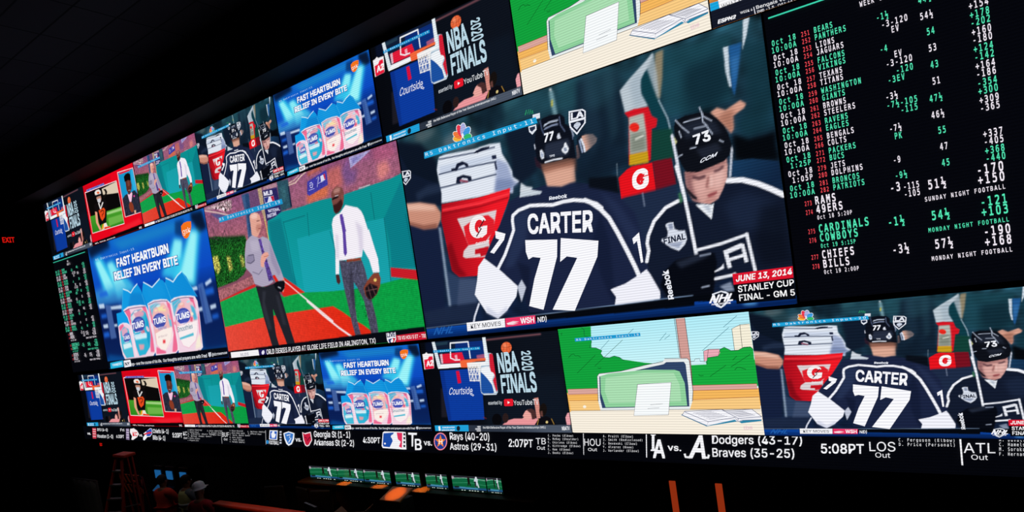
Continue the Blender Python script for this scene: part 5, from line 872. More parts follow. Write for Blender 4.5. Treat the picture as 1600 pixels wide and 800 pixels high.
s('#f1f4f8',9,[230.9, 192.5, 246.3, 31.3, 383.5, 33.5, 382, 207.4],0.8,1,'backboard')
s('#f1f4f8',8,[230.9, 192.5, 263.8, 218.9, 299.3, 219],0.8,1,'backboard')
p('#f2663a',[298.3, 228.8, 336.4, 222.5, 350.3, 245.1, 353, 306, 301.7, 305],1.5,1,'hoop')
p('#f0693c',[334.1, 222.3, 493.8, 218.4, 493.4, 243.9, 423.5, 247, 348.3, 263],1.5,1,'hoop')
p('#d8d4d8',[350.6, 263.2, 455.6, 262.9, 428.6, 454.9, 353.3, 453.5],3,0.3,'hoop')
s('#f6f2ee',5.2,[353.1, 261.8, 355.9, 450.4],0.6,1,'hoop')
s('#f6f2ee',5.2,[370.4, 261.7, 384.2, 455.4],0.6,1,'hoop')
s('#f6f2ee',5.2,[387.7, 261.6, 407.5, 450.3],0.6,1,'hoop')
s('#f6f2ee',5.2,[404.9, 261.6, 431.5, 406.4],0.6,1,'hoop')
s('#f6f2ee',5.2,[421.9, 261.5, 442.7, 342.5],0.6,1,'hoop')
s('#f6f2ee',5.2,[453.1, 265.9, 418.1, 457.5],0.6,1,'hoop')
s('#f6f2ee',5.2,[438.6, 264.6, 387.6, 455.6],0.6,1,'hoop')
s('#f6f2ee',5.2,[421.6, 264.7, 362.4, 444.3],0.6,1,'hoop')
s('#f6f2ee',5.2,[404.5, 264.8, 357.2, 384.9],0.6,1,'hoop')
s('#f6f2ee',5.2,[354.4, 335.6, 443.1, 339.3],0.6,1,'hoop')
s('#f6f2ee',5.2,[356.1, 384.8, 435.4, 390.5],0.6,1,'hoop')
s('#f6f2ee',5.2,[353.6, 450.3, 426.4, 454.8],0.6,1,'hoop')
s('#f6f2ee',5.2,[385.2, 263, 354.4, 335.6],0.6,1,'hoop')
s('#f6f2ee',5.2,[355.6, 260.4, 455.3, 266.1],0.6,1,'hoop')
s('#f6f2ee',5.2,[355.6, 302.9, 449, 304.3],0.6,1,'hoop')
p('#e8683c',[688.3, 137.4, 683.6, 154.8, 675.8, 169.5, 665.7, 180.2, 654.4, 185.9, 642.8, 185.8, 632.1, 180.1, 623.5, 169.3, 617.7, 154.3, 615.3, 136.7, 616.6, 118.3, 621.5, 100.8, 629.4, 86, 639.6, 75.4, 651, 69.9, 662.5, 70.2, 673.1, 76, 681.6, 86.9, 687.3, 101.8, 689.6, 119.2],1,1,'basketball')
p('#f49068',[660.5, 112.6, 658.4, 119.9, 654.9, 126, 650.4, 130.5, 645.2, 132.7, 639.9, 132.6, 635, 130, 631, 125.3, 628.3, 118.9, 627.1, 111.5, 627.6, 103.7, 629.7, 96.4, 633.2, 90.2, 637.8, 85.8, 643, 83.6, 648.2, 83.8, 653.1, 86.4, 657.1, 91.1, 659.8, 97.5, 661, 104.9],6,0.7,'basketball')
s('#9a3c22',2.6,[618, 112.9, 654.8, 128.1, 689.6, 116.6],0.8,0.8,'basketball')
s('#9a3c22',2.6,[656.2, 72.2, 656.9, 128.4, 649.1, 183.7],0.8,0.8,'basketball')
s('#9a3c22',2.6,[628.8, 90.7, 635.4, 130.6, 623.9, 160.6],0.8,0.8,'basketball')
s('#9a3c22',2.6,[681.8, 89.4, 670.4, 129.9, 673.6, 170.7],0.8,0.8,'basketball')
p('#e9959a',[589.7, 877.5, 634.1, 858.4, 691.7, 858.5, 749.5, 846.1, 798.6, 861.6, 792.7, 923.3, 541.6, 925.8],3,1,'player_in_crowd#1')
p('#e8a49c',[688.6, 858.5, 703.3, 846, 694.2, 833.4, 703.6, 811.6, 716.7, 783.6, 734.9, 765.2, 755.6, 784.1, 759.7, 846.1, 726, 877.2],2,1,'player_in_crowd#1')
p('#4a2c2c',[726.1, 771.3, 758.3, 756.3, 779, 772.1, 787, 815.3, 776.4, 861.6, 755.4, 869.4, 753.3, 807.3],3,1,'player_in_crowd#1')
p('#d58c80',[786.5, 653.6, 817.2, 647, 816.9, 723.5, 811.3, 853.9, 786.5, 861.6, 786.9, 753.7],2,1,'player_in_crowd#2')
p('#0d0c12',[767.4, 923.5, 798.6, 861.6, 851, 834.1, 887.6, 861.6, 910.7, 925.1],2,1,'player_in_crowd#2')
s('#d8a848',4,[797.9, 869.3, 784.6, 923.4],1,0.9,'player_in_crowd#2')
s('#d8a848',4,[882.7, 861.6, 894.3, 914.7],1,0.9,'player_in_crowd#2')
p('#f0d890',[858, 895.1, 857.2, 899.4, 855.7, 903.2, 853.7, 906.3, 851.3, 908.3, 848.8, 909, 846.4, 908.3, 844.4, 906.4, 842.9, 903.3, 842.2, 899.5, 842.2, 895.2, 843, 891, 844.5, 887.1, 846.5, 884.1, 848.9, 882.1, 851.4, 881.4, 853.8, 882.1, 855.8, 884, 857.2, 887.1, 858, 890.9],1,0.9,'player_in_crowd#2')
p('#15100f',[861.2, 777, 856.7, 797.4, 850.3, 815.4, 842.6, 829.3, 834.3, 837.7, 826.3, 839.8, 819.3, 835.3, 814, 824.7, 811, 808.9, 810.5, 789.6, 812.7, 768.7, 817.2, 748.2, 823.7, 730.2, 831.4, 716.4, 839.7, 708.2, 847.7, 706.3, 854.7, 710.9, 859.9, 721.5, 862.8, 737.2, 863.3, 756.3],2,1,'player_in_crowd#2')
p('#7a4a42',[818, 784.9, 832.2, 782, 830.6, 840.1, 815, 837],3,0.8,'player_in_crowd#2')
p('#08080c',[543.9, 871.2, 540.2, 891.1, 533.4, 909, 524.2, 923.3, 513.5, 932.6, 502.3, 935.9, 491.7, 932.8, 482.8, 923.7, 476.4, 909.4, 473.2, 891.4, 473.5, 871.3, 477.4, 851.3, 484.3, 833.3, 493.6, 819.1, 504.3, 810, 515.5, 806.9, 526, 810.1, 534.8, 819.3, 541.1, 833.5, 544.2, 851.4],2,1,'player_in_crowd#3')
p('#2a1c1c',[594.2, 853.7, 591.6, 869.4, 587.1, 883.6, 581.2, 894.9, 574.5, 902.2, 567.5, 904.8, 561.1, 902.3, 555.8, 895, 552.2, 883.7, 550.6, 869.4, 551.1, 853.6, 553.8, 837.8, 558.3, 823.5, 564.2, 812.3, 571, 805.1, 577.9, 802.6, 584.3, 805.2, 589.5, 812.5, 593.1, 823.7, 594.7, 837.9],2,1,'player_in_crowd#4')
p('#e9a0a8',[973.6, 846.6, 988.7, 804.9, 1003.1, 802, 1004.2, 861.6, 998.8, 921.2, 974.2, 921.5],2,1,'player_in_crowd#5')
s('#7d2630',6,[414.6, 845.3, 432.4, 858.4],3,0.8,'')
g('#4a5464','#2c3442',[287.9, 931.7, 637.8, 928, 1011, 921.1, 1013.3, 998.5, 279.2, 1012],[638.1, 924.8, 629.8, 1007.3],'')
T('title_lettering','#b9d6e4','NBA',[574, 375.1, 719.8, 365.9, 577.3, 185.5, 717.1, 173.9],'s',0.035,0)
T('title_lettering','#b9d6e4','FINALS',[574.8, 589.3, 818.6, 581.3, 581.2, 410.4, 819.7, 393.6],'s',0.035,0)
T('title_lettering','#b9d6e4','2020',[751.9, 176.2, 739.7, 372.1, 807, 173.1, 815.8, 372],'s',0.03,0)
T('title_lettering','#dfe6ee','esented by',[464.5, 712.5, 565.9, 708.4, 466.3, 673.7, 567.6, 670.2],'s',0.0,0.1)
T('title_lettering','#eef2f6','YouTubeTV',[645.9, 719.8, 814.5, 717.4, 647.5, 672.6, 817.8, 662.3],'s',0.0,0)
P('play_button','#e61a2c',[580.9, 667.4, 588.6, 655, 639.9, 653.5, 645.2, 663.1, 641.7, 719.7, 634.4, 729, 583.2, 729.5, 577.5, 721.4])
P('play_button','#f8f4f4',[605.7, 676.1, 621.3, 690.8, 603.8, 706.1])
T('stand_lettering','#e8eefa','Courtside',[176.6, 594.5, 361.6, 591.8, 185.1, 517.3, 362.7, 516.4],'s',-0.005,0.35)
S('stand_lettering','#e8eefa',4,[354.7, 591.6, 367, 605.2, 361.4, 614.8, 340.5, 594.3])
T('side_sign_lettering','#f8f0f2','A2',[27, 265.1, 85.8, 259.9, 30.7, 210.5, 89.8, 202.4],'s',0.06,0)
P('caption_box','#1f9fd8',[18.6, 938, 290.6, 928.3, 286.2, 1001.8, 17.5, 1014.4])
T('caption_text','#f0f8fc','Antetokounmpo',[78.1, 968.3, 179.7, 961.6, 78.8, 951.1, 181.5, 944.6],'s',0.02,0.1)
T('caption_text','#f0f8fc','defensive player',[69.6, 999.4, 178.7, 992.2, 70.3, 982.2, 179.4, 975.2],'s',0.02,0.1)
P('caption_text','#eef6fa',[47.8, 948, 63.3, 944.4, 62.5, 996.1, 47, 999.9])
P('caption_box','#14202c',[222.3, 967.7, 218.9, 982.1, 212.4, 992.7, 204.8, 996.7, 198, 993, 193.8, 982.6, 193.5, 968.2, 197, 953.8, 203.4, 943.2, 211.1, 939.2, 217.9, 943, 222, 953.4])
T('caption_text','#f4f6fa','NBA',[357.2, 957.4, 382.6, 955.3, 357.8, 940.8, 383.2, 938.9],'s',0.03,0)
T('caption_text','#f4f6fa','AWARDS',[338.5, 980.8, 380.2, 978.4, 339.2, 964.2, 380.7, 962],'s',0.03,0)
T('caption_text','#f4f6fa','2020',[348, 1000.5, 379.2, 998.2, 348.4, 985.6, 379.6, 983.4],'s',0.03,0)
T('caption_text','#eef0f4','the NBA Defensive Player of the Year Giannis Antetokounmpo (MIL)',[397.3, 966.6, 837.3, 956.5, 398.6, 943.6, 838.2, 936.6],'s',0.01,0)
T('caption_text','#f2f4f8','NBATV',[940.8, 974.5, 990.5, 970.6, 941.1, 939.9, 989.9, 936.2],'s',0.03,0.1)
LAB('#1791cc',[109.8, 92.4, 473.4, 94.4, 473.7, 123.3, 109.3, 119.5],'#dff2fb',[114.9, 113.3, 466.8, 114.5, 114.2, 98, 465.9, 101.6])
FEED('panel',0.58529,240,140,'#e8061c')
p('#f8303c',[388.9, 880.6, 788.5, 856.8, 957.8, 839.5, 982.7, 916.4, 639.6, 954.1],20,0.6,'')
p('#c00418',[-7.5, 6.6, 574.3, 38.6, 559.8, 104.6, -9.2, 119.4],14,0.5,'')
p('#0a0808',[33.7, 127, 658.4, 159.1, 677.6, 573.9, 55.8, 528.2],1,1,'player_photo')
g('#4ba02c','#2f8a1e',[44.4, 524.6, 679.4, 565.6, 674.2, 832.4, 39.4, 800.9],[379.1, 511.6, 357.4, 816.3],'player_photo')
p('#b8dc98',[378.4, 566.2, 675.8, 582.2, 675, 626.3, 381.6, 603.8],6,0.8,'player_photo')
p('#8cc860',[391.6, 661.8, 676.5, 680.1, 675.4, 786.5, 386.5, 788.3],8,0.6,'player_photo')
p('#dccbb2',[366.8, 175, 668.5, 162.8, 666.6, 342.9, 557.3, 318.7, 374.9, 272.8],2,1,'player_photo')
p('#14100e',[393, 191.7, 443.3, 202.5, 462.8, 258.3, 428.6, 309.7, 370.4, 344.2, 360.9, 304.4, 421.3, 270.8, 418.9, 230],2,1,'player_photo')
p('#eee4dc',[215.4, 179.9, 248.8, 158.5, 307.1, 160.9, 338.8, 196.1, 337.9, 241.5, 221, 228.1],1.5,1,'player_photo')
p('#e8602c',[310.7, 217.3, 308.3, 222.1, 303.5, 225.5, 296.9, 227.2, 289.1, 227.1, 280.8, 225.1, 272.9, 221.4, 266.2, 216.4, 261.2, 210.6, 258.6, 204.5, 258.5, 198.8, 261, 194, 265.8, 190.6, 272.4, 188.8, 280.3, 189, 288.5, 191, 296.4, 194.7, 303.1, 199.7, 308, 205.5, 310.6, 211.6],2,1,'player_photo')
p('#100c0e',[154.7, 382.1, 204.6, 352.3, 262.3, 358.8, 381.1, 347.9, 413.3, 399, 403.8, 483.2, 342, 719.8, 252.5, 714.6, 201.4, 732.5, 184.9, 522.4, 160.7, 440],1.5,1,'player_photo')
p('#b88470',[248.4, 243.2, 325.4, 255.4, 327.4, 329.5, 294.2, 373.3, 249.3, 343.3, 231.3, 287.2],2,1,'player_photo')
p('#1a1416',[227.6, 230.5, 335, 244.1, 331, 272.1, 229.8, 262.7],2,1,'player_photo')
p('#cfd0d6',[244.7, 301.1, 313.9, 306.5, 306, 362.6, 270.9, 372.8, 244.1, 345.3],2,1,'player_photo')
p('#e8e4e0',[248.6, 367.1, 272.4, 365.9, 281.2, 451.8, 335.1, 377.9, 355.5, 390.3, 284.1, 480.5, 266.6, 474.8],1,1,'player_photo')
p('#e8a082',[157.2, 476.2, 199.7, 499.3, 184.4, 671.4, 226.4, 799.5, 186.4, 798.9, 139.8, 657.7],1.5,1,'player_photo')
p('#e84c1c',[231.3, 485.4, 341.9, 471.9, 364.4, 515.9, 330.9, 624.4, 269.6, 669.8, 244.3, 615.6],1.5,1,'player_photo')
s('#3a0a08',9,[265.7, 520.6, 300.6, 500.6, 330.4, 523.2, 317.2, 561.2, 285.8, 576.9, 285.1, 600.7],2,0.9,'player_photo')
p('#f2e4d8',[252.1, 747.8, 298.9, 715.8, 337.7, 718.4, 354.3, 778.6, 405.9, 803.3, 320.1, 797.8, 224, 810],1.5,1,'player_photo')
p('#f0a020',[256, 730.4, 292.4, 713.8, 270.6, 790.4, 225.2, 804.8],2,1,'player_photo')
p('#f03018',[285.4, 776.3, 407.8, 794.8, 402.5, 818.8, 285.8, 806],2,1,'player_photo')
p('#1896cc',[720.1, 55.2, 986.8, 88.8, 1003.8, 754.1, 720, 738.3],1,1,'analyst_photo')
p('#38bce8',[948.6, 94.5, 990, 93.5, 1006.2, 408, 942.4, 419.6, 937.6, 245.3],6,0.7,'analyst_photo')
p('#262a3a',[718.5, 463.7, 774.6, 421.4, 829, 414.3, 902.3, 414, 956, 403.7, 1004.8, 493.2, 1011.5, 598.5, 996.2, 751.7, 724.4, 737.9, 720.9, 623.6],1.5,1,'analyst_photo')
n([718.5, 463.7, 829, 414.3, 956, 403.7, 1011.5, 598.5, 996.2, 751.7, 724.4, 737.9],0.15,3,3)
p('#f4c2dc',[823.2, 412.2, 851, 439.4, 902.3, 414, 908.8, 442.3, 869.5, 550.3, 841, 566.8, 831.5, 502.4],1.5,1,'analyst_photo')
p('#0c0808',[812.2, 224.8, 812, 146.2, 849.9, 117.1, 897.9, 118.1, 927.3, 146.6, 923.4, 214.2, 918.9, 255.6],1.5,1,'analyst_photo')
p('#5a2c24',[824, 229.2, 870.8, 217, 917.7, 241.4, 924.2, 309.4, 906.8, 372.3, 872.8, 415.7, 839.5, 414.4, 819.7, 358.6],1.5,1,'analyst_photo')
p('#8a4a3c',[856.9, 232.7, 897.4, 239, 886.1, 312.8, 851.3, 308.9],4,0.6,'analyst_photo')
s('#f0d8d0',4,[848.4, 372.3, 884.8, 378.3],1,0.9,'analyst_photo')
p('#8a3a24',[891.9, 637.9, 890.8, 663.2, 885.9, 685.4, 877.7, 702.4, 867.1, 712.5, 855, 714.7, 842.6, 708.8, 831.1, 695.4, 821.8, 675.7, 815.4, 651.6, 812.7, 625.5, 813.8, 600.1, 818.8, 577.8, 827.1, 560.9, 837.8, 550.9, 849.9, 548.8, 862.3, 554.9, 873.7, 568.4, 882.9, 588.1, 889.2, 612.1],2,1,'analyst_photo')
p('#e848a0',[945.6, 493.2, 944.1, 497, 941.5, 499.9, 937.9, 501.7, 933.8, 502.3, 929.5, 501.5, 925.5, 499.4, 922.1, 496.3, 919.7, 492.4, 918.5, 488.1, 918.7, 483.9, 920.2, 480.1, 922.9, 477.2, 926.4, 475.4, 930.6, 474.8, 934.9, 475.7, 938.9, 477.7, 942.2, 480.9, 944.6, 484.8, 945.8, 489],1,1,'analyst_photo')
p('#e0b090',[888.9, 696, 921.2, 699.6, 915.3, 748, 885.3, 743.6],2,1,'analyst_photo')
p('#0a0508',[0, 952, 1000, 934, 1000, 1000, 0, 1000],1,1,'')
S('photo_border','#f6e6ea',7,[28.4, 117.6, 665.9, 154.8, 675.9, 834.7, 33.6, 804.9, 28.4, 117.6])
S('photo_border','#f6e6ea',7,[712.2, 41.6, 993.3, 77.6, 1010.7, 759.8, 712.2, 744.7, 712.2, 41.6])
P('caption_box','#e0283c',[740, 62.8, 931.4, 77.5, 937, 100.4, 749.7, 87.6])
T('caption_text','#f8eaec','NFL TOTAL ACCESS',[48.9, 993, 463.5, 1004.4, 46.1, 973.3, 463, 986.1],'s',0.02,0)
T('caption_text','#f4e6ea','PHI',[925.6, 996.2, 970.5, 995.7, 923.3, 967.7, 968.2, 967.3],'s',0.03,0)
LAB('#4a58b8',[83.6, 92.1, 450.5, 109.1, 456.8, 142.2, 88, 125.5],'#c8d4f0',[90, 116.8, 451.9, 133.2, 90.3, 94.5, 445.1, 112.6])
FEED('cartoon',0.57874,300,180,'#b9eef6')
g('#aee8f4','#d4f6f8',[0, 0, 1000, 0, 1000, 640, 0, 640],[0, 0, 0, 600],'')
p('#12a03c',[-20, 0, 200, 0, 180, 300, 200, 640, -20, 640],0,1,'')
p('#17a83e',[800, 420, 1020, 380, 1020, 600, 800, 600],0,1,'')
p('#f2b55c',[-20, 615, 1020, 615, 1020, 900, -20, 900],0,1,'')
p('#f5ecdc',[-20, 800, 1020, 760, 1020, 1020, -20, 1020],0,1,'')
P('window_view','#12a03c',[4, 2.1, 144.9, 4.8, 158.3, 22.5, 155.6, 85.3, 189, 102.2, 193.3, 142.1, 174.6, 194.9, 213.5, 202.5, 246, 231.1, 236, 256.6, 250.2, 293.9, 282.4, 300.2, 310.2, 287.4, 339, 302.6, 349.6, 322, 469.6, 363.5, 590.3, 389, 573.8, 594.3, 9.7, 579.4])
P('window_view','#17a83e',[698.2, 405.6, 755.5, 403.4, 781.5, 377.3, 787.6, 349.5, 839.6, 340.6, 851.5, 285.9, 871.9, 271.5, 900.3, 302.4, 934.5, 302, 958.5, 281.4, 988.2, 280.7, 999.2, 302.3, 992.7, 580.9, 697.2, 578.7])
P('window_view','#f2ebd6',[917.1, 125.2, 955.3, 97.9, 998.4, 96.3, 999.2, 302.3, 988.2, 280.7, 958.5, 281.4, 934.5, 302, 916.5, 300])
S('window_view','#333',2,[916.5, 300, 917.1, 125.2, 955.3, 97.9, 998.4, 96.3])
S('window_view','#333',2,[955.3, 97.9, 952.4, 283.4])
P('window_view','#e8a8b4',[773.5, 294.2, 796.9, 279.8, 847.6, 285.5, 849.4, 313.6, 839.6, 340.6, 787.6, 349.5, 781.8, 374.5, 769.4, 379])
S('window_view','#333',2,[769.4, 379, 773.5, 294.2, 796.9, 279.8, 859.4, 284])
S('window_view','#333',2,[796.9, 279.8, 787.8, 346.7])
P('window_view','#cdeef4',[702.4, 372.9, 723.8, 372, 726.8, 355, 749.8, 351.5, 751, 377.3, 777, 384, 779.4, 405.5, 706.4, 406.3])
S('window_view','#333',2,[702.4, 372.9, 723.8, 372, 726.8, 355, 749.8, 351.5, 751, 377.3, 777, 384])
S('window_view','#123',2.4,[144.9, 4.8, 158.3, 22.5, 155.6, 85.3, 189, 102.2, 193.3, 142.1, 174.6, 194.9, 213.5, 202.5, 246, 231.1, 236, 256.6, 250.2, 293.9, 282.4, 300.2, 310.2, 287.4, 339, 302.6, 362.4, 335.5])
S('window_view','#123',2.4,[779.4, 405.5, 787.6, 349.5, 839.6, 340.6, 851.5, 285.9, 871.9, 271.5, 900.3, 302.4, 934.5, 302, 958.5, 281.4, 988.2, 280.7, 999.2, 302.3])
S('window_view','#0e4a1c',2,[80.7, 428.2, 203.6, 268.9])
S('window_view','#0e4a1c',2,[191.6, 370.1, 369.1, 148.5])
S('window_view','#2a7488',2,[239.4, 217.9, 294.6, 139.1])
S('window_view','#0e4a1c',2,[787.6, 508.3, 868.7, 420.2])
S('window_view','#2a7488',2,[768.3, 288, 904.4, 112.3])
S('window_view','#2a7488',2,[880.3, 106.1, 947.2, 23])
S('window_view','#0e4a1c',2,[890.6, 436, 983.9, 341.5])
S('window_view','#0e4a1c',2,[902.2, 381.5, 923.5, 349])
S('window_view','#2a7488',2,[564, 180.3, 603.7, 115.2])
S('window_view','#2a7488',2,[590.8, 169, 620.8, 136.4])
S('window_view','#2a7488',2,[402.9, 99.7, 436.7, 56.2])
S('window_view','#0c3c18',2.2,[41.1, 276.6, 61.2, 249.6, 77.1, 244.8, 85.5, 264.9, 101, 263.2, 116.6, 280.8])
S('window_view','#0c3c18',2.2,[906.3, 460.8, 918.3, 442.4, 931.8, 443.5, 956.7, 462.1])
S('window_view','#0c3c18',2.2,[206.8, 387.1, 216, 394.1, 228.2, 388.8])
S('window_view','#0c3c18',2.2,[734.2, 490.3, 744.1, 499.6, 758, 497.7])
S('window_view','#0c3c18',2.2,[14.5, 47.3, 24.3, 32.4, 19.5, 60.9])
P('window_post','#d09c94',[659.3, 1.6, 705, 1.8, 704.8, 384.6, 699.1, 586, 658.3, 598.5, 656.6, 322.2])
S('window_post','#4a2c30',2.4,[653.5, 0.7, 653.8, 336.5])
S('window_post','#4a2c30',2.4,[660.2, 1.8, 660.4, 337.1])
S('window_post','#4a2c30',2.4,[705, 1.8, 704.8, 384.6, 697.4, 629.3])
P('window_sill','#d8a49a',[7.6, 579.3, 207.4, 579.3, 697.2, 578.7, 994.9, 581, 995.6, 623.4, 696.3, 622.1, 202.8, 631.2, 8, 631.6])
P('window_sill','#f2b55c',[8, 631.6, 202.8, 631.2, 696.3, 622.1, 995.6, 623.4, 997.7, 686.3, 691.8, 701.6, 197.2, 694.3, 8.8, 690.4])
P('window_sill','#f6c880',[8.8, 690.4, 197.2, 694.3, 691.8, 701.6, 997.7, 686.3, 998.1, 786.2, 677, 785.5, 188.9, 787.7, 10.1, 788.6])
S('window_sill','#a04a34',2,[7.6, 579.3, 207.4, 579.3, 697.2, 578.7, 994.9, 581])
S('window_sill','#a04a34',2,[8, 631.6, 202.8, 631.2, 696.3, 622.1, 995.6, 623.4])
S('window_sill','#a04a34',2,[8.8, 690.4, 197.2, 694.3, 691.8, 701.6, 997.7, 686.3])
P('window_sill','#f8f0e0',[107.2, 751.2, 105.2, 758.4, 101, 763.6, 95.8, 765.5, 90.9, 763.4, 87.6, 758.1, 86.9, 750.8, 89, 743.6, 93.2, 738.3, 98.4, 736.5, 103.3, 738.6, 106.5, 743.9])
P('office_chair','#e6ecec',[577.2, 337.8, 690.6, 344.4, 699.6, 366.8, 698.1, 513.8, 697.4, 629.3, 687.4, 715.9, 668.5, 788.3, 188.6, 790.9, 182.7, 701.8, 197.9, 465.2, 211.8, 441, 335.7, 428.4, 467.8, 385.9, 568.5, 360.6])
P('office_chair','#2f4468',[583.4, 367.8, 671.8, 372.9, 679.1, 396.7, 677.7, 584.9, 669.1, 759.1, 200.7, 765.7, 195.3, 670.5, 209.3, 469.1, 342.9, 453.5, 465.4, 414.2, 570, 384.3])
P('office_chair','#8ed09c',[215.4, 466.4, 262.8, 446.2, 464.4, 426.2, 620.4, 438.4, 644.5, 454.9, 661.7, 555, 658.9, 751.6, 220.9, 758.1, 205.4, 623.4])
P('office_chair','#a8dcb0',[245, 484.1, 462.2, 453.1, 614.1, 464.3, 635.5, 568.1, 632.4, 714.4, 243.7, 719.2, 229.2, 608.7])
S('office_chair','#26303c',2.6,[577.2, 337.8, 690.6, 344.4, 699.6, 366.8, 698.1, 513.8, 697.4, 629.3, 687.4, 715.9])
S('office_chair','#26303c',2.6,[182.7, 701.8, 197.9, 465.2, 211.8, 441, 335.7, 428.4, 467.8, 385.9, 568.5, 360.6])
P('desk','#f5ecdc',[10.1, 788.6, 188.9, 787.7, 677, 785.5, 998.1, 786.2, 995.1, 996.2, 9.3, 1011.5])
S('desk','#5a4638',2,[10.1, 788.6, 188.9, 787.7, 677, 785.5, 998.1, 786.2])
P('sheet_of_paper','#f4f8fa',[417.6, 553.1, 594.9, 545.3, 558.2, 831.4, 373.5, 837.9])
S('sheet_of_paper','#3a3a44',2,[417.6, 553.1, 594.9, 545.3, 558.2, 831.4, 373.5, 837.9, 417.6, 553.1])
S('sheet_of_paper','#66666e',1.6,[470.7, 740.1, 536.6, 732.6])
S('sheet_of_paper','#66666e',1.6,[453.6, 773, 516.2, 768.1])
P('open_book','#2f86a8',[621.5, 831.8, 739.6, 930.5, 892.1, 886.7, 904.6, 903.4, 995.6, 883.5, 995.7, 861.6, 901.6, 861.5, 743.2, 904.6, 641.2, 817.2])
P('open_book','#f2f2f8',[627.4, 831.8, 642.6, 799.6, 822, 787.7, 837, 796.4, 959.6, 787, 998.1, 847.9, 996.4, 872.6, 915.6, 878.2, 890.2, 892.3, 876.3, 872.7, 744.9, 924.7])
S('open_book','#2c3a68',2.2,[627.4, 831.8, 642.6, 799.6, 822, 787.7, 837, 796.4, 959.6, 787, 998.1, 847.9])
S('open_book','#2c3a68',2.2,[627.4, 831.8, 743.2, 924.7, 750.7, 890.1, 879.2, 854.5, 890.4, 889.5])
S('open_book','#2c3a68',2.2,[642.1, 805.5, 750.7, 890.1])
S('open_book','#2c3a68',2.2,[822, 787.7, 892.4, 861.5, 997.9, 850.6])
S('open_book','#2c3a68',2.2,[892.4, 861.5, 890.4, 889.5, 908, 878.2, 996.4, 872.6])
S('open_book','#4a4e70',1.4,[683, 814.7, 773.5, 801.3])
S('open_book','#4a4e70',1.4,[844, 807.8, 921.2, 800.3])
S('open_book','#4a4e70',1.4,[695.3, 823.5, 785.5, 808.3])
S('open_book','#4a4e70',1.4,[852.4, 814.3, 929.4, 805.9])
S('open_book','#4a4e70',1.4,[707.5, 832.3, 797.4, 815.4])
S('open_book','#4a4e70',1.4,[860.7, 820.8, 937.6, 811.6])
S('open_book','#4a4e70',1.4,[719.7, 841.1, 809.3, 822.4])
S('open_book','#4a4e70',1.4,[869.1, 827.3, 945.7, 817.2])
S('open_book','#4a4e70',1.4,[731.8, 849.8, 821.1, 829.4])
S('open_book','#4a4e70',1.4,[877.4, 833.8, 953.9, 822.8])
S('open_book','#4a4e70',1.4,[743.9, 858.5, 832.9, 836.3])
S('open_book','#4a4e70',1.4,[885.7, 840.3, 962, 828.4])
S('open_book','#4a4e70',1.4,[755.9, 867.1, 844.7, 843.3])
S('open_book','#4a4e70',1.4,[894, 846.7, 970.1, 834])
T('corner_logo','#ead0d0','tbs',[909.9, 956.5, 951.7, 950.2, 910.6, 925.7, 952.6, 916.9],'s',0.05,0)
LAB('#1d9ad2',[101.1, 95.6, 472.4, 94.2, 472.5, 124.1, 100.2, 127.4],'#e8f7fc',[107, 120.3, 467, 115.9, 106.6, 102.7, 466.4, 100.8])
FEED('chat',0.60563,60,40,'#e08a30')
g('#27507a','#d98a3a',[0, 0, 1000, 0, 1000, 1000, 0, 1000],[500, 0, 0, 950],'')
P('caption_box','#1aa4dc',[0.9, 813, 37.7, 817.7, 42.1, 938.6, -0.3, 936.6])
P('caption_box','#f4f4f6',[37.3, 784.1, 42.1, 938.6, 216.2, 965.9, 339.9, 984, 349.4, 848])
T('caption_text','#20242c','WHAT DO YOU THINK?',[50.9, 884.9, 291.7, 892.8, 48.8, 852.8, 289.7, 862.3],'s',0.0,0.1)
P('caption_box','#141826',[0, 872, 1000, 872, 1000, 1000, 0, 1000])
T('caption_text','#f4f4f8','ESPN2',[23.8, 976.7, 104, 980.7, 22.8, 950.3, 103.6, 957.6],'s',0.05,0.3)
T('caption_text','#f0f0f4','WEEK 6',[121.7, 963.5, 172.7, 969.2, 121.4, 948.1, 171.8, 952.4],'s',0.01,0)
S('caption_text','#d8d8e0',4,[178.7, 947.8, 181.6, 1005.8])
T('caption_text','#f0f0f4','Bengals vs Colts',[188.7, 968.9, 367, 981.7, 187.5, 945.8, 365.9, 959.4],'s',0.01,0)
T('caption_text','#f0f0f4','IND -1.5   O/U: 46.5',[189.4, 998.1, 345, 1007.6, 188.5, 981.3, 344.1, 991.4],'s',0.01,0)
FEED('odds',1.46542,2,2,'#05060c')
T('green_lettering','#52e6b4','BEARS',[209.3, 117.6, 294.3, 117.6, 209.3, 99.6, 294.3, 99.6],'m',0.024,0)
T('green_lettering','#52e6b4','PANTHERS',[209.3, 141.2, 346.9, 141.2, 209.3, 123.2, 346.9, 123.2],'m',0.024,0)
T('red_numbers','#f04a54','251',[153.6, 117.6, 194.6, 117.6, 153.6, 102.4, 194.6, 102.4],'m',0.02,0)
T('red_numbers','#f04a54','252',[153.6, 141.2, 194.6, 141.2, 153.6, 126, 194.6, 126],'m',0.02,0)
T('green_lettering','#52e6b4','Oct 18',[18.8, 117.6, 134.3, 117.6, 18.8, 99.6, 134.3, 99.6],'m',0.024,0)
T('green_lettering','#52e6b4','10:00A',[14.3, 141.2, 132.5, 141.2, 14.3, 123.2, 132.5, 123.2],'m',0.024,0)
T('white_lettering','#f2eaf4','LIONS',[209.3, 167.2, 294.3, 167.2, 209.3, 149.2, 294.3, 149.2],'m',0.024,0)
T('white_lettering','#f2eaf4','JAGUARS',[209.3, 190.4, 329.4, 190.4, 209.3, 172.4, 329.4, 172.4],'m',0.024,0)
T('red_numbers','#f04a54','253',[153.6, 167.2, 194.6, 167.2, 153.6, 152, 194.6, 152],'m',0.02,0)
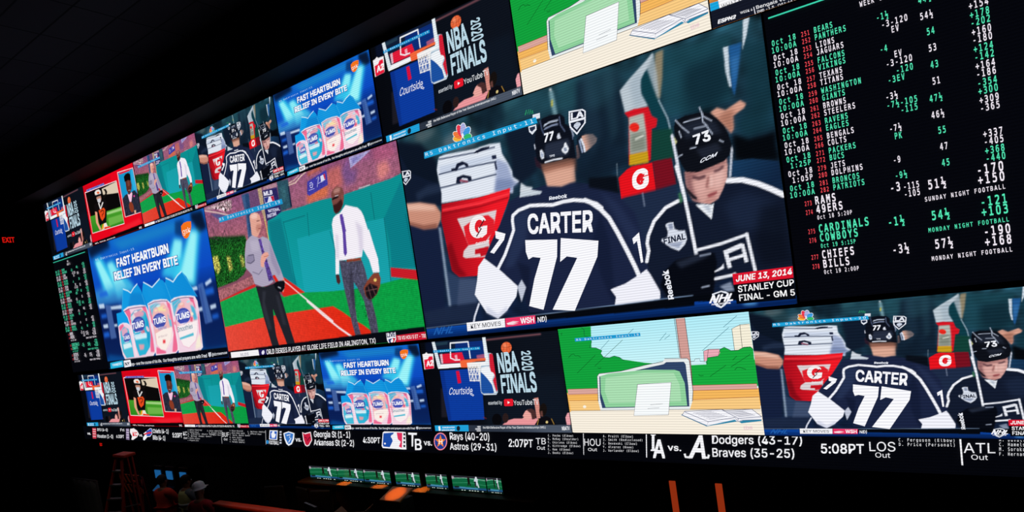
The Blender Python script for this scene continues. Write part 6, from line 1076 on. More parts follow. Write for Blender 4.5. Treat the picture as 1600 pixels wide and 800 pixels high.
T('red_numbers','#f04a54','254',[153.6, 190.4, 194.6, 190.4, 153.6, 175.2, 194.6, 175.2],'m',0.02,0)
T('white_lettering','#f2eaf4','Oct 18',[18.8, 167.2, 134.3, 167.2, 18.8, 149.2, 134.3, 149.2],'m',0.024,0)
T('white_lettering','#f2eaf4','10:00A',[14.3, 190.4, 132.5, 190.4, 14.3, 172.4, 132.5, 172.4],'m',0.024,0)
T('green_lettering','#52e6b4','FALCONS',[209.3, 216.8, 329.4, 216.8, 209.3, 198.8, 329.4, 198.8],'m',0.024,0)
T('green_lettering','#52e6b4','VIKINGS',[209.3, 240.4, 329.4, 240.4, 209.3, 222.4, 329.4, 222.4],'m',0.024,0)
T('red_numbers','#f04a54','255',[153.6, 216.8, 194.6, 216.8, 153.6, 201.6, 194.6, 201.6],'m',0.02,0)
T('red_numbers','#f04a54','256',[153.6, 240.4, 194.6, 240.4, 153.6, 225.2, 194.6, 225.2],'m',0.02,0)
T('green_lettering','#52e6b4','Oct 18',[18.8, 216.8, 134.3, 216.8, 18.8, 198.8, 134.3, 198.8],'m',0.024,0)
T('green_lettering','#52e6b4','10:00A',[14.3, 240.4, 132.5, 240.4, 14.3, 222.4, 132.5, 222.4],'m',0.024,0)
T('white_lettering','#f2eaf4','TEXANS',[209.3, 266.8, 311.8, 266.8, 209.3, 248.8, 311.8, 248.8],'m',0.024,0)
T('white_lettering','#f2eaf4','TITANS',[209.3, 290, 311.8, 290, 209.3, 272, 311.8, 272],'m',0.024,0)
T('red_numbers','#f04a54','257',[153.6, 266.8, 194.6, 266.8, 153.6, 251.6, 194.6, 251.6],'m',0.02,0)
T('red_numbers','#f04a54','258',[153.6, 290, 194.6, 290, 153.6, 274.8, 194.6, 274.8],'m',0.02,0)
T('white_lettering','#f2eaf4','Oct 18',[18.8, 266.8, 134.3, 266.8, 18.8, 248.8, 134.3, 248.8],'m',0.024,0)
T('white_lettering','#f2eaf4','10:00A',[14.3, 290, 132.5, 290, 14.3, 272, 132.5, 272],'m',0.024,0)
T('green_lettering','#52e6b4','WASHINGTON',[209.3, 316.8, 381.9, 316.8, 209.3, 298.8, 381.9, 298.8],'m',0.024,0)
T('green_lettering','#52e6b4','GIANTS',[209.3, 340.4, 311.8, 340.4, 209.3, 322.4, 311.8, 322.4],'m',0.024,0)
T('red_numbers','#f04a54','259',[153.6, 316.8, 194.6, 316.8, 153.6, 301.6, 194.6, 301.6],'m',0.02,0)
T('red_numbers','#f04a54','260',[153.6, 340.4, 194.6, 340.4, 153.6, 325.2, 194.6, 325.2],'m',0.02,0)
T('green_lettering','#52e6b4','Oct 18',[18.8, 316.8, 134.3, 316.8, 18.8, 298.8, 134.3, 298.8],'m',0.024,0)
T('green_lettering','#52e6b4','10:00A',[14.3, 340.4, 132.5, 340.4, 14.3, 322.4, 132.5, 322.4],'m',0.024,0)
T('white_lettering','#f2eaf4','BROWNS',[209.3, 366.4, 311.8, 366.4, 209.3, 348.4, 311.8, 348.4],'m',0.024,0)
T('white_lettering','#f2eaf4','STEELERS',[209.3, 390, 346.9, 390, 209.3, 372, 346.9, 372],'m',0.024,0)
T('red_numbers','#f04a54','261',[153.6, 366.4, 194.6, 366.4, 153.6, 351.2, 194.6, 351.2],'m',0.02,0)
T('red_numbers','#f04a54','262',[153.6, 390, 194.6, 390, 153.6, 374.8, 194.6, 374.8],'m',0.02,0)
T('white_lettering','#f2eaf4','Oct 18',[18.8, 366.4, 134.3, 366.4, 18.8, 348.4, 134.3, 348.4],'m',0.024,0)
T('white_lettering','#f2eaf4','10:00A',[14.3, 390, 132.5, 390, 14.3, 372, 132.5, 372],'m',0.024,0)
T('green_lettering','#52e6b4','RAVENS',[209.3, 416.4, 311.8, 416.4, 209.3, 398.4, 311.8, 398.4],'m',0.024,0)
T('green_lettering','#52e6b4','EAGLES',[209.3, 440, 311.8, 440, 209.3, 422, 311.8, 422],'m',0.024,0)
T('red_numbers','#f04a54','263',[153.6, 416.4, 194.6, 416.4, 153.6, 401.2, 194.6, 401.2],'m',0.02,0)
T('red_numbers','#f04a54','264',[153.6, 440, 194.6, 440, 153.6, 424.8, 194.6, 424.8],'m',0.02,0)
T('green_lettering','#52e6b4','Oct 18',[18.8, 416.4, 134.3, 416.4, 18.8, 398.4, 134.3, 398.4],'m',0.024,0)
T('green_lettering','#52e6b4','10:00A',[14.3, 440, 132.5, 440, 14.3, 422, 132.5, 422],'m',0.024,0)
T('white_lettering','#f2eaf4','BENGALS',[209.3, 466.4, 329.4, 466.4, 209.3, 448.4, 329.4, 448.4],'m',0.024,0)
T('white_lettering','#f2eaf4','COLTS',[209.3, 490, 294.3, 490, 209.3, 472, 294.3, 472],'m',0.024,0)
T('red_numbers','#f04a54','265',[153.6, 466.4, 194.6, 466.4, 153.6, 451.2, 194.6, 451.2],'m',0.02,0)
T('red_numbers','#f04a54','266',[153.6, 490, 194.6, 490, 153.6, 474.8, 194.6, 474.8],'m',0.02,0)
T('white_lettering','#f2eaf4','Oct 18',[18.8, 466.4, 134.3, 466.4, 18.8, 448.4, 134.3, 448.4],'m',0.024,0)
T('white_lettering','#f2eaf4','10:00A',[14.3, 490, 132.5, 490, 14.3, 472, 132.5, 472],'m',0.024,0)
T('green_lettering','#52e6b4','PACKERS',[209.3, 516, 329.4, 516, 209.3, 498, 329.4, 498],'m',0.024,0)
T('green_lettering','#52e6b4','BUCS',[209.3, 539.2, 276.8, 539.2, 209.3, 521.2, 276.8, 521.2],'m',0.024,0)
T('red_numbers','#f04a54','271',[153.6, 516, 194.6, 516, 153.6, 500.8, 194.6, 500.8],'m',0.02,0)
T('red_numbers','#f04a54','272',[153.6, 539.2, 194.6, 539.2, 153.6, 524, 194.6, 524],'m',0.02,0)
T('green_lettering','#52e6b4','Oct 18',[18.8, 516, 134.3, 516, 18.8, 498, 134.3, 498],'m',0.024,0)
T('green_lettering','#52e6b4','1:25P',[34, 539.2, 132.5, 539.2, 34, 521.2, 132.5, 521.2],'m',0.024,0)
T('white_lettering','#f2eaf4','JETS',[209.3, 566, 276.8, 566, 209.3, 548, 276.8, 548],'m',0.024,0)
T('white_lettering','#f2eaf4','DOLPHINS',[209.3, 589.2, 346.9, 589.2, 209.3, 571.2, 346.9, 571.2],'m',0.024,0)
T('red_numbers','#f04a54','279',[153.6, 566, 194.6, 566, 153.6, 550.8, 194.6, 550.8],'m',0.02,0)
T('red_numbers','#f04a54','280',[153.6, 589.2, 194.6, 589.2, 153.6, 574, 194.6, 574],'m',0.02,0)
T('white_lettering','#f2eaf4','Oct 18',[18.8, 566, 134.3, 566, 18.8, 548, 134.3, 548],'m',0.024,0)
T('white_lettering','#f2eaf4','1:05P',[34, 589.2, 132.5, 589.2, 34, 571.2, 132.5, 571.2],'m',0.024,0)
T('green_lettering','#52e6b4','BRONCOS',[209.3, 615.6, 329.4, 615.6, 209.3, 597.6, 329.4, 597.6],'m',0.024,0)
T('green_lettering','#52e6b4','PATRIOTS',[209.3, 638.8, 346.9, 638.8, 209.3, 620.8, 346.9, 620.8],'m',0.024,0)
T('red_numbers','#f04a54','281',[153.6, 615.6, 194.6, 615.6, 153.6, 600.4, 194.6, 600.4],'m',0.02,0)
T('red_numbers','#f04a54','282',[153.6, 638.8, 194.6, 638.8, 153.6, 623.6, 194.6, 623.6],'m',0.02,0)
T('green_lettering','#52e6b4','Oct 18',[18.8, 615.6, 134.3, 615.6, 18.8, 597.6, 134.3, 597.6],'m',0.024,0)
T('green_lettering','#52e6b4','10:00A',[14.3, 638.8, 132.5, 638.8, 14.3, 620.8, 132.5, 620.8],'m',0.024,0)
T('green_lettering','#52e6b4','-1½',[465.4, 141.2, 516.6, 141.2, 465.4, 122, 516.6, 122],'m',0.024,0)
T('white_lettering','#f2eaf4','-3-120',[481.8, 167.2, 586.9, 167.2, 481.8, 148, 586.9, 148],'m',0.024,0)
T('white_lettering','#f2eaf4','EV',[517, 190.4, 550.3, 190.4, 517, 171.2, 550.3, 171.2],'m',0.024,0)
T('green_lettering','#52e6b4','-4',[465.4, 240.4, 498.7, 240.4, 465.4, 221.2, 498.7, 221.2],'m',0.024,0)
T('white_lettering','#f2eaf4','EV',[517, 266.8, 550.3, 266.8, 517, 247.6, 550.3, 247.6],'m',0.024,0)
T('white_lettering','#f2eaf4','-3-120',[481.8, 290, 586.9, 290, 481.8, 270.8, 586.9, 270.8],'m',0.024,0)
T('green_lettering','#52e6b4','-120',[517, 316.8, 586.2, 316.8, 517, 297.6, 586.2, 297.6],'m',0.024,0)
T('green_lettering','#52e6b4','-3EV',[481.8, 340.4, 551, 340.4, 481.8, 321.2, 551, 321.2],'m',0.024,0)
T('white_lettering','#f2eaf4','-3½',[465.4, 390, 516.6, 390, 465.4, 370.8, 516.6, 370.8],'m',0.024,0)
T('green_lettering','#52e6b4','-7½-105',[465.4, 416.4, 588.4, 416.4, 465.4, 397.2, 588.4, 397.2],'m',0.024,0)
T('green_lettering','#52e6b4','-115',[517, 440, 586.2, 440, 517, 420.8, 586.2, 420.8],'m',0.024,0)
T('white_lettering','#f2eaf4','-7½',[465.4, 490, 516.6, 490, 465.4, 470.8, 516.6, 470.8],'m',0.024,0)
T('green_lettering','#52e6b4','PK',[481.8, 516, 515.1, 516, 481.8, 496.8, 515.1, 496.8],'m',0.024,0)
T('white_lettering','#f2eaf4','-9',[465.4, 589.2, 498.7, 589.2, 465.4, 570, 498.7, 570],'m',0.024,0)
T('green_lettering','#52e6b4','-9½',[465.4, 638.8, 516.6, 638.8, 465.4, 619.6, 516.6, 619.6],'m',0.024,0)
T('green_lettering','#52e6b4','44½',[627.2, 129.4, 678.4, 129.4, 627.2, 109.4, 678.4, 109.4],'m',0.024,0)
T('white_lettering','#f2eaf4','54½',[627.2, 178.8, 678.4, 178.8, 627.2, 158.8, 678.4, 158.8],'m',0.024,0)
T('green_lettering','#52e6b4','54',[644.8, 228.6, 678.1, 228.6, 644.8, 208.6, 678.1, 208.6],'m',0.024,0)
T('white_lettering','#f2eaf4','53',[644.8, 278.4, 678.1, 278.4, 644.8, 258.4, 678.1, 258.4],'m',0.024,0)
T('green_lettering','#52e6b4','43',[644.8, 328.6, 678.1, 328.6, 644.8, 308.6, 678.1, 308.6],'m',0.024,0)
T('white_lettering','#f2eaf4','51',[644.8, 378.2, 678.1, 378.2, 644.8, 358.2, 678.1, 358.2],'m',0.024,0)
T('green_lettering','#52e6b4','47½',[627.2, 428.2, 678.4, 428.2, 627.2, 408.2, 678.4, 408.2],'m',0.024,0)
T('white_lettering','#f2eaf4','46½',[627.2, 478.2, 678.4, 478.2, 627.2, 458.2, 678.4, 458.2],'m',0.024,0)
T('green_lettering','#52e6b4','55',[644.8, 527.6, 678.1, 527.6, 644.8, 507.6, 678.1, 507.6],'m',0.024,0)
T('white_lettering','#f2eaf4','47',[644.8, 577.6, 678.1, 577.6, 644.8, 557.6, 678.1, 557.6],'m',0.024,0)
T('green_lettering','#52e6b4','45',[644.8, 627.2, 678.1, 627.2, 644.8, 607.2, 678.1, 607.2],'m',0.024,0)
T('green_lettering','#52e6b4','+104',[799.5, 117.6, 871, 117.6, 799.5, 97.6, 871, 97.6],'m',0.024,0)
T('green_lettering','#52e6b4','-118',[799.5, 141.2, 871, 141.2, 799.5, 121.2, 871, 121.2],'m',0.024,0)
T('white_lettering','#f2eaf4','-180',[799.5, 167.2, 871, 167.2, 799.5, 147.2, 871, 147.2],'m',0.024,0)
T('white_lettering','#f2eaf4','+154',[799.5, 190.4, 871, 190.4, 799.5, 170.4, 871, 170.4],'m',0.024,0)
T('green_lettering','#52e6b4','+178',[799.5, 216.8, 871, 216.8, 799.5, 196.8, 871, 196.8],'m',0.024,0)
T('green_lettering','#52e6b4','-202',[799.5, 240.4, 871, 240.4, 799.5, 220.4, 871, 220.4],'m',0.024,0)
T('white_lettering','#f2eaf4','+160',[799.5, 266.8, 871, 266.8, 799.5, 246.8, 871, 246.8],'m',0.024,0)
T('white_lettering','#f2eaf4','-180',[799.5, 290, 871, 290, 799.5, 270, 871, 270],'m',0.024,0)
T('green_lettering','#52e6b4','+124',[799.5, 316.8, 871, 316.8, 799.5, 296.8, 871, 296.8],'m',0.024,0)
T('green_lettering','#52e6b4','-142',[799.5, 340.4, 871, 340.4, 799.5, 320.4, 871, 320.4],'m',0.024,0)
T('white_lettering','#f2eaf4','+164',[799.5, 366.4, 871, 366.4, 799.5, 346.4, 871, 346.4],'m',0.024,0)
T('white_lettering','#f2eaf4','-186',[799.5, 390, 871, 390, 799.5, 370, 871, 370],'m',0.024,0)
T('green_lettering','#52e6b4','-354',[799.5, 416.4, 871, 416.4, 799.5, 396.4, 871, 396.4],'m',0.024,0)
T('green_lettering','#52e6b4','+300',[799.5, 440, 871, 440, 799.5, 420, 871, 420],'m',0.024,0)
T('white_lettering','#f2eaf4','+309',[799.5, 466.4, 871, 466.4, 799.5, 446.4, 871, 446.4],'m',0.024,0)
T('white_lettering','#f2eaf4','-365',[799.5, 490, 871, 490, 799.5, 470, 871, 470],'m',0.024,0)
T('white_lettering','#f2eaf4','+337',[799.5, 566, 871, 566, 799.5, 546, 871, 546],'m',0.024,0)
T('white_lettering','#f2eaf4','-405',[799.5, 589.2, 871, 589.2, 799.5, 569.2, 871, 569.2],'m',0.024,0)
T('green_lettering','#52e6b4','+368',[799.5, 615.6, 871, 615.6, 799.5, 595.6, 871, 595.6],'m',0.024,0)
T('green_lettering','#52e6b4','-440',[799.5, 638.8, 871, 638.8, 799.5, 618.8, 871, 618.8],'m',0.024,0)
T('white_lettering','#f2eaf4','RAMS',[123.7, 675.2, 221, 675.2, 123.7, 649.6, 221, 649.6],'m',0.032,0)
T('white_lettering','#f2eaf4','49ERS',[123.7, 705.6, 246, 705.6, 123.7, 680, 246, 680],'m',0.032,0)
T('red_numbers','#f04a54','273',[77.4, 675.2, 112.5, 675.2, 77.4, 660, 112.5, 660],'m',0.02,0)
T('red_numbers','#f04a54','274',[77.4, 705.6, 112.5, 705.6, 77.4, 690.4, 112.5, 690.4],'m',0.02,0)
T('white_lettering','#f2eaf4','Oct 18 5:20P',[125.4, 727.2, 280.4, 727.2, 125.4, 713.6, 280.4, 713.6],'m',0.02,0)
T('white_lettering','#f2eaf4','-3',[439.6, 677.6, 486.3, 677.6, 439.6, 651.2, 486.3, 651.2],'m',0.027,0)
T('white_lettering','#f2eaf4','-115',[492.4, 677.6, 557.8, 677.6, 492.4, 658.4, 557.8, 658.4],'m',0.024,0)
T('white_lettering','#f2eaf4','-105',[492.4, 701.6, 557.8, 701.6, 492.4, 682.4, 557.8, 682.4],'m',0.024,0)
T('white_lettering','#f2eaf4','51½',[583.8, 689.6, 656.9, 689.6, 583.8, 662.4, 656.9, 662.4],'m',0.028,0)
T('white_lettering','#f2eaf4','-170',[763.2, 671.2, 861.4, 671.2, 763.2, 644.8, 861.4, 644.8],'m',0.028,0)
T('white_lettering','#f2eaf4','+150',[763.2, 700.8, 861.4, 700.8, 763.2, 674.4, 861.4, 674.4],'m',0.028,0)
T('white_lettering','#f2eaf4','SUNDAY NIGHT FOOTBALL',[567.4, 725.6, 859, 725.6, 567.4, 712.4, 859, 712.4],'m',0.02,0)
T('green_lettering','#52e6b4','CARDINALS',[123.7, 771.2, 345.8, 771.2, 123.7, 745.6, 345.8, 745.6],'m',0.032,0)
T('green_lettering','#52e6b4','COWBOYS',[123.7, 802, 295.9, 802, 123.7, 776.4, 295.9, 776.4],'m',0.032,0)
T('red_numbers','#f04a54','275',[77.4, 771.2, 112.5, 771.2, 77.4, 756, 112.5, 756],'m',0.02,0)
T('red_numbers','#f04a54','276',[77.4, 802, 112.5, 802, 77.4, 786.8, 112.5, 786.8],'m',0.02,0)
T('green_lettering','#52e6b4','Oct 19 5:15P',[125.4, 824, 280.4, 824, 125.4, 810.4, 280.4, 810.4],'m',0.02,0)
T('green_lettering','#52e6b4','-1½',[415, 785, 486.3, 785, 415, 758.6, 486.3, 758.6],'m',0.027,0)
T('green_lettering','#52e6b4','54½',[583.8, 785.8, 656.9, 785.8, 583.8, 758.6, 656.9, 758.6],'m',0.028,0)
T('green_lettering','#52e6b4','-121',[763.2, 767.2, 861.4, 767.2, 763.2, 740.8, 861.4, 740.8],'m',0.028,0)
T('green_lettering','#52e6b4','+103',[763.2, 797.2, 861.4, 797.2, 763.2, 770.8, 861.4, 770.8],'m',0.028,0)
T('green_lettering','#52e6b4','MONDAY NIGHT FOOTBALL',[567.4, 822.4, 859, 822.4, 567.4, 809.2, 859, 809.2],'m',0.02,0)
T('white_lettering','#f2eaf4','CHIEFS',[123.7, 860, 270.9, 860, 123.7, 834.4, 270.9, 834.4],'m',0.032,0)
T('white_lettering','#f2eaf4','BILLS',[123.7, 892, 246, 892, 123.7, 866.4, 246, 866.4],'m',0.032,0)
T('red_numbers','#f04a54','277',[77.4, 860, 112.5, 860, 77.4, 844.8, 112.5, 844.8],'m',0.02,0)
T('red_numbers','#f04a54','278',[77.4, 892, 112.5, 892, 77.4, 876.8, 112.5, 876.8],'m',0.02,0)
T('white_lettering','#f2eaf4','Oct 19 2:00P',[125.4, 913.6, 280.4, 913.6, 125.4, 900, 280.4, 900],'m',0.02,0)
T('white_lettering','#f2eaf4','-3½',[419.7, 874.4, 491, 874.4, 419.7, 848, 491, 848],'m',0.027,0)
T('white_lettering','#f2eaf4','57½',[583.8, 875.2, 656.9, 875.2, 583.8, 848, 656.9, 848],'m',0.028,0)
T('white_lettering','#f2eaf4','-190',[763.2, 856, 861.4, 856, 763.2, 829.6, 861.4, 829.6],'m',0.028,0)
T('white_lettering','#f2eaf4','+168',[763.2, 887.2, 861.4, 887.2, 763.2, 860.8, 861.4, 860.8],'m',0.028,0)
T('white_lettering','#f2eaf4','MONDAY NIGHT FOOTBALL',[567.4, 912, 859, 912, 567.4, 898.8, 859, 898.8],'m',0.02,0)
T('white_lettering','#f2eaf4','NFL',[425.6, 60, 469.4, 60, 425.6, 44, 469.4, 44],'m',0.024,0)
T('white_lettering','#f2eaf4','WEEK 6',[408, 84, 500.4, 84, 408, 68, 500.4, 68],'m',0.024,0)
P('heading_rule','#3fe0b8',[21.1, 21.6, 953.1, 21.6, 953.1, 26.4, 21.1, 26.4])
FEED('ticker',0.01783,2,2,'#04050a')
T('ticker_text','#f2f2f6','vs.',[9, 663.5, 19.5, 665.2, 10.3, 473.4, 20.9, 476.5],'s',0.02,0)
P('team_logo','#c83a4c',[27.2, 150.5, 38.4, 145.1, 33.6, 953.4, 23.2, 953.7])
P('team_logo','#f0d8dc',[28.2, 232.9, 36.9, 238.5, 37, 290, 28.2, 284.7])
P('team_logo','#f0d8dc',[27, 399.5, 35.8, 404.2, 35.8, 455.7, 27.1, 451.4])
P('team_logo','#f0d8dc',[25.9, 566.5, 34.6, 570.1, 34.7, 621.7, 25.9, 618.4])
P('team_logo','#f0d8dc',[24.6, 754.6, 33.3, 757.1, 33.4, 808.8, 24.6, 806.6])
T('ticker_text','#f2f2f6','BYU (4-0)',[40.7, 370, 70, 371.5, 41.8, 164, 71, 169.6],'s',0.01,0)
T('ticker_text','#f2f2f6','Houston (1-0)',[37.3, 867, 81.6, 883.5, 38.2, 618.8, 82.9, 622.5],'s',0.01,0)
T('ticker_text','#f2f2f6','Fri',[104.8, 348.7, 114.8, 352, 105.7, 151.8, 115.7, 156.5],'s',0.01,0)
T('ticker_text','#f2f2f6','6:30PT',[90.7, 834.4, 110.9, 843.8, 91.8, 615.1, 112, 617.7],'s',0.01,0)
P('team_logo','#8a7a9c',[120.4, 144.4, 128.1, 140.4, 124.2, 956.2, 116, 926.3])
P('team_logo','#e0d8e8',[120.9, 221.7, 127.5, 227.6, 127.6, 275.9, 121, 270.2])
P('team_logo','#e0d8e8',[119.8, 397.3, 126.4, 402.3, 126.4, 450.6, 119.8, 445.8])
P('team_logo','#e0d8e8',[118.6, 573.1, 125.3, 577.4, 125.3, 625.7, 118.7, 621.7])
P('team_logo','#e0d8e8',[117.5, 749.4, 124.1, 752.7, 124.2, 801.2, 117.5, 798])
P('team_logo','#f4eef0',[131.4, 158, 140.6, 114.9, 148.1, 282.4, 151, 508.5, 144.8, 742.4, 133.3, 946.2, 129.4, 911.9, 132.8, 696.3, 129.1, 410])
T('team_logo','#d82a3a','KC',[134.5, 656.3, 146, 655.4, 135.8, 386.1, 147.4, 387.5],'s',0.04,0)
T('ticker_text','#f2f2f6','vs.',[150.6, 679.8, 159.3, 681.3, 151.5, 489.1, 160.1, 491.8],'s',0.02,0)
P('team_logo','#f2f4fa',[159.4, 766.1, 164.6, 572.9, 162.6, 461.6, 180.5, 95.1, 184.9, 111.4, 183.4, 464.2, 177, 674.1, 170.3, 699.1, 162.3, 932.9, 159.1, 917.6])
P('team_logo','#2a50b8',[170.1, 306, 182, 112.9, 184, 148.8, 182.4, 464.9, 176.5, 637.2, 169, 644.1])
P('team_logo','#e03040',[163.2, 480, 177.7, 338.3, 182.8, 353.4, 180.9, 447.5, 171.6, 492.1, 164.6, 572.9])
T('ticker_text','#f2f2f6','Chiefs (4-1)',[185.6, 406.9, 220.9, 416.9, 186.6, 147.5, 222.2, 146.2],'s',0.015,0)
T('ticker_text','#f2f2f6','Bills (4-1)',[182.9, 854.1, 210.9, 878.3, 184, 574.9, 212.3, 586.6],'s',0.015,0)
T('ticker_text','#f2f2f6','5:20PT',[228.5, 661.6, 249, 659.4, 229.5, 374.5, 250.3, 376.7],'s',0.02,0)
T('ticker_text','#f2f2f6','KC',[252.4, 515.6, 260.1, 508.9, 253.5, 269.1, 261.2, 264],'s',0.0,0)
T('ticker_text','#f2f2f6','Out',[251.9, 744.4, 258.8, 737.1, 252.6, 620.7, 259.5, 614.2],'s',0.0,0)
T('ticker_text','#f2f2f6','S. Watkins (Hamstring)',[263.6, 192.8, 292.5, 183.6, 264, 114.3, 292.9, 107],'m',0.0,0)
T('ticker_text','#f2f2f6','K. Osemele (Knee)',[262.9, 323.8, 285, 321.5, 263.3, 245.2, 285.4, 244.4],'m',0.0,0)
T('ticker_text','#f2f2f6','M. Schwartz (Back) Quest.',[262.1, 454.9, 318.8, 426.5, 262.6, 376.2, 319.2, 351.4],'m',0.0,0)
T('ticker_text','#f2f2f6','D. Wilson (Knee) Quest.',[261.4, 586.3, 310.3, 564.1, 261.8, 507.4, 310.7, 488.5],'m',0.0,0)
T('ticker_text','#f2f2f6','A. Hitchens (Illness)',[260.6, 717.8, 285.5, 721, 261.1, 638.8, 286, 643.7],'m',0.0,0)
T('ticker_text','#f2f2f6','L. Allegretti (Ill)',[259.9, 849.5, 282.1, 858.5, 260.3, 770.5, 282.5, 780.8],'m',0.0,0)
T('ticker_text','#f2f2f6','A. Okafor (Hamstring)',[302.2, 219.8, 331.1, 217.3, 302.6, 143.7, 331.5, 143.2],'m',0.0,0)
T('ticker_text','#f2f2f6','D. Sorensen (Knee)',[305.2, 343.8, 329.4, 341.8, 305.6, 267.9, 329.8, 267.5],'m',0.0,0)
T('ticker_text','#f2f2f6','J. Naylor (Neck)',[308.2, 467.2, 327.8, 466.8, 308.6, 391.5, 328.1, 392.3],'m',0.0,0)
S('ticker_text','#f2f2f6',0.35,[328, 516, 326.8, 929.8])
T('ticker_text','#f2f2f6','BUF',[328.9, 531.6, 341.5, 519.9, 330.1, 267.3, 342.6, 258.4],'s',0.0,0)
T('ticker_text','#f2f2f6','Out',[331.3, 743.1, 337.9, 735.8, 331.8, 611.1, 338.3, 604.5],'s',0.0,0)
T('ticker_text','#f2f2f6','M. Milano (Pectoral)',[344.6, 192, 368.6, 200.2, 345, 118.7, 369, 120.5],'m',0.0,0)
T('ticker_text','#f2f2f6','J. Brown (Knee) Quest.',[344, 322.5, 371.5, 329.9, 344.3, 249.1, 371.9, 250.3],'m',0.0,0)
T('ticker_text','#f2f2f6','T. White (Back) Quest',[343.3, 453.1, 379, 454.7, 343.7, 379.6, 379.4, 375.6],'m',0.0,0)
T('ticker_text','#f2f2f6','D. Knox (Calf)',[342.6, 583.9, 364.3, 600.7, 343, 510.3, 364.7, 520.4],'m',0.0,0)
T('ticker_text','#f2f2f6','C. Ford (Knee)',[341.9, 714.9, 368.3, 728.6, 342.3, 641.2, 368.7, 648.6],'m',0.0,0)
T('ticker_text','#f2f2f6','T. Murphy (Ankle)',[341.3, 846.1, 368.2, 861, 341.6, 772.3, 368.6, 780.9],'m',0.0,0)
T('ticker_text','#f2f2f6','L. Wallace (Ankle)',[376, 218.9, 405.8, 228.9, 376.4, 139.7, 406.2, 151.8],'m',0.0,0)
T('ticker_text','#f2f2f6','Q. Jefferson (Knee)',[376.3, 345, 398.6, 357.9, 376.7, 265.7, 398.9, 280.3],'m',0.0,0)
S('ticker_text','#f2f2f6',0.35,[406.5, 90.2, 403.5, 893.4])
P('team_logo','#f0f2f8',[413.1, 86.3, 425.9, 93.7, 422.6, 625.5, 409.7, 609.1])
P('team_logo','#2a5ec0',[414, 131.5, 424.6, 139.7, 421.5, 581.2, 411, 561.8])
P('team_logo','#f0f2f8',[417.6, 144.4, 420.4, 142.5, 419.9, 279.3, 422.4, 292.5, 419.3, 507.6, 414.5, 512.4, 414.7, 283.4])
P('team_logo','#2a86c8',[408.6, 748.5, 408.1, 802.9, 407.1, 843.5, 405.9, 859.5, 404.8, 846.4, 404.2, 807.7, 404.2, 753.8, 404.8, 699.2, 405.8, 658.6, 406.9, 642.9, 408, 656.1, 408.6, 694.8])
T('ticker_text','#f2f2f6','FOOTBALL',[408.5, 871.5, 423.9, 881.3, 409.4, 670.8, 424.9, 683.5],'s',0.02,0)
P('team_logo','#c8ccd8',[428.8, 122, 431.7, 120.1, 431.3, 210.4, 428.3, 212.6])
P('team_logo','#c8ccd8',[428, 273, 431, 270.7, 430.6, 361.2, 427.6, 363.7])
P('team_logo','#c8ccd8',[427.3, 424.3, 430.3, 421.5, 429.9, 512.1, 426.9, 515.1])
P('team_logo','#c8ccd8',[426.6, 575.8, 429.6, 572.6, 429.2, 663.4, 426.2, 666.8])
P('team_logo','#c8ccd8',[425.9, 727.5, 428.9, 724, 428.5, 814.9, 425.5, 818.7])
P('team_logo','#eef2fa',[434.1, 234.9, 442.5, 128.2, 450.9, 222.3, 448.9, 543.5, 444.2, 829.5, 438.8, 917.5, 435.9, 820.3, 434.3, 558.9])
P('team_logo','#3a78c8',[435.6, 274.2, 442.2, 188.6, 449, 263.6, 446.7, 525.7, 442.9, 771, 439.2, 836.2, 438, 736.8, 436.1, 536.7])
S('team_logo','#e8f0fa',0.9,[438.6, 352.5, 444.4, 307.4, 441.9, 490.5, 444.7, 487.7, 439.7, 734.7])
T('ticker_text','#f2f2f6','vs.',[450.5, 661.5, 459.2, 661.2, 451.2, 441.3, 459.9, 442.8],'s',0.02,0)
P('team_logo','#f4e8ec',[462.5, 154.5, 466, 211, 469.9, 168.9, 474.8, 126.5, 475, 321, 474.9, 574.4, 469.4, 874.6, 466, 918.7, 463.6, 863, 462.1, 608.4])
P('team_logo','#c41c3c',[463.4, 193.2, 466.3, 269.7, 469.6, 227.8, 474, 185.5, 473.9, 341.5, 474, 555.9, 469.1, 816.1, 466.3, 869.2, 464.4, 802.7, 463.4, 567.6])
S('team_logo','#501020',0.8,[464.6, 408.7, 467.5, 464.9, 467.9, 621.5, 471.2, 461.1, 473.6, 400.3])
T('ticker_text','#f2f2f6','Georgia St (1-1)',[478.3, 395.8, 526.9, 387, 479.4, 84.6, 527.9, 90.8],'s',0.015,0)
T('ticker_text','#f2f2f6','Arkansas St (2-2)',[476.4, 825.8, 530.1, 807.8, 477.4, 532.7, 531.1, 511.7],'s',0.015,0)
T('ticker_text','#f2f2f6','4:30PT',[542.1, 626.8, 562.8, 618.7, 542.8, 353.3, 563.7, 351],'s',0.02,0)
P('team_logo','#f2f2f6',[567.9, 99.2, 569.8, 44.9, 590.8, 48.5, 594, 63.5, 591.8, 875.4, 588.5, 880.6, 565, 847, 564.1, 741.6])
P('team_logo','#1c4ca8',[568.6, 134.1, 580.7, 90.1, 577.3, 320.1, 577.9, 494.6, 573.3, 799.1, 566.1, 774.3, 565.6, 686.2])
P('team_logo','#e0305c',[584, 87.8, 590.2, 100.6, 587.1, 813.4, 584, 748.5, 586.9, 518.8, 584.1, 400.5])
P('team_logo','#f2f2f6',[582.4, 280.3, 581.9, 333.1, 580.6, 372.6, 579.1, 388.3, 577.7, 375.7, 576.7, 338.1, 576.5, 285.8, 577.1, 232.7, 578.4, 193.2, 579.9, 177.9, 581.3, 190.8, 582.3, 228.3])
P('team_logo','#f2f2f6',[569.5, 628, 569.2, 654.3, 568.6, 671.2, 567.9, 672.1, 567.4, 656.6, 567.3, 630.7, 567.6, 604.3, 568.2, 587.5, 568.9, 586.7, 569.4, 602.1])
P('team_logo','#101420',[591.3, 117, 593.4, 115.5, 593.2, 218.8, 591.1, 220.6])
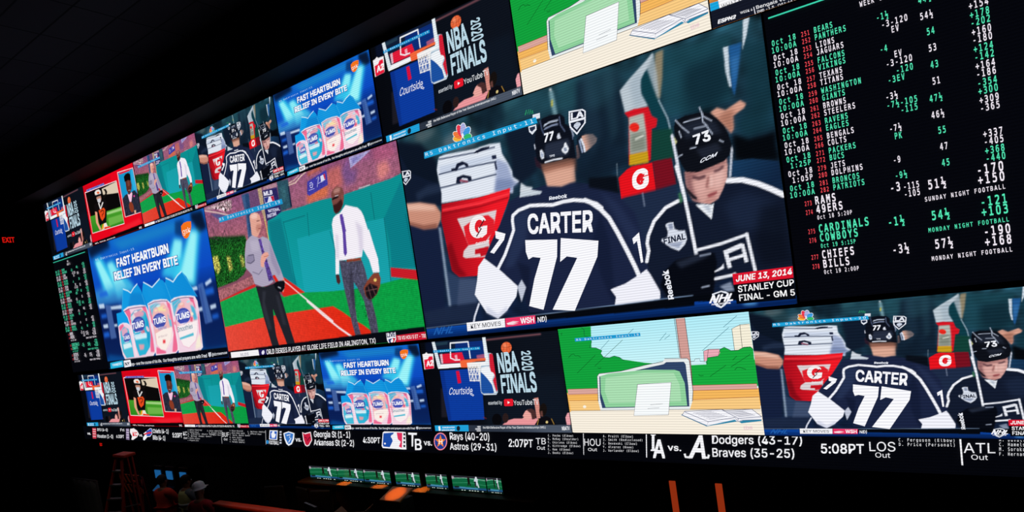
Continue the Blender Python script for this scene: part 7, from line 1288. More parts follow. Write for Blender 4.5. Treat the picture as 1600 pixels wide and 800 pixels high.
P('team_logo','#101420',[590.6, 298.6, 592.7, 296.7, 592.5, 400.2, 590.5, 402.4])
P('team_logo','#101420',[590, 480.6, 592, 478.3, 591.8, 581.9, 589.8, 584.5])
P('team_logo','#101420',[589.3, 663, 591.3, 660.2, 591.1, 764.1, 589.1, 767.1])
T('team_logo','#f2f2f6','T',[595.6, 714.5, 602.5, 704.8, 596.7, 95.9, 606.2, 105.8],'s',0.02,0)
T('team_logo','#f2f2f6','B',[601.4, 877, 608.8, 865.1, 602.9, 380.6, 610, 373.1],'s',0.02,0)
T('ticker_text','#f2f2f6','vs.',[611.8, 640.9, 620.2, 646.1, 612.2, 404.4, 620.9, 411.6],'s',0.02,0)
P('team_logo','#f08898',[636.4, 443.5, 635.8, 546, 634.8, 642.4, 633.4, 726, 631.8, 791.3, 630, 833.7, 628.2, 850.2, 626.5, 839.4, 625, 802, 623.8, 740.4, 623, 658.9, 622.7, 562.9, 622.8, 459.4, 623.4, 355.4, 624.4, 258.2, 625.8, 174.5, 627.5, 110, 629.2, 69.1, 631, 54.3, 632.7, 66.6, 634.2, 104.8, 635.4, 166.4, 636.1, 247.1, 636.5, 341.6])
P('team_logo','#1c3a90',[635.4, 444.6, 634.9, 534.4, 634.1, 618.7, 632.9, 691.9, 631.5, 749, 630, 786, 628.4, 800.3, 626.9, 790.7, 625.6, 757.9, 624.6, 704, 623.9, 632.6, 623.6, 548.8, 623.8, 458.2, 624.3, 367.3, 625.2, 282.4, 626.4, 209.2, 627.8, 152.7, 629.3, 116.9, 630.9, 103.9, 632.3, 114.5, 633.6, 147.9, 634.6, 201.9, 635.3, 272.6, 635.5, 355.3])
P('team_logo','#f08030',[630.7, 136.9, 631.3, 349.4, 635.3, 348.4, 631.6, 487.2, 632, 701.7, 629.2, 575.8, 625.4, 711.5, 627.3, 492.4, 624.6, 359.8, 628.7, 352.2])
T('team_logo','#fbe8d8','H',[627.5, 569.7, 631.3, 564.8, 628.2, 370.3, 632, 366.3],'s',0.04,0)
T('ticker_text','#f2f2f6','Rays (40-20)',[639.6, 358.1, 677, 356.8, 640.1, 47.9, 677.7, 52.3],'s',0.015,0)
T('ticker_text','#f2f2f6','Astros (29-31)',[638.1, 801.4, 682, 777.8, 638.7, 506.1, 682.7, 489.8],'s',0.015,0)
T('ticker_text','#f2f2f6','2:07PT',[693.5, 590.5, 713.9, 590.8, 694.1, 284.1, 714.7, 284.6],'s',0.02,0)
T('ticker_text','#f2f2f6','TB',[716.9, 459, 724.9, 455.3, 717.4, 214.9, 725.5, 206.8],'s',-0.004,0)
T('ticker_text','#f2f2f6','Out',[717.1, 675.6, 723.7, 671.8, 717.4, 539.7, 724, 537.1],'s',0.0,0)
T('ticker_text','#f2f2f6','C. Poche (Elbow)',[727.4, 138.2, 747.5, 132.9, 727.5, 58, 747.6, 54.9],'m',0.004,0)
T('ticker_text','#f2f2f6','B. McKay (Shoulder)',[727, 275.4, 751, 262.2, 727.1, 195.2, 751.1, 184.4],'m',0.004,0)
T('ticker_text','#f2f2f6','Y. Chirinos (Elbow)',[726.6, 412.9, 749.6, 396.6, 726.7, 332.5, 749.7, 318.7],'m',0.004,0)
T('ticker_text','#f2f2f6','A. Kittredge (Elbow)',[726.2, 550.6, 751.8, 526.4, 726.3, 470.1, 751.9, 448.6],'m',0.004,0)
T('ticker_text','#f2f2f6','C. Roe (Elbow)',[725.8, 688.5, 743.7, 672.3, 725.9, 607.9, 743.8, 593.6],'m',0.004,0)
T('ticker_text','#f2f2f6','J. Beeks (Elbow)',[725.4, 826.6, 745.7, 802.9, 725.5, 746, 745.8, 724.4],'m',0.004,0)
S('ticker_text','#f2f2f6',0.4,[755.2, -2.8, 753.2, 811.7])
T('ticker_text','#f2f2f6','HOU',[754.7, 460.9, 766.5, 457.2, 755.2, 202.8, 767.1, 196.8],'s',-0.004,0)
T('ticker_text','#f2f2f6','Out',[756.9, 663.4, 763.5, 658.7, 757.1, 547.5, 763.7, 543.8],'s',0.0,0)
T('ticker_text','#f2f2f6','A. Pruitt (Elbow)',[769.1, 125.4, 790.3, 123.7, 769.2, 43.3, 790.4, 44],'m',0.004,0)
T('ticker_text','#f2f2f6','J. Smith (Undisclosed)',[768.7, 260.2, 796.3, 247.2, 768.8, 178, 796.4, 168.1],'m',0.004,0)
T('ticker_text','#f2f2f6','C. Devenski (Elbow)',[768.4, 395.2, 792.3, 381.8, 768.5, 312.9, 792.4, 302.3],'m',0.004,0)
T('ticker_text','#f2f2f6','Y. Alvarez (Knee)',[768, 530.4, 789.5, 516.3, 768.1, 448, 789.6, 436.4],'m',0.004,0)
T('ticker_text','#f2f2f6','J. Verlander (Elbow)',[767.6, 665.8, 792.8, 641.4, 767.7, 583.3, 792.9, 561.8],'m',0.004,0)
S('ticker_text','#f2f2f6',0.6,[799.2, -36, 797.2, 827])
P('team_logo','#f2f2f6',[802, -26.1, 805.3, -28.6, 805.2, 19.4, 804.3, 32.1, 803.1, 502.1, 804.4, 512.1, 804.2, 584.5, 800.5, 590.8, 800.6, 542.2, 801.4, 528.9, 802.6, 33.5, 801.9, 22.1])
T('team_logo','#f2f2f6','A',[801.4, 818.6, 809.2, 814.9, 803, 189.4, 810.8, 192.9],'s',0.03,0)
T('ticker_text','#f2f2f6','vs.',[811.6, 548.4, 819.9, 558.3, 811.9, 334.1, 820.4, 340.5],'s',0.02,0)
T('team_logo','#f2f2f6','A',[824, 773.5, 834.2, 775.9, 826.8, 1.1, 835, 5.7],'s',0.03,0.25)
S('team_logo','#f2f2f6',1.4,[821.8, 648.9, 822.1, 765.4, 824.5, 772.5, 826.3, 652.4])
S('team_logo','#f2f2f6',1.3,[833.6, 754.2, 835.6, 761.6, 836.3, 657.1])
T('ticker_text','#f2f2f6','Dodgers (43-17)',[839.1, 273.5, 887.5, 244.8, 839.5, -1.3, 888, -20.6],'s',0.015,0)
T('ticker_text','#f2f2f6','Braves (35-25)',[838.3, 717.3, 882.8, 663.6, 838.7, 429.3, 883.2, 395.2],'s',0.015,0)
T('ticker_text','#f2f2f6','5:08PT',[896.3, 494.4, 916.4, 469.3, 896.7, 210.7, 916.8, 195.2],'s',0.02,0)
T('ticker_text','#f2f2f6','LOS',[919, 391.4, 930.4, 382.6, 919.3, 118.7, 930.7, 110.3],'s',-0.004,0)
T('ticker_text','#f2f2f6','Out',[921.3, 575.4, 927.8, 572.8, 921.4, 429, 928, 428],'s',0.0,0)
T('ticker_text','#f2f2f6','C. Ferguson (Elbow)',[932, 88.3, 955.5, 80.7, 932.1, 1.4, 955.6, -7.5],'m',0.004,0)
T('ticker_text','#f2f2f6','D. Price (Personal)',[931.9, 216.3, 955.4, 203.2, 932, 129.2, 955.5, 115],'m',0.004,0)
S('ticker_text','#f2f2f6',0.7,[957.5, -82.6, 957.1, 719.4])
T('ticker_text','#f2f2f6','ATL',[958.2, 374.9, 970.2, 363.3, 958.5, 101.5, 970.5, 91.3],'s',-0.004,0)
T('ticker_text','#f2f2f6','Out',[960.9, 554.7, 967.1, 551.1, 960.9, 418.6, 967.3, 416.4],'s',0.0,0)
T('ticker_text','#f2f2f6','A. Duvall (Oblique)',[971.9, 37.3, 992.3, 36.7, 972, -52.9, 992.3, -54.5],'m',0.004,0)
T('ticker_text','#f2f2f6','C. Hamels (Shoulder)',[971.7, 165.7, 993.1, 158.6, 971.8, 75.4, 993.2, 67.5],'m',0.004,0)
T('ticker_text','#f2f2f6','M. Soroka (Achilles)',[971.5, 294.3, 993, 281.9, 971.6, 203.9, 993, 190.6],'m',0.004,0)
T('ticker_text','#f2f2f6','F. Hernandez (Wrist)',[971.3, 423.1, 992.8, 405.3, 971.4, 332.6, 992.8, 313.9],'m',0.004,0)
FEED('field',0.33,110,36,'#0a5a34')
g('#166a46','#075a30',[0, 0, 1000, 0, 1000, 1000, 0, 1000],[0, 0, 0, 900],'')
p('#2a2430',[0, 0, 1000, 0, 1000, 120, 0, 150],4,1,'')
p('#a89aa8',[0, 60, 60, 60, 80, 200, 30, 260, 0, 240],4,1,'')
s('#b8e8d4',9,[80, 190, 400, 130, 1000, 230],3,0.9,'')
s('#6cc8a0',6,[0, 520, 500, 430, 1000, 560],3,0.6,'')
p('#1e4e78',[0, 760, 1000, 740, 1000, 900, 0, 920],4,1,'')
p('#4488a8',[160, 730, 760, 760, 760, 860, 170, 830],5,1,'')
p('#0c0e14',[0, 900, 1000, 880, 1000, 1000, 0, 1000],2,1,'')
p('#14201c',[40, 720, 180, 700, 200, 800, 60, 830],8,1,'')
p('#15110f',[480, 90, 520, 70, 545, 160, 535, 400, 555, 640, 525, 650, 505, 480, 480, 650, 455, 640, 475, 420, 470, 200],2,1,'player_in_dark_kit')
p('#2a1c18',[530, 60, 528.9, 78.5, 525.8, 95.3, 520.9, 108.5, 514.8, 117.1, 508, 120, 501.2, 117.1, 495.1, 108.5, 490.2, 95.3, 487.1, 78.5, 486, 60, 487.1, 41.5, 490.2, 24.7, 495.1, 11.5, 501.2, 2.9, 508, 0, 514.8, 2.9, 520.9, 11.5, 525.8, 24.7, 528.9, 41.5],2,1,'player_in_dark_kit')
p('#c9d2dc',[700, 120, 740, 90, 790, 170, 770, 360, 800, 720, 768, 730, 735, 520, 700, 720, 665, 700, 690, 420, 660, 300],2,1,'player_in_white_kit')
p('#12141c',[665, 330, 720, 330, 712, 700, 668, 700, 680, 480],2,1,'player_in_white_kit')
p('#e0e4ea',[766, 80, 764.6, 101.6, 760.7, 121.1, 754.5, 136.6, 746.7, 146.6, 738, 150, 729.3, 146.6, 721.5, 136.6, 715.3, 121.1, 711.4, 101.6, 710, 80, 711.4, 58.4, 715.3, 38.9, 721.5, 23.4, 729.3, 13.4, 738, 10, 746.7, 13.4, 754.5, 23.4, 760.7, 38.9, 764.6, 58.4],2,1,'player_in_white_kit')
P('caption_text','#c8d8d0',[250, 930, 295, 930, 295, 975, 250, 975])
P('caption_text','#c8d8d0',[330, 930, 375, 930, 375, 975, 330, 975])
P('caption_text','#c8d8d0',[480, 930, 525, 930, 525, 975, 480, 975])
P('caption_text','#c8d8d0',[560, 930, 605, 930, 605, 975, 560, 975])
P('caption_text','#c8d8d0',[640, 930, 685, 930, 685, 975, 640, 975])
P('caption_text','#c8d8d0',[720, 930, 765, 930, 765, 975, 720, 975])
P('caption_text','#c8d8d0',[860, 930, 905, 930, 905, 975, 860, 975])
S = 2.4

# ------------------------------------------------------------------ the room
def struct(name, bm, m, kind='structure', **k): return tag(obj(name, bm, m, **k), kind=kind)
X0, X1, YF, H = -7.0, 24.0, -15.0, 9.7
def carpet():
    m = bpy.data.materials.new('dark_patterned_carpet'); m.use_nodes = True; nt = m.node_tree; b = nt.nodes['Principled BSDF']; b.inputs['Roughness'].default_value = .45; b.inputs['Specular IOR Level'].default_value = .4
    tc = nt.nodes.new('ShaderNodeTexCoord'); wv = nt.nodes.new('ShaderNodeTexWave'); wv.inputs['Scale'].default_value = .6; wv.inputs['Distortion'].default_value = 6; wv.inputs['Detail'].default_value = 2
    rp = nt.nodes.new('ShaderNodeValToRGB'); rp.color_ramp.elements[0].position = .45; rp.color_ramp.elements[1].position = .6
    rp.color_ramp.elements[0].color = (.004, .004, .006, 1); rp.color_ramp.elements[1].color = (.035, .03, .035, 1)
    nt.links.new(tc.outputs['Object'], wv.inputs['Vector']); nt.links.new(wv.outputs['Fac'], rp.inputs['Fac']); nt.links.new(rp.outputs['Color'], b.inputs['Base Color']); return m
def tiles():
    m = bpy.data.materials.new('dark_ceiling_tiles'); m.use_nodes = True; nt = m.node_tree; b = nt.nodes['Principled BSDF']; b.inputs['Roughness'].default_value = .9; b.inputs['Specular IOR Level'].default_value = .1
    tc = nt.nodes.new('ShaderNodeTexCoord'); br = nt.nodes.new('ShaderNodeTexBrick'); br.offset = 0; br.inputs['Scale'].default_value = 1; br.inputs['Brick Width'].default_value = 1.2; br.inputs['Row Height'].default_value = .6; br.inputs['Mortar Size'].default_value = .015
    br.inputs['Color1'].default_value = (.030, .028, .034, 1); br.inputs['Color2'].default_value = (.042, .040, .048, 1); br.inputs['Mortar'].default_value = (.010, .010, .012, 1)
    nt.links.new(tc.outputs['Object'], br.inputs['Vector']); nt.links.new(br.outputs['Color'], b.inputs['Base Color']); return m
WALLM = mat('black_wall_paint', '#0b0b0f', .7, noise=.2, scale=3)
bm = B(); box(bm, (X0, YF, -.2), (X1, 3.5, 0)); struct('floor', bm, carpet())
bm = B(); box(bm, (X0, YF, H), (X1, 3.5, H + .2)); struct('ceiling', bm, tiles())
bm = B(); box(bm, (-.6, .2, 0), (X1, .5, H)); struct('wall_back', bm, WALLM)
bm = B(); box(bm, (X0 - .2, YF, 0), (X0, 3.5, H)); struct('wall_left', bm, WALLM)
bm = B(); box(bm, (X1, YF, 0), (X1 + .2, 3.5, H)); struct('wall_right', bm, WALLM)
bm = B(); box(bm, (X0, YF - .2, 0), (X1, YF, H)); struct('wall_front', bm, WALLM)
bm = B(); box(bm, (X0, 3.5, 0), (X1, 3.7, H)); struct('wall_recess', bm, WALLM)
bm = B(); box(bm, (-.6, -.5, Z0 + 2.5 * S), (X1, .2, H)); struct('trim_1', bm, mat('soffit_paint', '#070709', .8))

# ------------------------------------------------------------------ the video wall: one screen per picture
PROTO = {}
def screen(feed, u0, u1, v0, v1, label, number=None, group=None):
    if feed not in PROTO: o = PROTO[feed] = build_feed(feed)
    else: o = copy_tree(PROTO[feed])
    o.location = ((u0 + u1) / 2 * S, 0, Z0 + v0 * S); o.scale = ((u1 - u0) * S, 1, (v1 - v0) * S)
    tag(o, label, 'screen', group); o.name = 'video_screen'
    if number is None: return o
    return o, number
LIST = [
 ('hockey', 5.065, 7.207, .592, 1.853, '11', 'huge video screen in the middle row showing hockey players, left of the right-hand odds board'),
 ('baseball', 2.883, 5.055, .592, 1.853, '19', 'big video screen in the middle row showing two men on a baseball field'),
 ('advert', .735, 2.875, .600, 1.850, '15', 'big video screen in the middle row showing blue advert with tablet bottles'),
 ('odds', 7.217, 8.07, .6, 1.85, None, 'black odds board screen at the right end with large team names and numbers'),
 ('odds', -.115, .725, .6, 1.85, None, 'black odds board screen at the far left end, narrow and tiny in view'),
 ('finals', 4.992, 5.998, -.003, .572, '16', 'small bottom row video screen showing basketball hoop, left of the cartoon office'),
 ('cartoon', 6.003, 7.0, .0, .577, '18', 'small bottom row video screen showing cartoon office with desk and open book'),
 ('hockey', 7.0, 8.0, -.002, .575, '20', 'small bottom row video screen showing hockey players, rightmost below the odds board'),
 ('advert', 4.005, 4.98, -.002, .568, '15', 'small bottom row video screen showing blue advert with tablet bottles'),
 ('hockey', 3.0, 4.0, .0, .566, '20', 'small bottom row video screen showing hockey players, between baseball and advert screens'),
 ('baseball', 1.99, 2.995, .002, .565, '19', 'small bottom row video screen showing two men on baseball field'),
 ('panel', .985, 1.985, .003, .563, '17', 'small bottom row video screen with red studio graphics, near left end'),
 ('finals', -.02, .975, -.003, .563, '16', 'small bottom row video screen showing basketball hoop, at the far left end'),
 ('cartoon', 6.003, 7.0, 1.860, 2.46, '18', 'small top row video screen showing cartoon office, cut by the top of the picture'),
 ('chat', 7.006, 8.0, 1.858, 2.46, None, 'small top row video screen showing chat show caption, above the right odds board'),
 ('finals', 4.96, 5.995, 1.862, 2.455, '16', 'small top row video screen showing basketball hoop, right of the blue advert'),
 ('advert', 3.965, 4.945, 1.868, 2.455, '15', 'small top row video screen showing blue advert with tablet bottles'),
 ('hockey', 2.935, 3.955, 1.868, 2.455, '20', 'small top row video screen showing hockey players, left of the blue advert'),
 ('baseball', 1.9, 2.925, 1.862, 2.455, '19', 'small top row video screen showing two men on baseball field'),
 ('panel', .868, 1.888, 1.858, 2.455, '17', 'small top row video screen with red studio graphics, near left end'),
 ('finals', -.11, .858, 1.850, 2.46, '16', 'small top row video screen showing basketball hoop, at the far left end'),
]
made = []
for f, a, b, c, d, num, lab in LIST:
    made.append((screen(f, a, b, c, d, lab), f, num))
for o, f, num in made:                       # the input caption differs from screen to screen
    if num: input_label(FD[f], o, num)
o = screen('ticker', -.115, 8.075, -.15, -.004, 'long black ticker screen with scores and injury lists below the bottom row'); o.name = 'ticker_screen'; o['category'] = 'screen'

# ------------------------------------------------------------------ televisions over the betting counter
TV = [(8.74, 9.49), (9.5, 10.16), (10.18, 10.81), (10.93, 11.47), (11.6, 12.04), (12.14, 12.78), (12.8, 13.07)]
order = ['leftmost of the row of seven', 'second from the left in its row', 'third from the left in its row', 'middle one of seven in its row', 'fifth from the left in its row', 'second from the right in its row', 'rightmost of its row of seven']
for i, ((a, b), w_) in enumerate(zip(TV, order)):
    o = build_feed('field') if i == 0 else copy_tree(tv0)
    if i == 0: tv0 = o
    o.name = 'television'; o.location = ((a + b) / 2, .07, 1.64); o.scale = (b - a, .85, .235)
    tag(o, 'small wide television showing a green football field, ' + w_, 'television', 'televisions over the betting counter')

# ------------------------------------------------------------------ betting counter
DARK = mat('dark_counter_laminate', '#15110f', .5, noise=.2, scale=5)
WOOD = mat('brown_counter_wood', '#3a2416', .5, noise=.3, scale=4)
t = empty('betting_counter', (11.0, .0, 0), label='long dark betting counter with ledge under the row of small televisions', cat='counter')
bm = B(); box(bm, (-2.4, -.02, 0), (2.6, .185, 1.585), .01); obj('body', bm, DARK, t)
bm = B(); box(bm, (-2.45, -.09, 1.585), (2.65, .185, 1.625), .008); obj('ledge', bm, mat('ledge_wood', '#5a3a20', .6, noise=.2, scale=5), t)
for k in range(6):
    bm = B(); box(bm, (-2.3 + k * .8, -.035, .15), (-1.6 + k * .8, -.02, 1.5), .006); obj('front_panel', bm, WOOD, t)
for x, lab in ((9.74, 'small black puck lamp over the counter ledge, left one'), (10.6, 'small black puck lamp over the counter ledge, middle one'), (11.53, 'small black puck lamp over the counter ledge, right one')):
    t = empty('puck_lamp', (x, .2, 2.06), label=lab, cat='lamp')
    bm = B(); lathe(bm, [(.02, -.02), (.024, 0), (.024, .02), (.014, .025)], 14, Matrix.Translation((0, -.2, 0))); obj('housing', bm, BLACK, t)
    bm = B(); bar(bm, (0, -.2, .016), (0, 0, .016), .012, .012); obj('bracket', bm, BLACK, t)
    spot('ledge_lamp', (x, -.0, 2.03), (x, .0, 1.62), 32, (1, .38, .06), 44)
t = empty('kiosk_stand', (11.8, -.8, 0), label='dark stand with an orange-lit sloping top in front of the televisions', cat='stand')
bm = B(); box(bm, (-.17, -.12, 0), (.17, .16, 1.82), .012); obj('body', bm, DARK, t)
bm = B(); box(bm, (-.2, -.16, -.012), (.2, .16, .012), .006, Matrix.Translation((0, 0, 1.88)) @ Matrix.Rotation(R(16), 4, 'X')); obj('sloping_top', bm, mat('pale_orange_top', '#e8882a', .5), t)
bm = B(); box(bm, (.1, -.128, 1.68), (.16, -.12, 1.71)); obj('slot_plate', bm, mat('brass_plate', '#c8a050', .3, .8), t)
spot('stand_lamp', (11.8, -.9, 2.75), (11.8, -.8, 1.88), 30, (1, .40, .06), 24)
# box on a table with warm light
t = empty('service_table', (11.7, -1.5, 0), label='low dark service table in front of the orange-topped stand', cat='table')
bm = B(); box(bm, (-1.3, -.3, 1.50), (1.5, .3, 1.55), .01); obj('table_top', bm, DARK, t)
for x in (-1.2, 1.4):
    for y in (-.24, .24):
        bm = B(); bar(bm, (x, y, 0), (x, y, 1.5), .05, .05); obj('leg', bm, DARK, t)
KRAFT = mat('brown_cardboard', '#6b4a30', .8, noise=.15, scale=12)
t = empty('cardboard_box', (11.55, -1.4, 1.552), R(20), label='open brown cardboard box on the dark service table', cat='box')
bm = B()
for a, b in (((-.17, -.13, 0), (.17, .13, .01)), ((-.17, -.13, 0), (-.16, .13, .24)), ((.16, -.13, 0), (.17, .13, .24)), ((-.17, -.13, 0), (.17, -.12, .24)), ((-.17, .12, 0), (.17, .13, .24))): box(bm, a, b)
obj('box_body', bm, KRAFT, t)
for sx in (-1, 1):
    bm = B(); box(bm, (0, -.13, 0), (.13, .13, .006), 0, Matrix.Translation((sx * .165, 0, .24)) @ Matrix.Rotation(R(-50) if sx > 0 else R(230), 4, 'Y')); obj('flap', bm, KRAFT, t)
spot('box_lamp', (11.5, -1.5, 3.6), (11.5, -1.4, 1.7), 5, (1, .55, .25), 26)
for x, y, rzv, lab in ((12.4, -1.5, 10, 'black desk monitor turned away, right of the cardboard box'), (10.7, -1.45, -15, 'black desk monitor turned away, left of the cardboard box'), (12.9, -1.42, 25, 'black desk monitor turned away, rightmost on the service table')):
    t = empty('desk_monitor', (x, y, 1.552), R(rzv), label=lab, cat='monitor', group='monitors on the service table')
    bm = B(); box(bm, (-.1, -.07, 0), (.1, .07, .012), .004); obj('foot', bm, BLACK, t)
    bm = B(); bar(bm, (0, .01, .01), (0, .01, .12), .04, .02); obj('neck', bm, BLACK, t)
    bm = B(); box(bm, (-.2, -.02, .1), (.2, .02, .35), .008); obj('housing', bm, mat('monitor_plastic', '#17181c', .35), t)

# ------------------------------------------------------------------ orange-topped half wall on the left of the counter
t = empty('half_wall', (9.4, -1.0, 0), label='dark half wall with an orange padded top rail, right of the workers', cat='partition')
bm = B(); box(bm, (-2.02, -.06, 0), (1.0, .06, 1.43), .01); obj('panel', bm, mat('dark_red_panel', '#1c0806', .6), t)
bm = B(); box(bm, (-2.04, -.09, 1.43), (1.02, .09, 1.51), .03); obj('top_rail', bm, mat('orange_vinyl', '#c23c12', .45, noise=.12, scale=6), t, smooth=True)
spot('rail_lamp', (9.4, -1.6, 4.4), (8.9, -1.0, 1.5), 70, (1, .45, .15), 46)
CH = mat('dark_chair_vinyl', '#131318', .45)
for k, (x, y, rzv, lab) in enumerate(((8.1, -.45, 20, 'dark swivel chair behind the orange-topped half wall, leftmost'), (8.75, -.42, -10, 'dark swivel chair behind the orange-topped half wall, middle one'), (9.4, -.45, 15, 'dark swivel chair behind the orange-topped half wall, rightmost'))):
    t = empty('swivel_chair', (x, y, 0), R(rzv), label=lab, cat='chair', group='swivel chairs behind the half wall')
    bm = B(); box(bm, (-.24, -.24, .88), (.24, .24, .96), .03); obj('seat', bm, CH, t, True)
    bm = B(); box(bm, (-.22, .2, 1.02), (.22, .26, 1.56), .03); obj('backrest', bm, CH, t, True)
    bm = B(); tube(bm, (0, 0, .08), (0, 0, .88), .03); obj('post', bm, mat('dark_chrome', '#606068', .25, 1), t)
    for a in range(5):
        bm = B(); bar(bm, (0, 0, .08), (.26 * math.cos(a * 1.2566), .26 * math.sin(a * 1.2566), .04), .035, .03); obj('foot', bm, MATS['dark_chrome'], t)
    bm = B(); bar(bm, (0, .23, .9), (0, .23, 1.1), .06, .02); obj('back_bracket', bm, MATS['dark_chrome'], t)

# ------------------------------------------------------------------ orange posts at the right, with a glow put in
for x, lab in ((15.63, 'slim upright orange post with an added glow below the ticker, left of its pair'), (16.19, 'slim upright orange post with an added glow below the ticker, right of its pair')):
    t = empty('glowing_post', (x, .2, 0), label=lab, cat='lamp', group='orange glowing posts')
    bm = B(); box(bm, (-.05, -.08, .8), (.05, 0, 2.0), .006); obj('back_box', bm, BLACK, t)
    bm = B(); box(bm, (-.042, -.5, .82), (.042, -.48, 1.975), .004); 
    bm.free(); bm = B(); box(bm, (-.04, -.1, .82), (.04, -.08, 1.97), .006); obj('glowing_face', bm, mat('glowing_orange', '#3a1408', .5, emit='#8c2c10', es=1.0), t)  # emission stands in for warm light falling on the post

# ------------------------------------------------------------------ betting kiosks
KB = mat('kiosk_black', '#08080b', .4)
BLUE = mat('blue_kiosk_screen', '#04060a', .3, emit='#16558c', es=1)
def kiosk(x, lab, low):
    t = empty('betting_kiosk', (x, -.12, 0), label=lab, cat='kiosk', group='betting kiosks')
    bm = B(); box(bm, (-.22, -.12, 0), (.22, .30, 1.14), .02); box(bm, (-.19, -.02, 1.14), (.19, .30, 1.72), .02); obj('cabinet', bm, KB, t)
    bm = B(); box(bm, (-.12, -.04, 1.43), (.12, -.018, 1.62), .004); obj('upper_screen', bm, BLUE, t)
    bm = B(); box(bm, (-.13, -.09, -.01), (.13, .09, .01), .004, Matrix.Translation((0, -.07, 1.22)) @ Matrix.Rotation(R(35), 4, 'X'))
    obj('touch_screen', bm, mat('dim_blue_screen', '#04060a', .3, emit='#123c62', es=1) if low else mat('off_screen', '#0a0c10', .3), t)
    bm = B(); box(bm, (-.06, -.13, .95), (.06, -.12, .99)); obj('ticket_slot', bm, mat('grey_plastic', '#44464c', .5), t)
kiosk(3.58, 'black betting kiosk with two lit blue screens, leftmost of three', True)
kiosk(4.08, 'black betting kiosk with blue upper screen, middle of three', False)
kiosk(4.66, 'black betting kiosk with blue upper screen, rightmost, behind the worker in vest', False)

t = empty('added_spot', (3.9, -4.2, H - .02), label='black ceiling spot added to brighten the ladder and kiosks', cat='lamp')  # housing and spot added out of view to brighten the ladder and workers
bm = B(); lathe(bm, [(.09, -.26), (.1, -.25), (.1, -.06), (.05, -.03), (.05, .0)], 18); obj('housing', bm, BLACK, t)
spot('ladder_fill', (3.9, -4.2, H - .3), (3.9, -.5, .9), 150, (1, .92, .84), 46, 1, .1)
# ------------------------------------------------------------------ step ladder and barricade
RED = mat('red_ladder_fibreglass', '#b0301c', .5, noise=.1, scale=10)
ALU = mat('ladder_aluminium', '#8c8580', .4, .7)
t = empty('step_ladder', (3.3, -.65, 0), label='tall red folding step ladder standing below the left end of the ticker', cat='ladder')
top = 2.12
fa, fb = ((-.22, -.06, top), (-.62, -.62, 0)), ((.02, -.06, top), (.0, -.34, 0))
ra, rb = ((.2, .06, top), (.24, .1, 0)), ((-.02, .06, top), (-.02, .12, 0))
for a, b in (fa, fb):
    bm = B(); bar(bm, b, a, .035, .07, (1, 0, 0)); obj('front_rail', bm, RED, t)
for a, b in (ra, rb):
    bm = B(); bar(bm, b, a, .03, .05, (1, 0, 0)); obj('rear_rail', bm, RED, t)
def lerp(q, z): f = z / top; return Vector(q[1]).lerp(Vector(q[0]), f)
for k in range(1, 7):
    z = k * .3; bm = B(); bar(bm, lerp(fa, z), lerp(fb, z), .09, .03, (0, 0, 1)); obj('step', bm, ALU, t)
for z in (.35, .95, 1.5):
    bm = B(); bar(bm, lerp(ra, z), lerp(rb, z), .03, .02); obj('rear_brace', bm, RED, t)
bm = B(); bar(bm, lerp(fb, 1.0), lerp(ra, 1.0), .02, .02); obj('spreader', bm, ALU, t)
bm = B(); box(bm, (-.27, -.13, top - .02), (.26, .13, top + .05), .02); obj('top_cap', bm, RED, t)
def striped():
    m = bpy.data.materials.new('orange_striped_board'); m.use_nodes = True; nt = m.node_tree; b = nt.nodes['Principled BSDF']
    tc = nt.nodes.new('ShaderNodeTexCoord'); mp = nt.nodes.new('ShaderNodeMapping'); mp.inputs['Rotation'].default_value = (0, R(40), 0); wv = nt.nodes.new('ShaderNodeTexWave'); wv.inputs['Scale'].default_value = 2.2; wv.bands_direction = 'X'
    rp = nt.nodes.new('ShaderNodeValToRGB'); rp.color_ramp.interpolation = 'CONSTANT'; rp.color_ramp.elements[1].position = .5; rp.color_ramp.elements[0].color = (*lin('#e85a2c'), 1); rp.color_ramp.elements[1].color = (*lin('#2c1814'), 1)
    nt.links.new(tc.outputs['Object'], mp.inputs[0]); nt.links.new(mp.outputs[0], wv.inputs['Vector']); nt.links.new(wv.outputs['Fac'], rp.inputs['Fac']); nt.links.new(rp.outputs['Color'], b.inputs['Base Color']); return m
t = empty('barricade', (2.74, -.34, 0), label='folding barricade with orange diagonal stripes behind the red ladder', cat='barricade')
SM = striped()
for z in (1.12, 1.36):
    bm = B(); box(bm, (-.52, -.04, z), (.5, -.015, z + .19), .004); obj('board', bm, SM, t)
for x in (-.46, .44):
    bm = B(); bar(bm, (x, -.13, 0), (x, .0, 1.5), .05, .03); obj('leg', bm, RED, t)
    bm = B(); bar(bm, (x, .15, 0), (x, .02, 1.5), .05, .03); obj('leg', bm, RED, t)
t = empty('plastic_sheet_screen', (1.0, -.66, 0), label='pale draped sheet screen left of the red ladder', cat='screen')
bm = B()
for j in range(7):
    for i in range(25): bm.verts.new((-.65 + i * .054, .05 * math.sin(i * 1.1 + j * .2), .02 + j * .235))
bm.verts.ensure_lookup_table()
for j in range(6):
    for i in range(24): bm.faces.new([bm.verts[q] for q in (j * 25 + i, j * 25 + i + 1, (j + 1) * 25 + i + 1, (j + 1) * 25 + i)])
o = obj('sheet', bm, mat('pale_plastic_sheet', '#6a6864', .5), t, True); md = o.modifiers.new('thick', 'SOLIDIFY'); md.thickness = .006
bm = B(); tube(bm, (-.7, 0, 1.44), (.7, 0, 1.44), .018)
obj('top_bar', bm, ALU, t)
for x in (-.68, .68):
    bm = B(); tube(bm, (x, 0, .02), (x, 0, 1.45), .016); obj('upright', bm, ALU, t)
    bm = B(); bar(bm, (x, -.25, .02), (x, .25, .02), .04, .03); obj('foot', bm, ALU, t)

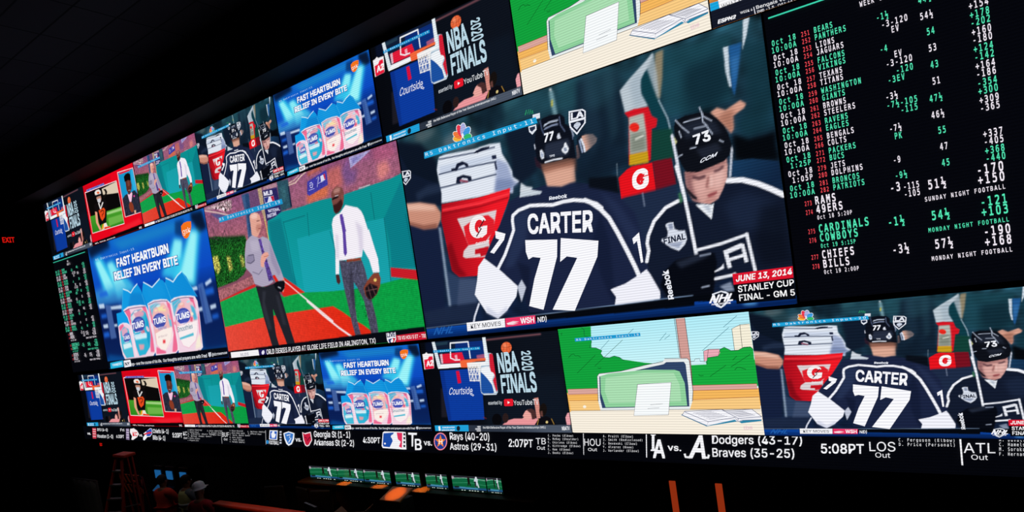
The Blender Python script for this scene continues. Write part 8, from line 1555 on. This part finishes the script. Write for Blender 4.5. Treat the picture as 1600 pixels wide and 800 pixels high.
# ------------------------------------------------------------------ exit signs on the dark walls
RG = mat('red_exit_face', '#200404', .4, emit='#c8140c', es=1.2)
def exit_sign(loc, rot, lab, sc):
    t = empty('exit_sign', loc, rot, label=lab, cat='sign'); t.scale = (sc, sc, sc)
    bm = B(); box(bm, (-.16, 0, -.1), (.16, .05, .1), .008); obj('housing', bm, BLACK, t)
    V_, F_ = text_shape('EXIT', [-.13, -.065, .13, -.065, -.13, .065, .13, .065], 's', .03, 0)
    bm = B(); vv = [bm.verts.new((x, -.004, z)) for x, z in V_]
    for f in F_:
        try: bm.faces.new([vv[i] for i in f])
        except ValueError: pass
    obj('letters', bm, RG, t)
exit_sign((.23, .14, 2.05), 0, 'small glowing red exit sign below the left end of the ticker', .55)
exit_sign((X0 + .06, 1.31, 8.65), R(90), 'glowing red exit sign high on the dark left wall', 1.3)
for (y, z, lab) in ((1.45, 2.2, 'small grey wall plate on the dark recess wall, upper one'), (1.2, 1.4, 'small grey wall plate on the dark recess wall, lower one')):
    t = empty('wall_plate', (X0 + .0, y, z), R(90), label=lab, cat='plate')
    bm = B(); box(bm, (-.06, -.015, -.06), (.06, 0, .06), .004); obj('cover', bm, mat('grey_plate', '#77787c', .5), t)
    bm = B(); box(bm, (-.02, -.02, -.03), (.02, -.015, .03), .002); obj('switch', bm, MATS['grey_plate'], t)

# ------------------------------------------------------------------ the three workers
def skin_body(name, joints, links, root, m, parent, sub=2):
    me = bpy.data.meshes.new(name); keys = list(joints)
    me.from_pydata([joints[k][0] for k in keys], [(keys.index(a), keys.index(b)) for a, b in links], []); me.materials.append(m)
    o = bpy.data.objects.new(name, me); C.objects.link(o); o.parent = parent
    md = o.modifiers.new('skin', 'SKIN'); md.use_smooth_shade = True
    for k, d in zip(keys, me.skin_vertices[0].data): 
        r_ = joints[k][1]; d.radius = r_ if isinstance(r_, tuple) else (r_, r_); d.use_root = (k == root)
    if sub: sd = o.modifiers.new('sub', 'SUBSURF'); sd.levels = sub; sd.render_levels = sub
    return o
SKIN = mat('skin', '#8a5a44', .6); PANTS = mat('dark_work_trousers', '#14161c', .8); BOOT = mat('dark_boots', '#0e0b09', .6)
def worker(loc, face, label, shirt, sleeve_bend, hat=None, hair=None, vest=None, lean=0):
    t = empty('person', loc, face, label=label, cat='person')
    J = {'pel': ((0, 0, .95), (.16, .11)), 'wai': ((0, .01, 1.1), (.15, .10)), 'che': ((0, 0 + lean * .5, 1.3), (.18, .12)), 'nek0': ((0, lean, 1.45), (.10, .08)), 'nek': ((0, lean + .01, 1.52), .055),
         'hd0': ((0, lean + .03, 1.60), (.075, .085)), 'hd1': ((0, lean + .03, 1.69), (.078, .095)), 'hd2': ((0, lean + .02, 1.755), (.05, .06))}
    K = [('pel', 'wai'), ('wai', 'che'), ('che', 'nek0'), ('nek0', 'nek'), ('nek', 'hd0'), ('hd0', 'hd1'), ('hd1', 'hd2')]
    for s_, q in ((-1, 'l'), (1, 'r')):
        el = sleeve_bend[0 if s_ < 0 else 1]
        J[q + 'sh'] = ((s_ * .19, lean, 1.42), .07); J[q + 'el'] = ((s_ * .27, lean + .06 + el * .1, 1.16), .048); J[q + 'wr'] = ((s_ * .20, lean + .16 + el * .18, 1.02 + el * .2), .03)
        hx, hy, hz = J[q + 'wr'][0]; J[q + 'pm'] = ((hx - s_ * .01, hy + .07, hz + .02), (.036, .018))
        K += [('nek0', q + 'sh'), (q + 'sh', q + 'el'), (q + 'el', q + 'wr'), (q + 'wr', q + 'pm')]
        for i in range(4):
            dx = (i - 1.5) * .02; ln = (.06, .075, .08, .065)[i]
            J[q + 'f%d' % i] = ((hx - s_ * .01 + dx, hy + .07 + ln * .6, hz + .02), .009); J[q + 'g%d' % i] = ((hx - s_ * .01 + dx, hy + .07 + ln, hz - .01), .008)
            K += [(q + 'pm', q + 'f%d' % i), (q + 'f%d' % i, q + 'g%d' % i)]
        J[q + 'th'] = ((hx - s_ * .055, hy + .07, hz + .02), .011); K += [(q + 'wr', q + 'th')]
        J[q + 'hp'] = ((s_ * .09, 0, .88), .095); J[q + 'kn'] = ((s_ * .11, .02, .5), .06); J[q + 'an'] = ((s_ * .12, -.02, .09), .042); J[q + 'to'] = ((s_ * .13, .14, .04), .036)
        K += [('pel', q + 'hp'), (q + 'hp', q + 'kn'), (q + 'kn', q + 'an'), (q + 'an', q + 'to')]
    skin_body('body', J, K, 'pel', SKIN, t)
    JS = {k: (J[k][0], tuple(x + .014 for x in (J[k][1] if isinstance(J[k][1], tuple) else (J[k][1],) * 2))) for k in ('pel', 'wai', 'che', 'nek0', 'lsh', 'rsh', 'lel', 'rel', 'lwr', 'rwr')}
    JS['hem'] = ((0, 0, .86), (.19, .145)); JS['pel'] = (JS['pel'][0], (.20, .15)); JS['wai'] = (JS['wai'][0], (.18, .135))
    for q in 'lr':
        a, b = Vector(JS[q + 'el'][0]), Vector(JS[q + 'wr'][0]); JS[q + 'wr'] = (tuple(a.lerp(b, .9)), .042)
    skin_body('shirt', JS, [(a, b) for a, b in K if a in JS and b in JS] + [('pel', 'hem')], 'pel', shirt, t)
    JT = {k: (J[k][0], tuple(x + .016 for x in (J[k][1] if isinstance(J[k][1], tuple) else (J[k][1],) * 2))) for k in ('pel', 'lhp', 'rhp', 'lkn', 'rkn', 'lan', 'ran')}
    JT['waist'] = ((0, 0, 1.07), (.155, .11))
    skin_body('trousers', JT, [(a, b) for a, b in K if a in JT and b in JT] + [('pel', 'waist')], 'pel', PANTS, t)
    for q in 'lr':
        a, b = J[q + 'an'][0], J[q + 'to'][0]; bm = B(); box(bm, (a[0] - .05, a[1] - .07, 0), (a[0] + .055, b[1] + .05, .11), .03); obj('boot', bm, BOOT, t, True)
    hx, hy = 0, lean + .03
    for s_ in (-1, 1):
        bm = B(); bmesh.ops.create_uvsphere(bm, u_segments=10, v_segments=8, radius=1, matrix=Matrix.Translation((s_ * .082, hy, 1.64)) @ Matrix.Diagonal((.012, .022, .034, 1))); obj('ear', bm, SKIN, t, True)
        bm = B(); bmesh.ops.create_uvsphere(bm, u_segments=10, v_segments=8, radius=.013, matrix=Matrix.Translation((s_ * .032, hy + .084, 1.655))); obj('eye', bm, mat('eye_white', '#d8d4d0', .3), t, True)
    bm = B(); bmesh.ops.create_cone(bm, cap_ends=True, segments=8, radius1=.02, radius2=.007, depth=.055, matrix=Matrix.Translation((0, hy + .1, 1.632))); obj('nose', bm, SKIN, t, True)
    bm = B(); box(bm, (-.026, hy + .086, 1.578), (.026, hy + .098, 1.588), .004); obj('mouth', bm, mat('lips', '#6a3a34', .5), t)
    if vest:
        bm = B(); n_ = 24; rings = []
        for z, ax_, ay, oy in ((.94, .20, .155, 0), (1.1, .19, .15, .01), (1.28, .215, .165, lean * .5), (1.42, .205, .145, lean), (1.49, .13, .11, lean)):
            rings.append([bm.verts.new((ax_ * math.cos(2 * math.pi * i / n_), oy + ay * math.sin(2 * math.pi * i / n_), z)) for i in range(n_)])
        for a, b in zip(rings, rings[1:]):
            for i in range(n_): bm.faces.new((a[i], a[(i + 1) % n_], b[(i + 1) % n_], b[i]))
        v_ = obj('safety_vest', bm, vest, t, True); sd = v_.modifiers.new('thick', 'SOLIDIFY'); sd.thickness = .008
        for z in (1.03, 1.2):
            bm = B(); rr = []
            for zz in (z, z + .045): rr.append([bm.verts.new((.222 * math.cos(2 * math.pi * i / n_), .01 + .178 * math.sin(2 * math.pi * i / n_), zz)) for i in range(n_)])
            for i in range(n_): bm.faces.new((rr[0][i], rr[0][(i + 1) % n_], rr[1][(i + 1) % n_], rr[1][i]))
            b_ = obj('reflective_band', bm, mat('silver_band', '#b8bcbc', .35), v_, True); sd = b_.modifiers.new('thick', 'SOLIDIFY'); sd.thickness = .004
    if hat:
        bm = B(); lathe(bm, [(.145, 0), (.148, .012), (.122, .016), (.122, .06), (.105, .11), (.06, .14), (.01, .148)], 22, Matrix.Translation((0, hy, 1.71)) @ Matrix.Diagonal((.85, 1, 1, 1))); h_ = obj('hard_hat', bm, hat, t, True)
        bm = B(); box(bm, (-.06, hy + .11, 1.712), (.06, hy + .19, 1.722), .004); obj('brim', bm, hat, h_)
    if hair:
        bm = B(); bmesh.ops.create_uvsphere(bm, u_segments=18, v_segments=12, radius=1, matrix=Matrix.Translation((0, hy - .018, 1.695)) @ Matrix.Diagonal((.092, .105, .1, 1))); obj('hair', bm, hair, t, True)
    return t
ORANGE = mat('orange_work_shirt', '#d8402c', .8); GREYS = mat('grey_work_shirt', '#5c6068', .85); REDS = mat('coral_work_shirt', '#b82c30', .8)
worker((4.95, -.74, 0), R(12), 'worker in an orange shirt standing before the kiosks, leftmost of three', ORANGE, (.2, .8), hair=mat('dark_hair', '#14100e', .7))
worker((5.68, -.64, 0), R(-4), 'worker in a pale yellow safety vest standing with back turned at the kiosks', GREYS, (.6, .5), hair=MATS['dark_hair'], vest=mat('pale_yellow_vest', '#a8a46a', .7))
worker((6.85, -1.02, 0), R(20), 'worker in a white hard hat and coral shirt, rightmost at the kiosks', REDS, (.1, .4), hat=mat('white_hard_hat', '#e4e4e8', .35))
